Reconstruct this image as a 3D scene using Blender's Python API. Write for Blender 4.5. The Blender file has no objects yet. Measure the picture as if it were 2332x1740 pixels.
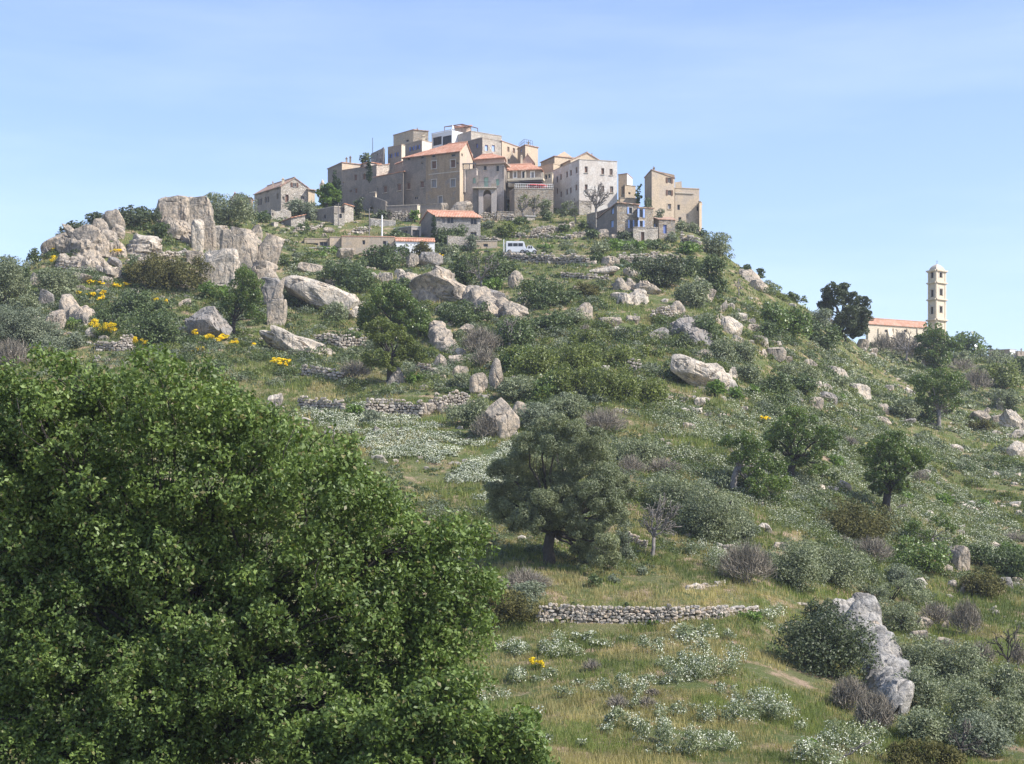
import bpy, bmesh, math
import numpy as np
from mathutils import noise as mnoise, Vector

# ------------------------------------------------------------------ camera, sky, sun, exposure
S = bpy.context.scene
COL = S.collection
R = math.radians
FPX, HY, CX = 3887.0, 1250.0, 1166.0          # focal length, eye level and centre column in photo pixels
cd = bpy.data.cameras.new("camera"); cam = bpy.data.objects.new("camera", cd); COL.objects.link(cam)
cam.location = (0, 0, 0); cam.rotation_euler = (R(90), 0, 0)
cd.sensor_width = 36; cd.lens = 36 * FPX / 2332; cd.shift_y = (HY - 870) / 2332
cd.clip_start = 0.5; cd.clip_end = 9000
S.camera = cam
SUN_EL, SUN_AZ = 46.0, -21.5                   # azimuth measured from +X (right of the view) towards the camera
sd = bpy.data.lights.new("sun", 'SUN'); sun = bpy.data.objects.new("sun", sd); COL.objects.link(sun)
sd.energy = 4.1; sd.angle = R(0.5); sd.color = (1.0, 0.955, 0.88)
to_sun = Vector((math.cos(R(SUN_EL)) * math.cos(R(SUN_AZ)), math.cos(R(SUN_EL)) * math.sin(R(SUN_AZ)), math.sin(R(SUN_EL))))
sun.rotation_euler = to_sun.to_track_quat('Z', 'Y').to_euler()
w = bpy.data.worlds.new("World"); S.world = w; w.use_nodes = True
wn, wl = w.node_tree.nodes, w.node_tree.links
bg = wn['Background']; sky = wn.new('ShaderNodeTexSky'); sky.sky_type = 'NISHITA'; sky.sun_disc = False
sky.sun_elevation = R(SUN_EL); sky.sun_rotation = math.atan2(to_sun.x, to_sun.y)
sky.air_density = 1.0; sky.dust_density = 0.7; sky.ozone_density = 3.0; sky.altitude = 0
tc = wn.new('ShaderNodeTexCoord'); mp = wn.new('ShaderNodeMapping'); mp.inputs['Scale'].default_value = (2.0, 2.0, 13.0)
mp.inputs['Rotation'].default_value = (0, R(-14), 0)
nz = wn.new('ShaderNodeTexNoise'); nz.inputs['Scale'].default_value = 1.6; nz.inputs['Detail'].default_value = 5; nz.inputs['Roughness'].default_value = .55
rp = wn.new('ShaderNodeMapRange'); rp.inputs['From Min'].default_value = .42; rp.inputs['From Max'].default_value = .78; rp.inputs['To Max'].default_value = .13
mx = wn.new('ShaderNodeMix'); mx.data_type = 'RGBA'; mx.inputs['B'].default_value = (6.6, 7.4, 8.6, 1)
wl.new(tc.outputs['Generated'], mp.inputs['Vector']); wl.new(mp.outputs[0], nz.inputs['Vector']); wl.new(nz.outputs[0], rp.inputs['Value'])
wl.new(rp.outputs[0], mx.inputs['Factor']); wl.new(sky.outputs[0], mx.inputs['A']); tn = wn.new('ShaderNodeMix'); tn.data_type = 'RGBA'; tn.blend_type = 'MULTIPLY'; tn.inputs['Factor'].default_value = 1; tn.inputs['B'].default_value = (1.05, .965, 1.0, 1); wl.new(mx.outputs['Result'], tn.inputs['A']); wl.new(tn.outputs['Result'], bg.inputs['Color'])
bg.inputs['Strength'].default_value = 0.142
S.view_settings.view_transform = 'Standard'; S.view_settings.look = 'None'
S.view_settings.exposure = 0.78; S.view_settings.gamma = 1.0
try: S.cycles.max_bounces = 6; S.cycles.transparent_max_bounces = 4; S.cycles.diffuse_bounces = 3
except Exception: pass

# ------------------------------------------------------------------ helpers
CROPS = dict(A=(560, 270, 5.5075), B=(860, 270, 5.5075), C=(1220, 320, 5.5075), D=(60, 420, 3.69), E=(600, 520, 3.69),
             G=(1150, 520, 3.69), H=(1732, 560, 3.6717), I=(600, 820, 3.6717), J=(1080, 900, 3.6717), K=(1632, 900, 3.1629),
             L=(1080, 1290, 3.1629), M=(1732, 1290, 3.6717), N=(0, 580, 3.6717), S=(0, 0, 1.0), T=(0, 0, 2214 / 2332))
def cv(c, x, y):
    o = CROPS[c]; return o[0] + x / o[2], o[1] + y / o[2]
def ray(px, py, D): return np.array([(px - CX) / FPX * D, D, (HY - py) / FPX * D])

def tag(o, label=None, cat=None, group=None, kind=None):
    if label: o['label'] = label
    if cat: o['category'] = cat
    if group: o['group'] = group
    if kind: o['kind'] = kind
    return o
def empty(name, loc, label, cat, group=None):
    o = bpy.data.objects.new(name, None); COL.objects.link(o); o.location = loc; o.empty_display_size = .3
    return tag(o, label, cat, group, 'thing')
def link_mesh(name, me, parent=None, loc=None):
    o = bpy.data.objects.new(name, me); COL.objects.link(o)
    if parent is not None: o.parent = parent
    if loc is not None: o.location = loc
    return o
def mesh_np(name, V, faces, mats, idx=None, smooth=False):
    """faces: list of (n,k) int arrays; idx: list of material indices (int or array) per faces entry"""
    me = bpy.data.meshes.new(name); V = np.asarray(V, np.float32)
    faces = [np.asarray(f, np.int32) for f in faces if len(f)]
    me.vertices.add(len(V)); me.vertices.foreach_set('co', V.ravel())
    loops = np.concatenate([f.ravel() for f in faces]); tot = np.concatenate([np.full(len(f), f.shape[1], np.int32) for f in faces])
    start = np.concatenate([[0], np.cumsum(tot)[:-1]]).astype(np.int32)
    me.loops.add(len(loops)); me.loops.foreach_set('vertex_index', loops)
    me.polygons.add(len(tot)); me.polygons.foreach_set('loop_start', start); me.polygons.foreach_set('loop_total', tot)
    for m in mats: me.materials.append(m)
    if idx is not None:
        mi = np.concatenate([np.full(len(f), i, np.int32) if np.isscalar(i) else np.asarray(i, np.int32) for f, i in zip(faces, idx)])
        me.polygons.foreach_set('material_index', mi)
    me.polygons.foreach_set('use_smooth', np.full(len(tot), smooth, bool))
    me.update(calc_edges=True); return me
class MB:
    """collects polygons (lists of points) for one mesh"""
    def __init__(s): s.v = []; s.f = []
    def poly(s, pts):
        n = len(s.v); s.v += [tuple(float(c) for c in p) for p in pts]; s.f.append(tuple(range(n, n + len(pts))))
    def box(s, o, a, b, c):
        o, a, b, c = (np.asarray(t, float) for t in (o, a, b, c))
        if np.dot(np.cross(a, b), c) < 0: a, b = b, a
        p = [o, o + a, o + a + b, o + b]; q = [t + c for t in p]
        s.poly(p[::-1]); s.poly(q)
        for i in range(4):
            j = (i + 1) % 4; s.poly([p[i], p[j], q[j], q[i]])
    def prism(s, pts, d):
        pts = [np.asarray(p, float) for p in pts]; q = [p + d for p in pts]; s.poly(pts); s.poly(q[::-1])
        for i in range(len(pts)):
            j = (i + 1) % len(pts); s.poly([pts[j], pts[i], q[i], q[j]])
    def tube(s, P, Rr, n=6):
        P = [np.asarray(p, float) for p in P]; rings = []
        for i, p in enumerate(P):
            t = P[min(i + 1, len(P) - 1)] - P[max(i - 1, 0)]; t = t / (np.linalg.norm(t) + 1e-9)
            u = np.cross(t, [0.13, .97, .2]); u /= np.linalg.norm(u) + 1e-9; v = np.cross(t, u)
            b = len(s.v); r = Rr[i]
            for k in range(n):
                a = 2 * math.pi * k / n; s.v.append(tuple(p + (u * math.cos(a) + v * math.sin(a)) * r))
            rings.append(b)
        for i in range(len(P) - 1):
            for k in range(n):
                a, b = rings[i], rings[i + 1]; k2 = (k + 1) % n; s.f.append((a + k, a + k2, b + k2, b + k))
        s.f.append(tuple(rings[0] + k for k in range(n))[::-1]); s.f.append(tuple(rings[-1] + k for k in range(n)))
    def make(s, name, mat, parent=None, origin=(0, 0, 0), smooth=False, loc=None, mats=None):
        me = bpy.data.meshes.new(name); o = np.asarray(origin, float)
        me.from_pydata([tuple(np.asarray(p) - o) for p in s.v], [], s.f)
        me.materials.append(mat)
        if smooth: me.polygons.foreach_set('use_smooth', [True] * len(me.polygons))
        me.update(); return link_mesh(name, me, parent, loc)

# ------------------------------------------------------------------ materials
def newmat(name):
    m = bpy.data.materials.new(name); m.use_nodes = True; nt = m.node_tree
    return m, nt.nodes, nt.links, nt.nodes['Principled BSDF']
def noise_node(n, l, vec, scale, detail=4, rough=.55):
    t = n.new('ShaderNodeTexNoise'); t.inputs['Scale'].default_value = scale; t.inputs['Detail'].default_value = detail; t.inputs['Roughness'].default_value = rough
    if vec is not None: l.new(vec, t.inputs['Vector'])
    return t.outputs['Fac']
def ramp(n, l, fac, stops, interp='LINEAR'):
    r = n.new('ShaderNodeValToRGB'); r.color_ramp.interpolation = interp; e = r.color_ramp.elements
    while len(e) < len(stops): e.new(.5)
    for k, (p, c) in enumerate(stops):
        e[k].position = p; e[k].color = (*c, 1) if len(c) == 3 else c
    l.new(fac, r.inputs[0]); return r.outputs[0]
def mixc(n, l, fac, a, b, mode='MIX'):
    m = n.new('ShaderNodeMix'); m.data_type = 'RGBA'; m.blend_type = mode
    for k, v in (('Factor', fac), ('A', a), ('B', b)):
        if isinstance(v, (int, float)): m.inputs[k].default_value = v
        elif isinstance(v, tuple): m.inputs[k].default_value = (*v, 1)
        else: l.new(v, m.inputs[k])
    return m.outputs['Result']
def mrange(n, l, v, a, b, c=0., d=1.):
    m = n.new('ShaderNodeMapRange'); l.new(v, m.inputs['Value'])
    for k, x in zip(('From Min', 'From Max', 'To Min', 'To Max'), (a, b, c, d)): m.inputs[k].default_value = x
    return m.outputs[0]
def bump(n, l, h, strength, dist, bsdf):
    b = n.new('ShaderNodeBump'); b.inputs['Strength'].default_value = strength; b.inputs['Distance'].default_value = dist
    l.new(h, b.inputs['Height']); l.new(b.outputs[0], bsdf.inputs['Normal'])
def objvec(n): return n.new('ShaderNodeTexCoord').outputs['Object']
def foliage(name, dark, light, trans=.3, rough=.55, lf=.35, spec=.35, third=None):
    m, n, l, p = newmat(name); g = n.new('ShaderNodeNewGeometry'); v = objvec(n)
    stops = [(0, dark), (.75, light)]
    if third: stops = [(0, dark), (.7, light), (.93, light), (.97, third)]
    c = ramp(n, l, g.outputs['Random Per Island'], stops)
    nz = noise_node(n, l, v, lf, 3); k = ramp(n, l, nz, [(.3, (.62, .66, .6)), (.7, (1.3, 1.25, 1.1))])
    c = mixc(n, l, 1., c, k, 'MULTIPLY')
    l.new(c, p.inputs['Base Color']); p.inputs['Roughness'].default_value = rough; p.inputs['Specular IOR Level'].default_value = spec
    t = n.new('ShaderNodeBsdfTranslucent'); tcn = mixc(n, l, 1., c, (1.3, 1.35, .7), 'MULTIPLY'); l.new(tcn, t.inputs['Color'])
    ms = n.new('ShaderNodeMixShader'); ms.inputs[0].default_value = trans
    l.new(p.outputs[0], ms.inputs[1]); l.new(t.outputs[0], ms.inputs[2]); l.new(ms.outputs[0], n['Material Output'].inputs[0])
    return m
def plain(name, col, rough=.7, var=.12, scale=1.5, metal=0, bmp=.0):
    m, n, l, p = newmat(name); v = objvec(n)
    a = tuple(c * (1 - var) for c in col); b = tuple(min(1, c * (1 + var)) for c in col)
    l.new(ramp(n, l, noise_node(n, l, v, scale, 5), [(.3, a), (.7, b)]), p.inputs['Base Color'])
    p.inputs['Roughness'].default_value = rough; p.inputs['Metallic'].default_value = metal
    if bmp: bump(n, l, noise_node(n, l, v, scale * 6, 3), bmp, .05, p)
    return m
def plaster(name, col, stain, patch=None, amt=.5, scale=.35):
    m, n, l, p = newmat(name); v = objvec(n)
    mpn = n.new('ShaderNodeMapping'); mpn.inputs['Scale'].default_value = (1.3, 1.3, .28); l.new(v, mpn.inputs['Vector'])
    streak = noise_node(n, l, mpn.outputs[0], 1.6, 6, .65)
    c = mixc(n, l, mrange(n, l, streak, .42, .68, 0, amt), col, stain)
    blot = noise_node(n, l, v, scale, 6, .6)
    if patch: c = mixc(n, l, mrange(n, l, blot, .50, .56, 0, .85), c, patch)
    fine = noise_node(n, l, v, 5, 4, .7); c = mixc(n, l, 1., c, ramp(n, l, fine, [(.3, (.72, .72, .72)), (.7, (1.2, 1.2, 1.2))]), 'MULTIPLY')
    l.new(c, p.inputs['Base Color']); p.inputs['Roughness'].default_value = .92
    bump(n, l, fine, .5, .06, p); return m
def masonry(name, cols, mortar, scale=2.6, gap=.05):
    m, n, l, p = newmat(name); v = objvec(n)
    mpn = n.new('ShaderNodeMapping'); mpn.inputs['Scale'].default_value = (1, 1, 1.45); l.new(v, mpn.inputs['Vector'])
    wv = n.new('ShaderNodeTexVoronoi'); wv.inputs['Scale'].default_value = scale; l.new(mpn.outputs[0], wv.inputs['Vector'])
    we = n.new('ShaderNodeTexVoronoi'); we.feature = 'DISTANCE_TO_EDGE'; we.inputs['Scale'].default_value = scale; l.new(mpn.outputs[0], we.inputs['Vector'])
    sep = n.new('ShaderNodeSeparateColor'); l.new(wv.outputs['Color'], sep.inputs[0])
    c = ramp(n, l, sep.outputs[0], [(k / (len(cols) - 1), cc) for k, cc in enumerate(cols)])
    big = noise_node(n, l, v, .5, 5); c = mixc(n, l, 1., c, ramp(n, l, big, [(.3, (.75, .75, .75)), (.7, (1.2, 1.17, 1.12))]), 'MULTIPLY')
    c = mixc(n, l, mrange(n, l, we.outputs['Distance'], 0, gap * 1.6, 1, 0), c, mortar)
    l.new(c, p.inputs['Base Color']); p.inputs['Roughness'].default_value = .95
    bump(n, l, mrange(n, l, we.outputs['Distance'], 0, gap * 2.5), .8, .12, p); return m
def rockmat(name, base, pink, grey, pale, sc=1.0):
    m, n, l, p = newmat(name); v = objvec(n)
    a = noise_node(n, l, v, .35 * sc, 6, .6); c = ramp(n, l, a, [(.34, grey), (.46, base), (.58, pink), (.72, pale)])
    b = noise_node(n, l, v, 1.7 * sc, 7, .7); c = mixc(n, l, mrange(n, l, b, .48, .60, 0, .85), c, grey)
    st = n.new('ShaderNodeMapping'); st.inputs['Scale'].default_value = (1.6, 1.6, .22); l.new(v, st.inputs['Vector'])
    d = noise_node(n, l, st.outputs[0], 1.3 * sc, 6, .7); c = mixc(n, l, mrange(n, l, d, .55, .66, 0, .7), c, tuple(x * .33 for x in grey))
    e = n.new('ShaderNodeTexVoronoi'); e.feature = 'DISTANCE_TO_EDGE'; e.inputs['Scale'].default_value = .42 * sc
    wv = n.new('ShaderNodeVectorMath'); wv.operation = 'ADD'; nn = n.new('ShaderNodeTexNoise'); nn.inputs['Scale'].default_value = .5; nn.inputs['Detail'].default_value = 6
    l.new(v, nn.inputs['Vector']); l.new(nn.outputs['Color'], wv.inputs[0]); em = n.new('ShaderNodeMapping'); em.inputs['Scale'].default_value = (1.4, 1.4, .45); l.new(v, em.inputs['Vector']); l.new(em.outputs[0], wv.inputs[1]); l.new(wv.outputs[0], e.inputs['Vector'])
    cmask = mrange(n, l, a, .45, .6, 0, .75); crm = n.new('ShaderNodeMath'); crm.operation = 'MULTIPLY'; l.new(mrange(n, l, e.outputs['Distance'], 0, .022, 1, 0), crm.inputs[0]); l.new(cmask, crm.inputs[1]); crack = crm.outputs[0]; c = mixc(n, l, crack, c, tuple(x * .3 for x in grey))
    l.new(c, p.inputs['Base Color']); p.inputs['Roughness'].default_value = .9; p.inputs['Specular IOR Level'].default_value = .2
    f = noise_node(n, l, v, 2.4 * sc, 8, .72)
    h = n.new('ShaderNodeMath'); h.operation = 'SUBTRACT'; l.new(f, h.inputs[0])
    cr = mrange(n, l, e.outputs['Distance'], 0, .05, .2, 0); l.new(cr, h.inputs[1])
    bump(n, l, h.outputs[0], .9, .35, p); return m
def tilemat(name, a, b, c3):
    m, n, l, p = newmat(name); uv = n.new('ShaderNodeUVMap'); sx = n.new('ShaderNodeSeparateXYZ'); l.new(uv.outputs[0], sx.inputs[0])
    wvm = n.new('ShaderNodeMath'); wvm.operation = 'SINE'; ml = n.new('ShaderNodeMath'); ml.operation = 'MULTIPLY'; ml.inputs[1].default_value = 2 * math.pi / .27
    l.new(sx.outputs[0], ml.inputs[0]); l.new(ml.outputs[0], wvm.inputs[0])
    mpn = n.new('ShaderNodeMapping'); mpn.inputs['Scale'].default_value = (1 / .27, 1 / .45, 1); l.new(uv.outputs[0], mpn.inputs['Vector'])
    fl = n.new('ShaderNodeVectorMath'); fl.operation = 'FLOOR'; l.new(mpn.outputs[0], fl.inputs[0])
    wn_ = n.new('ShaderNodeTexWhiteNoise'); wn_.noise_dimensions = '2D'; l.new(fl.outputs[0], wn_.inputs['Vector'])
    c = ramp(n, l, wn_.outputs['Value'], [(0, a), (.5, b), (1, c3)])
    big = noise_node(n, l, objvec(n), .5, 5); c = mixc(n, l, 1., c, ramp(n, l, big, [(.3, (.8, .78, .78)), (.7, (1.12, 1.1, 1.1))]), 'MULTIPLY')
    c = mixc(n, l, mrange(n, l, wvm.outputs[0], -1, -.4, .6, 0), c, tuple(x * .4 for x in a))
    l.new(c, p.inputs['Base Color']); p.inputs['Roughness'].default_value = .85; bump(n, l, wvm.outputs[0], .6, .05, p); return m

M = dict(
    stone=masonry('warm_masonry', [(.26, .22, .17), (.38, .31, .23), (.30, .28, .25), (.46, .40, .32)], (.30, .25, .19)),
    stone_pale=masonry('pale_masonry', [(.42, .37, .30), (.55, .49, .41), (.48, .43, .38), (.62, .57, .49)], (.42, .37, .30)),
    stone_grey=masonry('grey_masonry', [(.26, .25, .23), (.40, .38, .35), (.33, .31, .29), (.52, .49, .45)], (.24, .22, .2), 3.0),
    beige=plaster('beige_render', (.48, .38, .265), (.34, .27, .2), (.40, .34, .27)),
    beige2=plaster('light_beige_render', (.54, .43, .305), (.42, .34, .25), (.46, .38, .3)),
    brown=plaster('worn_brown_render', (.37, .275, .18), (.22, .165, .11), (.27, .23, .19), .7, .5),
    darkgrey=plaster('dark_grey_and_shade_render', (.225, .195, .165), (.15, .13, .115), (.28, .235, .19), .6, .4),  # dark render; extra shade of unlit walls is put into its colour
    grey=plaster('grey_render', (.42, .375, .335), (.30, .27, .24), (.47, .40, .35), .6, .45),
    taupe=plaster('taupe_and_shade_render', (.31, .26, .21), (.22, .185, .155), (.37, .30, .235), .6, .4),  # taupe render; also paints shade onto left faces of paler houses
    white=plaster('offwhite_render', (.62, .56, .49), (.46, .40, .34), (.66, .62, .56), .55, .5),
    cream=plaster('cream_render', (.66, .57, .42), (.55, .46, .33), None, .3),
    rosy=plaster('rosy_render', (.55, .40, .30), (.45, .33, .25), None, .3),
    church=plaster('church_render', (.63, .54, .41), (.47, .39, .29), None, .35),
    modern=plain('white_paint', (.78, .78, .76), .6, .04),
    coping=plaster('pale_coping', (.5, .44, .36), (.38, .32, .26), None, .5),
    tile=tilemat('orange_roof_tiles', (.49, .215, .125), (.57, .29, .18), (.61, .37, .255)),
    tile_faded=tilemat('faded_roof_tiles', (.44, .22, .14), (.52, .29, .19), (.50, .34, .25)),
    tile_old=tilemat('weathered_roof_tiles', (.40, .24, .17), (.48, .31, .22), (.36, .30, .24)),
    glass=plain('dark_glazing', (.022, .024, .028), .35, .3), frame=plain('window_paint', (.33, .29, .25), .6, .05),
    surround=plain('pale_surround', (.50, .45, .39), .8, .08), wood=plain('brown_wood', (.16, .085, .055), .7, .25, 4),
    blue=plain('powder_blue_paint', (.30, .42, .72), .6, .1), bluedark=plain('faded_blue_paint', (.13, .18, .42), .6, .1),
    green=plain('pale_green_paint', (.30, .46, .36), .6, .1), greyshut=plain('grey_shutter_paint', (.24, .24, .25), .7, .1),
    metal=plain('dark_metal', (.08, .08, .085), .5, .1), concrete=plain('pale_concrete', (.50, .48, .45), .9, .1, 3),
    red=plain('red_canvas', (.62, .05, .06), .8, .12), whitecloth=plain('white_canvas', (.78, .77, .74), .8, .04),
    awn=plain('charcoal_awning', (.07, .07, .085), .8, .1), carwhite=plain('white_car_paint', (.66, .67, .68), .25, .03),
    rubber=plain('tyre_rubber', (.02, .02, .02), .9, .1), vmetal=plain('pergola_steel', (.16, .09, .06), .6, .1),
    bark=plain('dark_bark', (.045, .038, .032), .95, .4, 5, bmp=.6), barkgrey=plain('grey_bark', (.20, .18, .165), .95, .3, 5, bmp=.5),
    twig=foliage('bare_twigs', (.12, .105, .09), (.30, .265, .235), .0, .9, .6, .1),
    rock=rockmat('weathered_granite', (.43, .365, .285), (.50, .405, .30), (.19, .175, .155), (.60, .54, .45)),
    rockgrey=rockmat('grey_and_shaded_granite', (.30, .28, .255), (.36, .31, .26), (.15, .145, .135), (.46, .43, .39)),  # grey granite; its dark tone also paints shade on shaded boulders
    rocklichen=rockmat('lichened_white_rock', (.41, .39, .355), (.47, .43, .37), (.17, .165, .155), (.60, .585, .55)),
    rockpale=rockmat('pale_granite', (.55, .485, .395), (.60, .50, .38), (.28, .26, .23), (.70, .65, .57)),
    drystone=None,
    oak=foliage('oak_leaves', (.060, .10, .022), (.145, .21, .055), .30, .42, .35, .5, (.22, .19, .09)),
    oaknear=foliage('glossy_oak_leaves', (.064, .108, .028), (.172, .244, .072), .26, .5, .5, .35, (.22, .20, .10)),
    yelloak=foliage('yellowish_oak_leaves', (.085, .11, .025), (.18, .215, .06), .32, .5, .4),
    olive=foliage('olive_leaves', (.095, .118, .066), (.24, .27, .165), .22, .5, .3, .4),
    olivepale=foliage('silvery_leaves', (.10, .125, .09), (.23, .26, .19), .2, .6, .3, .3),
    mastic=foliage('mastic_leaves', (.044, .068, .024), (.105, .145, .050), .22, .5, .4, .4),
    dark=foliage('holm_leaves', (.034, .048, .022), (.085, .108, .048), .18, .5, .4, .4),
    juniper=foliage('juniper_sprays', (.055, .058, .018), (.135, .125, .045), .2, .7, .5, .2),
    cypress=foliage('cypress_sprays', (.016, .032, .014), (.04, .065, .028), .1, .7, .5, .2),
    bright=foliage('fresh_leaves', (.070, .125, .025), (.17, .26, .06), .35, .5, .4),
    broom=foliage('broom_flowers', (.66, .45, .015), (.86, .66, .03), .25, .7, .8, .1),
    broomstem=foliage('broom_stems', (.06, .10, .02), (.13, .18, .05), .2, .6, .5, .2),
    agave=foliage('agave_leaves', (.14, .20, .17), (.27, .34, .29), .05, .5, .3, .4),
    daisyleaf=foliage('rockrose_leaves', (.10, .135, .07), (.25, .28, .17), .25, .6, .5, .2),
    petal=foliage('white_petals', (.58, .60, .54), (.82, .83, .78), .2, .7, .5, .1),
    grass=foliage('grass_blades', (.085, .125, .034), (.225, .265, .092), .35, .6, .12, .2, (.42, .36, .18)),
    grassdry=foliage('dry_grass_blades', (.24, .20, .09), (.42, .37, .19), .3, .7, .2, .2),
)
def island_stone(name, cols):
    m, n, l, p = newmat(name); g = n.new('ShaderNodeNewGeometry'); v = objvec(n)
    c = ramp(n, l, g.outputs['Random Per Island'], [(k / (len(cols) - 1), cc) for k, cc in enumerate(cols)])
    b = noise_node(n, l, v, 3.5, 6, .7); c = mixc(n, l, mrange(n, l, b, .52, .7, 0, .6), c, (.17, .16, .15))
    l.new(c, p.inputs['Base Color']); p.inputs['Roughness'].default_value = .93; bump(n, l, b, .6, .08, p); return m
M['drystone'] = island_stone('drystone_blocks', [(.26, .23, .19), (.40, .34, .27), (.34, .31, .27), (.50, .44, .36), (.43, .34, .25)])
M['dirtcore'] = plain('packed_earth', (.10, .085, .065), .95, .3, 2)
mg, n, l, p = newmat('hillside_ground'); v = objvec(n)
n1 = noise_node(n, l, v, .085, 6, .62); n2 = noise_node(n, l, v, .45, 6, .65); n3 = noise_node(n, l, v, 2.2, 5, .7)
c = ramp(n, l, n1, [(.33, (.085, .125, .038)), (.5, (.12, .15, .05)), (.66, (.17, .175, .075))])
c = mixc(n, l, mrange(n, l, n2, .48, .60), c, (.26, .22, .115))
c = mixc(n, l, mrange(n, l, n2, .56, .64), c, (.42, .31, .21))
c = mixc(n, l, mrange(n, l, n3, .56, .66, 0, .6), c, (.34, .29, .21))
l.new(c, p.inputs['Base Color']); p.inputs['Roughness'].default_value = .95; p.inputs['Specular IOR Level'].default_value = .1
bump(n, l, noise_node(n, l, v, 4.5, 7, .75), 1., .35, p); M['ground'] = mg

# ------------------------------------------------------------------ terrain (one height field, metres)
def zc(py, D): return (HY - py) / FPX * D
PROF = {
 -700: [(170, .0), (210, 18.), (240, 22.), (290, 16.), (420, 5.)],
 -200: [(150, 950), (190, 850), (215, 765), (236, 715), (246, 715), (280, 28.), (420, 10.)],
 0: [(150, 1060), (170, 950), (190, 860), (210, 750), (222, 685), (232, 642), (240, 640), (280, 34.), (420, 20.)],
 100: [(150, 1060), (170, 950), (190, 855), (205, 775), (220, 695), (230, 635), (240, 590), (248, 588), (285, 37.), (420, 25.)],
 200: [(150, 1070), (170, 950), (187, 850), (202, 780), (218, 710), (230, 645), (240, 590), (248, 535), (256, 520), (290, 44.), (420, 30.)],
 300: [(150, 1080), (170, 930), (185, 850), (200, 790), (215, 730), (228, 670), (239, 612), (249, 555), (257, 505), (264, 480), (275, 480), (300, 50.), (420, 35.)],
 450: [(150, 1080), (170, 950), (185, 870), (200, 800), (218, 735), (234, 670), (248, 610), (260, 555), (272, 510), (283, 475), (300, 468), (330, 57.), (420, 40.)],
 600: [(150, 1080), (170, 960), (185, 885), (200, 825), (220, 750), (240, 672), (258, 605), (275, 550), (290, 515), (305, 492), (325, 470), (345, 64.), (420, 50.)],
 800: [(150, 1070), (165, 985), (180, 905), (198, 840), (220, 762), (240, 690), (258, 625), (275, 592), (279, 575), (290, 540), (303, 503), (318, 478), (335, 455), (420, 60.)],
 1050: [(109, 1440), (110.5, 1392), (118, 1335), (126, 1280), (138, 1180), (152, 1065), (167, 965), (182, 890), (200, 820), (220, 750), (240, 685), (258, 625), (277, 582), (290, 540), (303, 505), (318, 475), (340, 425), (365, 425), (420, 62.)],
 1400: [(80, 1740), (95, 1560), (109, 1432), (110.5, 1388), (118, 1330), (126, 1280), (136, 1180), (150, 1055), (168, 940), (190, 845), (213, 745), (238, 665), (258, 605), (272, 572), (284, 548), (294, 520), (306, 492), (322, 465), (345, 440), (370, 445), (430, 58.)],
 1600: [(80, 1740), (95, 1570), (109, 1432), (110.5, 1390), (118, 1335), (128, 1280), (140, 1180), (155, 1060), (172, 950), (192, 860), (213, 765), (238, 685), (262, 620), (280, 575), (294, 545), (305, 528), (318, 530), (345, 51.), (430, 42.)],
 1700: [(80, 1740), (95, 1580), (109, 1445), (111, 1400), (120, 1340), (130, 1280), (142, 1190), (158, 1065), (176, 955), (198, 865), (220, 780), (243, 705), (265, 655), (282, 625), (295, 618), (325, 44.), (430, 38.)],
 1850: [(80, 1740), (96, 1610), (110, 1490), (124, 1370), (138, 1260), (152, 1165), (170, 1055), (194, 955), (220, 870), (248, 790), (272, 735), (286, 712), (300, 712), (330, 38.), (430, 36.)],
 2000: [(84, 1740), (100, 1610), (114, 1510), (128, 1400), (145, 1280), (170, 1130), (200, 1015), (238, 925), (278, 852), (316, 808), (345, 790), (380, 782), (410, 786), (450, 42.)],
 2200: [(88, 1740), (105, 1600), (122, 1480), (138, 1370), (155, 1280), (177, 1180), (205, 1075), (243, 985), (282, 915), (320, 860), (350, 828), (380, 812), (410, 812), (450, 42.)],
 2400: [(88, 1740), (105, 1610), (122, 1500), (140, 1390), (158, 1290), (180, 1195), (208, 1090), (245, 1000), (284, 930), (322, 872), (350, 838), (380, 818), (410, 818), (450, 42.)],
 3200: [(110, -4.), (180, 2.), (280, 14.), (380, 26.), (450, 24.)],
}
PXN = np.array(sorted(PROF))
GD = np.concatenate([np.arange(2, 60, 4.), np.arange(60, 430, .8), np.arange(430, 700, 15.), np.geomspace(700, 4200, 14)])
def col_profile(k):
    d = [2, 10, 40, 62]; z = [-1.75, -2.9, -9., -10.6]
    if PROF[k][0][0] > 100:
        d.append(95); z.append(-8. if abs(k) < 2500 else -6)
    for D, val in PROF[k]:
        d.append(D); z.append(zc(val, D) if isinstance(val, int) else val)
    zl = z[-1]; d += [700, 4200]; z += [max(zl - 45, -20) * .4, -30]
    return np.interp(GD, d, z)
TAB = np.array([col_profile(k) for k in PXN])
GP = np.concatenate([np.arange(-2700, -160, 90.), np.arange(-160, 2500, 8.), np.arange(2500, 5200, 90.)])
Z = np.array([[0.]])
Z = np.stack([np.interp(GP, PXN, TAB[:, j]) for j in range(len(GD))], 1)      # (px, D)
def blur(a, ax, k):
    if k < 1: return a
    ker = np.exp(-np.linspace(-2, 2, 2 * k + 1) ** 2); ker /= ker.sum()
    pad = [(0, 0), (0, 0)]; pad[ax] = (k, k); b = np.pad(a, pad, mode='edge')
    return sum(ker[i] * np.take(b, range(i, i + a.shape[ax]), axis=ax) for i in range(2 * k + 1))
Z = blur(Z, 1, 1)
lo, hi = np.searchsorted(GP, -160), np.searchsorted(GP, 2500)
Z[lo:hi] = blur(Z[lo:hi], 0, 7)
rngN = np.random.default_rng(5)
_tab = rngN.random((256, 256))
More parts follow.
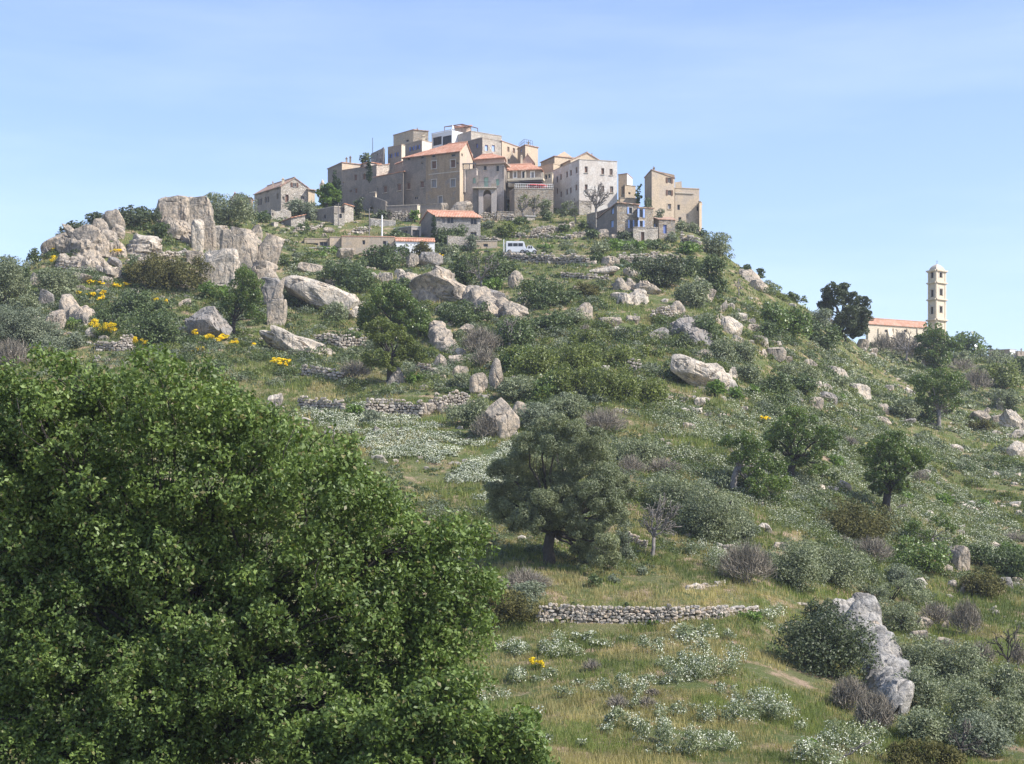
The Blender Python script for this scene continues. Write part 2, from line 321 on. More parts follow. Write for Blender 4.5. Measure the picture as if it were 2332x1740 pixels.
def vnoise(x, y):
    xi, yi = np.floor(x).astype(int), np.floor(y).astype(int); fx, fy = x - xi, y - yi
    fx = fx * fx * (3 - 2 * fx); fy = fy * fy * (3 - 2 * fy)
    g = lambda a, b: _tab[a % 256, b % 256]
    return (g(xi, yi) * (1 - fx) + g(xi + 1, yi) * fx) * (1 - fy) + (g(xi, yi + 1) * (1 - fx) + g(xi + 1, yi + 1) * fx) * fy - .5
GX = (GP[:, None] - CX) / FPX * GD[None, :]; GY = np.broadcast_to(GD[None, :], GX.shape)
amp = np.clip((GD - 60) / 60, 0, 1)[None, :]
vil = np.clip((GY - 262) / 12, 0, 1) * np.clip((GX + 52) / 8, 0, 1) * np.clip((50 - GX) / 8, 0, 1)
Z = Z + amp * (1 - .75 * vil) * (.9 * vnoise(GX / 9, GY / 9) + .5 * vnoise(GX / 3.6 + 40, GY / 3.6) + .22 * vnoise(GX / 1.5 + 9, GY / 1.5 + 3))
nP, nD = Z.shape
ii = (np.arange(nP - 1)[:, None] * nD + np.arange(nD - 1)[None, :]).ravel()
me = mesh_np('hillside', np.stack([GX.ravel(), GY.ravel(), Z.ravel()], 1), [np.stack([ii, ii + nD, ii + nD + 1, ii + 1], 1)], [M['ground']], smooth=True)
tag(link_mesh('hillside', me), kind='structure')

def terr(X, Y):
    X, Y = np.asarray(X, float), np.asarray(Y, float); px = CX + FPX * X / Y
    i = np.clip(np.searchsorted(GP, px) - 1, 0, nP - 2); j = np.clip(np.searchsorted(GD, Y) - 1, 0, nD - 2)
    fi = np.clip((px - GP[i]) / (GP[i + 1] - GP[i]), 0, 1); fj = np.clip((Y - GD[j]) / (GD[j + 1] - GD[j]), 0, 1)
    return (Z[i, j] * (1 - fi) + Z[i + 1, j] * fi) * (1 - fj) + (Z[i, j + 1] * (1 - fi) + Z[i + 1, j + 1] * fi) * fj
J0 = np.searchsorted(GD, 72); J1 = np.searchsorted(GD, 428)
DD = GD[J0:J1]; PYT = HY - FPX * Z[:, J0:J1] / DD[None, :]; CM = np.minimum.accumulate(PYT, axis=1)
def at(px, py):
    """depth where the sight line through (px, py) meets the hillside; the skyline's depth if it passes above"""
    i = int(np.clip(np.searchsorted(GP, px), 0, nP - 1)); c = CM[i]
    k = np.searchsorted(-c, -py)
    if k >= len(DD): k = int(np.argmin(PYT[i]))
    return float(DD[k])
def at_many(px, py):
    out = np.full(len(px), np.nan); idx = np.clip(np.searchsorted(GP, px), 0, nP - 1)
    for i in np.unique(idx):
        s = idx == i; k = np.searchsorted(-CM[i], -py[s]); ok = (k > 0) & (k < len(DD)); o = np.full(s.sum(), np.nan)
        kk = k[ok]; c0, c1 = CM[i][kk - 1], CM[i][kk]; f = np.clip((c0 - py[s][ok]) / np.maximum(c0 - c1, 1e-6), 0, 1)
        o[ok] = DD[kk - 1] + f * (DD[kk] - DD[kk - 1]); out[s] = o
    return out

# ------------------------------------------------------------------ buildings
class House:
    """A block with two seen faces: 'L' runs from corner L to the near corner C, 'R' from C to corner R."""
    def __init__(s, name, label, cat, crop, C, L, Rr, D, mat, base=None, zb=None, group=None):
        s.crop = crop; s.mat = mat; s.win_, s.extra = [], []
        pc = cv(crop, *C); s.zt = zc(pc[1], D)
        s.C = ray(pc[0], pc[1], D)[:2]
        g = lambda q: ray(cv(crop, q[0], 0)[0], 0, D + q[1])[:2]
        s.Lp, s.Rp = g(L), g(Rr); s.B = s.Lp + s.Rp - s.C
        if base is not None: s.zb = zc(cv(crop, 0, base)[1], D) - .6
        elif zb is not None: s.zb = zb
        else: s.zb = min(float(terr(*p)) for p in (s.C, s.Lp, s.Rp)) - 1.
        s.zb = min(s.zb, s.zt - 1.5)
        s.origin = np.array([s.C[0], s.C[1], s.zb])
        s.root = empty(name, tuple(s.origin), label, cat, group); s.faces = {}
        for k, a, b in (('L', s.Lp, s.C), ('R', s.C, s.Rp), ('b', s.Rp, s.B), ('l', s.B, s.Lp)):
            u = b - a; ln = float(np.linalg.norm(u)); u = u / max(ln, 1e-6); s.faces[k] = (a, u, np.array([u[1], -u[0]]), ln)
        s.holes = {k: [] for k in s.faces}; s.top = {k: None for k in s.faces}
    def hit(s, f, x, y):
        a, u, nn, ln = s.faces[f]; px, py = cv(s.crop, x, y); d = np.array([(px - CX) / FPX, 1.])
        t = np.dot(a, nn) / np.dot(d, nn); q = d * t
        return float(np.dot(q - a, u)), zc(py, t)
    def p3(s, f, u_, z_, out=0.):
        a, u, nn, ln = s.faces[f]; q = a + u * u_ + nn * out; return np.array([q[0], q[1], z_])
    def rect(s, f, x0, y0, x1, y1):
        ym = (y0 + y1) / 2; u0, _ = s.hit(f, x0, ym); u1, _ = s.hit(f, x1, ym); xm = (x0 + x1) / 2
        _, z1 = s.hit(f, xm, y0); _, z0 = s.hit(f, xm, y1); return min(u0, u1), max(u0, u1), z0, z1
    def bx(s, mb, f, u0, u1, z0, z1, o0, o1):
        o = s.p3(f, u0, z0, o0); mb.box(o, s.p3(f, u1, z0, o0) - o, s.p3(f, u0, z1, o0) - o, s.p3(f, u0, z0, o1) - o)
    def win(s, f, x, y, w_, h_, pane='glass', frame='frame', sur=None, shut=None, sill=None, name='window', deep=.2, mull=True, hole=True, label=None, wmin=.45):
        """x, y: centre; w_, h_: size in crop pixels; shut: (material, 'both'|'l'|'r'|'closed')"""
        u0, u1, z0, z1 = s.rect(f, x - w_ / 2, y - h_ / 2, x + w_ / 2, y + h_ / 2)
        if u1 - u0 < wmin: m_ = (u0 + u1) / 2; u0, u1 = m_ - wmin / 2, m_ + wmin / 2
        ln = s.faces[f][3]; u0, u1 = max(u0, .12), min(u1, ln - .12)
        if u1 - u0 < .2: return None
        z1 = min(z1, s.zt - .08) if s.top[f] is None else z1; z0 = max(z0, s.zb + .1)
        inh = hole and z1 <= s.zt - .05
        if inh: s.holes[f].append((u0, u1, z0, z1))
        d = -deep if inh else .03
        mb = MB(); P = lambda a, b, o: s.p3(f, a, b, o)
        closed = shut and shut[1] == 'closed'
        if inh: mb.poly([P(u0, z0, d), P(u1, z0, d), P(u1, z1, d), P(u0, z1, d)])
        else: s.bx(mb, f, u0, u1, z0, z1, -.05, d)
        po = mb.make(name, M[shut[0] if closed else pane], s.root, s.origin)
        if label: po['label'] = label
        fr = MB(); t = .07; e0, e1 = (d + .01, d + .07)
        if name == 'window' and not closed:
            for a in ((u0, u0 + t, z0, z1), (u1 - t, u1, z0, z1), (u0 + t, u1 - t, z0, z0 + t), (u0 + t, u1 - t, z1 - t, z1)): s.bx(fr, f, *a, e0, e1)
            if mull and u1 - u0 > .6: c_ = (u0 + u1) / 2; s.bx(fr, f, c_ - t / 2, c_ + t / 2, z0 + t, z1 - t, e0, e1)
            fr.make('window_frame', M[frame], po, (0, 0, 0))
            po.children[-1].data.transform(__import__('mathutils').Matrix.Translation(tuple(-s.origin)))
        if sur:
            q = MB(); b = .14
            for a in ((u0 - b, u0, z0, z1 + b), (u1, u1 + b, z0, z1 + b), (u0, u1, z1, z1 + b)): s.bx(q, f, *a, .0, .035)
            s.bx(q, f, u0 - b, u1 + b, z0 - .12, z0, .0, .10); q.make('window_surround' if name == 'window' else 'door_surround', M[sur], s.root, s.origin)
        elif sill:
            q = MB(); s.bx(q, f, u0 - .1, u1 + .1, z0 - .1, z0 - .0, .0, .12); q.make('sill', M[sill], s.root, s.origin)
        if shut and not closed:
            w2 = (u1 - u0) * .52
            for side in ('l', 'r'):
                if shut[1] in ('both', side):
                    q = MB(); a = (u0 - w2 - .03, u0 - .03) if side == 'l' else (u1 + .03, u1 + w2 + .03)
                    s.bx(q, f, *a, z0 - .03, z1 + .03, .02, .07)
                    k_ = 6
                    for i_ in range(k_):
                        zz = z0 + (z1 - z0) * (i_ + .5) / k_; s.bx(q, f, a[0] + .06, a[1] - .06, zz - .04, zz + .02, .07, .09)
                    so = q.make('shutter', M[shut[0]], po, s.origin)
        return po
    def box(s, f, x0, y0, x1, y1, o0, o1, mat, name):
        mb = MB(); s.bx(mb, f, *s.rect(f, x0, y0, x1, y1), o0, o1); return mb.make(name, M[mat], s.root, s.origin)
    def gable(s, f, hp, at_=.5, h0=0., h1=0.):
        s.top[f] = [(0, h0), (at_, hp), (1, h1)]
    def slab(s, pts, mat, name='roof', t=.14):
        """roof plane: pts = (eave0, eave1, ridge1, ridge0); uv in metres along eave and slope"""
        pts = [np.asarray(p, float) for p in pts]; me = bpy.data.meshes.new(name)
        dn = np.array([0, 0, -t]); V = pts + [p + dn for p in pts]; n_ = len(pts)
        fs = [tuple(range(n_)), tuple(range(n_, 2 * n_))[::-1]] + [((i + 1) % n_, i, i + n_, (i + 1) % n_ + n_) for i in range(n_)]
        me.from_pydata([tuple(p - s.origin) for p in V], [], fs); me.materials.append(M[mat])
        e = pts[1] - pts[0]; e /= np.linalg.norm(e) + 1e-9; uvl = me.uv_layers.new(name='UVMap')
        for lp in me.loops:
            q = V[lp.vertex_index] - pts[0]; uu = float(np.dot(q, e)); vv = float(np.linalg.norm(q - e * uu)); uvl.data[lp.index].uv = (uu, vv)
        me.update(); return link_mesh(name, me, s.root)
    def roof(s, kind, hp=1.2, mat='tile', over=.35, hipL=0., hipR=0., hs=(0, 0, 0, 0), crest=True):
        zt = s.zt; c3 = lambda p, h: np.array([p[0], p[1], zt + h])
        if kind == 'flat':
            mb = MB(); mb.poly([c3(s.C, -.3), c3(s.Rp, -.3), c3(s.B, -.3), c3(s.Lp, -.3)]); mb.make('roof', M['concrete'], s.root, s.origin)
            mb = MB()
            for f in 'LRbl': s.bx(mb, f, -.0, s.faces[f][3] + .0, zt + .002, zt + .12, -.28, .06)
            mb.make('parapet_coping', M[mat], s.root, s.origin); return
        if kind == 'mono':
            hC, hL, hR, hB = hs; s.top['L'] = [(0, hL), (1, hC)]; s.top['R'] = [(0, hC), (1, hR)]; s.top['b'] = [(0, hR), (1, hB)]; s.top['l'] = [(0, hB), (1, hL)]
            cen = (s.C + s.B) / 2; P = []
            for p, h in ((s.C, hC), (s.Rp, hR), (s.B, hB), (s.Lp, hL)):
                d = p - cen; d = d / np.linalg.norm(d) * over * 1.3; P.append(c3(p + d, h + .15))
            s.slab([P[3], P[0], P[1], P[2]], mat); return
        # ridge roofs. 'gR': ridge parallel to face L, gables on R and l;  'gL': ridge parallel to face R
        if kind == 'gR':
            a0, a1, b1, b0 = s.Lp, s.C, s.Rp, s.B
            if not hipR: s.gable('R', hp)
            if not hipL: s.gable('l', hp)
        else:
            a0, a1, b1, b0 = s.C, s.Rp, s.B, s.Lp
            if not hipR: s.gable('b', hp)
            if not hipL: s.gable('L', hp)
        u = (a1 - a0) / np.linalg.norm(a1 - a0); v_ = (b0 - a0) / np.linalg.norm(b0 - a0); half = np.linalg.norm(b0 - a0) / 2
        m0, m1 = (a0 + b0) / 2, (a1 + b1) / 2; dr = hp / half * over; o = over * .6
        r0 = m0 + u * (hipL if hipL else -o); r1 = m1 - u * (hipR if hipR else -o)
        e = lambda p, su, sv: np.array([*(p + u * su * o + v_ * sv * over), zt - dr + .15])
        rr = lambda p: np.array([p[0], p[1], zt + hp + .15])
        s.slab([e(a0, -1, -1), e(a1, 1, -1), rr(r1), rr(r0)], mat)
        s.slab([e(b1, 1, 1), e(b0, -1, 1), rr(r0), rr(r1)], mat)
        if hipL: s.slab([e(b0, -1, 1), e(a0, -1, -1), rr(r0)], mat)
        if hipR: s.slab([e(a1, 1, -1), e(b1, 1, 1), rr(r1)], mat)
        if crest:
            mb = MB(); mb.tube([rr(r0) + [0, 0, .02], rr(r1) + [0, 0, .02]], [.13, .13], 8); mb.make('ridge_tiles', M[mat], s.root, s.origin)
    def chimney(s, x, y, w_=14, h_=40, d=1.5, mat='beige', f='L', cap=True):
        px, py = cv(s.crop, x, y); D = s.C[1] + d; k = CROPS[s.crop][2]; W_ = w_ / k / FPX * D; H_ = h_ / k / FPX * D
        p = ray(px, py, D); mb = MB(); mb.box(p + [-W_ / 2, -W_ / 2, -H_ - .6], (W_, 0, 0), (0, W_, 0), (0, 0, H_ + .6))
        if cap: mb.box(p + [-W_ * .65, -W_ * .65, .01], (W_ * 1.3, 0, 0), (0, W_ * 1.3, 0), (0, 0, .1)); mb.box(p + [-W_ * .3, -W_ * .3, .11], (W_ * .6, 0, 0), (0, W_ * .6, 0), (0, 0, .22))
        mb.make('chimney', M[mat], s.root, s.origin)
    def done(s, mats=None):  # per-face materials; many left faces get darker ones as painted shade
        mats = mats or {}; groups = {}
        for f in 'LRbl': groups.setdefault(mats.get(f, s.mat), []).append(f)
        for mt, fl in groups.items():
            mb = MB()
            for f in fl:
                a, u, nn, ln = s.faces[f]; H_ = [h for h in s.holes[f] if h[1] > h[0]]
                xs = sorted({0., ln, *[h[0] for h in H_], *[h[1] for h in H_]}); zs = sorted({s.zb, s.zt, *[h[2] for h in H_], *[h[3] for h in H_]})
                xs = [x for x in xs if 0 <= x <= ln]; zs = [z for z in zs if s.zb <= z <= s.zt]
                for i in range(len(xs) - 1):
                    for j in range(len(zs) - 1):
                        xm, zm = (xs[i] + xs[i + 1]) / 2, (zs[j] + zs[j + 1]) / 2
                        if any(h[0] < xm < h[1] and h[2] < zm < h[3] for h in H_): continue
                        mb.poly([s.p3(f, xs[i], zs[j]), s.p3(f, xs[i + 1], zs[j]), s.p3(f, xs[i + 1], zs[j + 1]), s.p3(f, xs[i], zs[j + 1])])
                for (u0, u1, z0, z1) in H_:
                    P = lambda a_, b_, o: s.p3(f, a_, b_, o); d = -.25
                    for q in ((u0, z0, u0, z1), (u1, z1, u1, z0), (u0, z1, u1, z1), (u1, z0, u0, z0)):
                        mb.poly([P(q[0], q[1], 0), P(q[2], q[3], 0), P(q[2], q[3], d), P(q[0], q[1], d)])
                if s.top[f]:
                    tp = s.top[f]; pts = [s.p3(f, 0, s.zt), s.p3(f, ln, s.zt)] + [s.p3(f, ln * t, s.zt + h) for t, h in tp[::-1]]
                    q = [pts[0]]
                    for p in pts[1:]:
                        if np.linalg.norm(p - q[-1]) > 1e-4: q.append(p)
                    if np.linalg.norm(q[0] - q[-1]) < 1e-4: q.pop()
                    if len(q) > 2: mb.poly(q)
            if mb.f: mb.make('wall', M[mt], s.root, s.origin)
        return s

def hs(*a, **k): return House(*a, **k)
# --- west end: two pale cottages behind the olive
h = hs('cottage', 'cream cottage with thin red roof edge half hidden behind the dark olive on the crag', 'house', 'D', (1805, 112), (1700, 4), (1812, 6), 322, 'cream', base=240)
h.win('L', 1770, 165, 22, 40, shut=('wood', 'both')); h.roof('gL', 1.2, 'tile'); h.done()
h = hs('cottage', 'small peach cottage with one pale blue shutter, left of the long brown farmhouse', 'house', 'D', (1893, 118), (1812, 2), (1905, 6), 316, 'rosy', base=250)
h.win('L', 1858, 165, 24, 48, shut=('blue', 'closed'), sur='surround'); h.roof('mono', mat='tile', hs=(.0, .4, .8, 1.)); h.done()
# --- long farmhouse
h = hs('farmhouse', 'long stone farmhouse with a low gable and arched doorway, leftmost of the village', 'house', 'A', (440, 850), (105, 7.2), (782, 1.6), 305, 'beige2', base=1210)
h.gable('R', 1.6)
for x, y, ww, hh in ((182, 935, 15, 36), (275, 905, 24, 46), (403, 865, 20, 48), (400, 975, 24, 64), (162, 1048, 16, 76), (192, 1045, 24, 80), (250, 1020, 14, 68), (280, 1015, 24, 74)): h.win('L', x, y, ww, hh, wmin=.6)
h.win('R', 610, 832, 44, 52, shut=('wood', 'both')); h.win('R', 515, 1003, 42, 100, pane='wood', name='door', sur='stone_pale'); h.win('R', 712, 995, 44, 46, sur='stone_pale'); h.win('R', 470, 1000, 24, 40, pane='frame')
h.roof('gR', 1.6, 'tile_old', over=.2); h.chimney(465, 765, 28, 45, 1., 'cream'); h.chimney(338, 805, 14, 20, 3, 'beige')
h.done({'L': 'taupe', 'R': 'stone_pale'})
h = hs('lean_to', 'low rendered lean-to against the right gable of the long farmhouse', 'annex', 'A', (782, 900), (770, 2), (865, 1.), 306, 'beige2', base=1130)
h.roof('mono', mat='tile_old', hs=(.1, .5, .1, .6)); h.done()
# --- grey block, upper left
h = hs('tall_house', 'tall grey flat-topped house at the left edge of the main village block', 'house', 'A', (1205, 575), (1026, 5.5), (1440, 3), 322, 'taupe', base=1150)
h.roof('mono', mat='tile_old', hs=(.3, .3, .6, .8), over=.15); h.chimney(1262, 505, 22, 40, 4, 'stone'); h.chimney(1310, 490, 22, 50, 4, 'stone')
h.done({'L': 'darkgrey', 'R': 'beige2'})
h = hs('tall_house', 'dark grey house with four shuttered windows behind the slender right-hand cypress', 'house', 'A', (1638, 596), (1206, 4.4), (1798, 2.6), 316, 'darkgrey', base=1180)
for x, y, ww, hh in ((1375, 740, 34, 76), (1482, 728, 38, 78), (1380, 905, 34, 64), (1320, 910, 18, 26)): h.win('L', x, y, ww, hh, pane='wood', mull=False)
h.win('L', 1220, 820, 26, 40, pane='frame', mull=False)
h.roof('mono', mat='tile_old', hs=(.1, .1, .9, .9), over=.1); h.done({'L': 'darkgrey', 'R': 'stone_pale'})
h = hs('roof_terrace', 'small rosy attic room with a red roof edge above the dark grey house', 'house', 'A', (1560, 555), (1425, 3), (1700, 2.5), 323, 'white', base=700)
h.win('L', 1465, 592, 30, 22, wmin=.5); h.roof('mono', mat='tile', hs=(.0, .3, .2, .9), over=.25); h.done()
# --- long shaded wing
h = hs('wing', 'long shaded wing with brown windows left of the big orange-roofed house', 'house', 'A', (1972, 668), (1462, 7.), (1990, 5), 311.5, 'darkgrey', base=1190)
for x, y, ww, hh in ((1630, 900, 38, 70), (1745, 887, 48, 86), (1922, 860, 48, 86)): h.win('L', x, y, ww, hh, pane='wood', mull=False, sur=None, sill='coping')
h.win('L', 1497, 1058, 48, 86, name='door', pane='glass'); h.roof('mono', mat='tile', hs=(.0, .0, 1.0, 1.0), over=.3); h.done()
h = hs('buttress', 'curved grey buttress with a small lit corner in front of the shaded wing', 'wall', 'A', (1625, 925), (1555, .6), (1640, 2.2), 308.5, 'cream', base=1060); h.roof('flat', mat='coping'); h.done({'R': 'cream', 'L': 'darkgrey'})  # lit corner painted cream, shaded left face painted dark grey
h = hs('outbuilding', 'low rounded grey outbuilding at the foot of the shaded wing', 'shed', 'A', (1752, 1035), (1600, .8), (1770, 3.), 307.5, 'darkgrey', base=1190)
h.roof('mono', mat='coping', hs=(-.1, .9, .2, 1.), over=.05); h.done()
# --- big orange-roofed house
h = hs('big_house', 'largest house, worn brown render, orange tiled roof and five rows of windows', 'house', 'B', (1030, 408), (318, 5.2), (1192, 7.), 309, 'brown', base=1180)
for x, y in ((707, 580), (945, 565)): h.win('L', x, y, 58, 94, pane='wood', sur='surround', mull=False)
for x, y in ((707, 815), (945, 808)): h.win('L', x, y, 58, 96, pane='greyshut', frame='frame', sur='surround')
for x, y, ww, hh in ((390, 510, 42, 36), (562, 486, 36, 32), (700, 468, 44, 36), (948, 460, 54, 34), (557, 560, 20, 26), (1000, 560, 16, 22)): h.win('L', x, y, ww, hh, mull=False)
for x, y in ((388, 845), (557, 825)): h.win('L', x, y, 46, 84, pane='wood', mull=False, sill='coping')
h.win('L', 481, 995, 46, 42, frame='surround'); h.win('L', 787, 1022, 46, 92, name='door', pane='greyshut', sur='surround')
for x in (670, 735, 835, 897, 945, 990): h.win('L', x, 975, 12, 14, mull=False, wmin=.2)
h.win('R', 1060, 455, 18, 34, mull=False, wmin=.3)
h.roof('gR', 2.35, 'tile', over=.35, hipL=8.)
h.box('L', 320, 440, 600, 1180, .0, .03, 'darkgrey', 'dark_render_patch'); h.box('L', 640, 676, 1030, 688, .0, .06, 'coping', 'string_course')
h.done({'R': 'beige2'})
# patch must not cover windows on its area: rebuild as frame pieces
def reskin(h, f, x0, y0, x1, y1, mat, name):
    for o in list(h.root.children):
        if o.name.startswith(name): bpy.data.objects.remove(o)
    U0, U1, Z0, Z1 = h.rect(f, x0, y0, x1, y1); U0 = max(U0, 0.02); Z0 = max(Z0, h.zb); Z1 = min(Z1, h.zt - .02); mb = MB()
    H_ = [q for q in h.holes[f] if q[0] < U1 and q[1] > U0]
    xs = sorted({U0, U1, *[min(max(t, U0), U1) for q in H_ for t in q[:2]]}); zs = sorted({Z0, Z1, *[min(max(t, Z0), Z1) for q in H_ for t in q[2:]]})
    for i in range(len(xs) - 1):
        for j in range(len(zs) - 1):
            xm, zm = (xs[i] + xs[i + 1]) / 2, (zs[j] + zs[j + 1]) / 2
            if any(q[0] < xm < q[1] and q[2] < zm < q[3] for q in H_): continue
            P = lambda a_, b_: h.p3(f, a_, b_, .012)
            mb.poly([P(xs[i], zs[j]), P(xs[i + 1], zs[j]), P(xs[i + 1], zs[j + 1]), P(xs[i], zs[j + 1])])
    mb.make(name, M[mat], h.root, h.origin)
reskin(h, 'L', 318, 405, 606, 1180, 'darkgrey', 'dark_render_patch')  # left third of the facade in the darker render colour
# --- upper houses, left to right
h = hs('top_house', 'beige box-like house on the skyline, left of the white roof terrace', 'house', 'B', (447, 150), (198, 4.5), (637, 1.2), 331, 'beige', base=560)
h.win('L', 375, 278, 34, 30, mull=False); h.win('R', 600, 270, 14, 30, mull=False); h.roof('mono', mat='tile_old', hs=(.1, .1, .1, .1), over=.12); h.chimney(497, 135, 14, 20, 1, 'stone')
h.done({'R': 'stone', 'L': 'beige'})
h = hs('terraced_house', 'low taupe house with faded blue shutters below the beige skyline house', 'house', 'B', (300, 326), (128, 2.6), (345, 1.), 324, 'taupe', base=620)
for x, y in ((162, 470), (240, 452)): h.win('L', x, y, 20, 48, shut=('bluedark', 'both'))
h.roof('flat', mat='beige'); h.done({'R': 'cream'})
h = hs('terraced_house', 'taupe house with two dark blue shuttered windows and a slim cream chimney', 'house', 'B', (556, 272), (340, 3.6), (680, 2.), 326, 'taupe', base=620)
for x, y in ((430, 380), (505, 360)): h.win('L', x, y, 26, 48, shut=('bluedark', 'both'))
h.roof('flat', mat='beige'); h.chimney(578, 228, 40, 110, 1.2, 'cream'); h.done({'R': 'white'})
h = hs('ruined_house', 'dark stone house stepping down on the far left of the upper village', 'house', 'A', (1728, 365), (1568, 5), (1745, 3), 325, 'stone_grey', base=760)
h.roof('mono', mat='stone_grey', hs=(0, -.9, .0, -.6), over=.05); h.win('L', 1690, 530, 20, 24, mull=False); h.win('L', 1650, 450, 18, 26, mull=False); h.done()
h = hs('lean_to', 'tiny pale tiled roof step against the left side of the big house', 'annex', 'B', (315, 545), (225, 1.5), (322, 2), 316.5, 'taupe', base=700)
h.roof('mono', mat='tile', hs=(.0, -.2, .7, .5), over=.2); h.done()
# --- white roof terrace house
h = hs('terrace_house', 'modern white house with wide dark windows on top of the village', 'house', 'B', (933, 155), (678, 3.6), (1112, 2.6), 330, 'modern', base=420)
h.win('L', 748, 282, 108, 104, frame='metal'); h.win('L', 870, 272, 112, 112, frame='metal')
h.box('L', 676, 160, 932, 172, 0, .1, 'modern', 'fascia'); h.roof('flat', mat='modern'); h.done()
# pergola
pg = empty('pergola', tuple(ray(*cv('B', 1050, 150), 332)), 'thin brown pergola frame over the top roof terrace', 'pergola'); o0 = np.array(pg.location)
mb = MB(); q = lambda x, y, d: ray(*cv('B', x, y), d)
for x, y, y2 in ((838, 105, 165), (1058, 70, 150), (1170, 100, 160), (1255, 122, 170)): mb.tube([q(x, y2 + 20, 332), q(x, y, 332)], [.07, .07])
for x, y, y2 in ((950, 92, 150), (1115, 110, 150)): mb.tube([q(x, y2 + 20, 336), q(x, y, 336)], [.07, .07])
mb.make('frame', M['vmetal'], pg, o0); 
mb = MB()
for a, b in (((838, 105, 332), (1058, 70, 332)), ((1058, 70, 332), (1170, 100, 332)), ((1170, 100, 332), (1255, 122, 332)), ((838, 105, 332), (950, 92, 336)), ((950, 92, 336), (1115, 108, 336)), ((1115, 108, 336), (1170, 100, 332))):
    mb.tube([q(*a), q(*b)], [.09, .09])
for t in np.linspace(0, 1, 8): mb.tube([q(1040 + 60 * t, 78 + 18 * t, 332), q(1090 + 90 * t, 84 + 20 * t, 336)], [.05, .05])
mb.make('roof_beams', M['vmetal'], pg, o0)
h = hs('rooftop_room', 'red rooftop room under the brown pergola', 'rooftop room', 'B', (1110, 118), (962, 1.), (1165, 1.), 335, 'rosy', base=200); h.roof('mono', mat='tile', hs=(.0, .2, .7, .9), over=.3); h.done()
def parasol(crop, x, y0, y1, D, rw, label, closed, mat):
    a, b = ray(*cv(crop, x, y0), D), ray(*cv(crop, x, y1), D); r_ = empty('parasol', tuple(b), label, 'parasol'); H_ = a[2] - b[2]
    mb = MB(); mb.tube([(0, 0, 0), (0, 0, H_)], [.04, .04]); mb.make('pole', M['modern'], r_)
    mb = MB(); k = 10
    pr = [(.02, 1.0), (.22, .62), (.30, .3), (.12, .22)] if closed else [(.03, 1.0), (.5, .86), (1., .64), (1.01, .56)]
    P = [[(rw * rr_ * math.cos(t) * (1 if i % 2 or closed else .97), rw * rr_ * math.sin(t), H_ * hh) for i, t in enumerate(np.linspace(0, 2 * math.pi, k, endpoint=False))] for rr_, hh in pr]
    for i in range(len(P) - 1):
        for j in range(k): mb.poly([P[i + 1][j], P[i + 1][(j + 1) % k], P[i][(j + 1) % k], P[i][j]])
    mb.make('canopy', M[mat], r_)
parasol('B', 942, 78, 160, 331.5, .9, 'closed white parasol standing on the top roof terrace', True, 'whitecloth')
h = hs('stone_house', 'pale rubble stone house high on the skyline right of the roof terrace', 'house', 'B', (1172, 160), (1010, 3), (1556, 4.), 328, 'stone_pale', base=440); h.roof('flat', mat='stone_pale'); h.done({'L': 'grey'})
h = hs('stone_house', 'rubble stone house with pale blue shutters just above the small red hipped roof', 'house', 'B', (1314, 240), (1085, 3.6), (1560, 3.2), 323, 'stone_pale', base=520)
h.win('R', 1365, 368, 38, 74, shut=('blue', 'closed')); h.win('R', 1452, 372, 38, 80, shut=('blue', 'closed')); h.win('L', 1245, 342, 26, 52, shut=('bluedark', 'closed')); h.win('L', 1150, 350, 22, 44, mull=False)
h.roof('flat', mat='stone_pale'); h.done({'L': 'darkgrey'})
h = hs('beige_house', 'plain beige house with three small dark windows right of the stone skyline houses', 'house', 'B', (1558, 292), (1540, 2), (1768, 4.8), 326, 'beige2', base=600)
for x, y, ww, hh in ((1640, 386, 26, 62), (1710, 402, 26, 62), (1643, 525, 24, 34)): h.win('R', x, y, ww, hh, pane='wood', mull=False)
h.roof('mono', mat='tile_old', hs=(.1, .1, .1, .1), over=.3); h.done()
h = hs('beige_house', 'square beige house with an open metal railing on its flat roof', 'house', 'B', (1852, 340), (1755, 3.5), (2012, 2.2), 325, 'beige2', base=620)
h.win('L', 1798, 402, 20, 38, shut=('blue', 'closed')); h.roof('mono', mat='tile_old', hs=(.1, .1, .1, .1), over=.15); h.chimney(1892, 305, 22, 42, 1., 'stone')
mb = MB(); pts = [h.p3('L', 0, h.zt + .3, -.3), h.p3('R', 0, h.zt + .3, -.3), h.p3('R', h.faces['R'][3] * .65, h.zt + .3, -.3)]
for i in range(2):
    for t in np.linspace(0, 1, 5): p_ = pts[i] * (1 - t) + pts[i + 1] * t; mb.tube([p_, p_ + [0, 0, 1.0]], [.03, .03], 4)
    for zz in (.5, 1.0): mb.tube([pts[i] + [0, 0, zz], pts[i + 1] + [0, 0, zz]], [.03, .03], 4)
mb.make('railing', M['metal'], h.root, h.origin); h.done({'L': 'taupe'})
h = hs('hipped_house', 'small rosy house with a red hipped roof in the middle of the village', 'house', 'B', (1590, 487), (1212, 1.8), (1615, 5.), 317.5, 'rosy', base=620)
h.roof('gR', 1.25, 'tile', over=.3, hipL=1.2, hipR=2.4); h.chimney(1183, 460, 22, 50, 1., 'cream'); h.done()
h = hs('small_gable', 'small rosy gable peeping over the right red roof', 'house', 'B', (1960, 552), (1800, .5), (1965, 4), 318.5, 'rosy', base=640)
h.roof('gL', 1.5, 'tile_old', over=.2); h.chimney(1805, 480, 26, 60, .5, 'cream'); h.done()
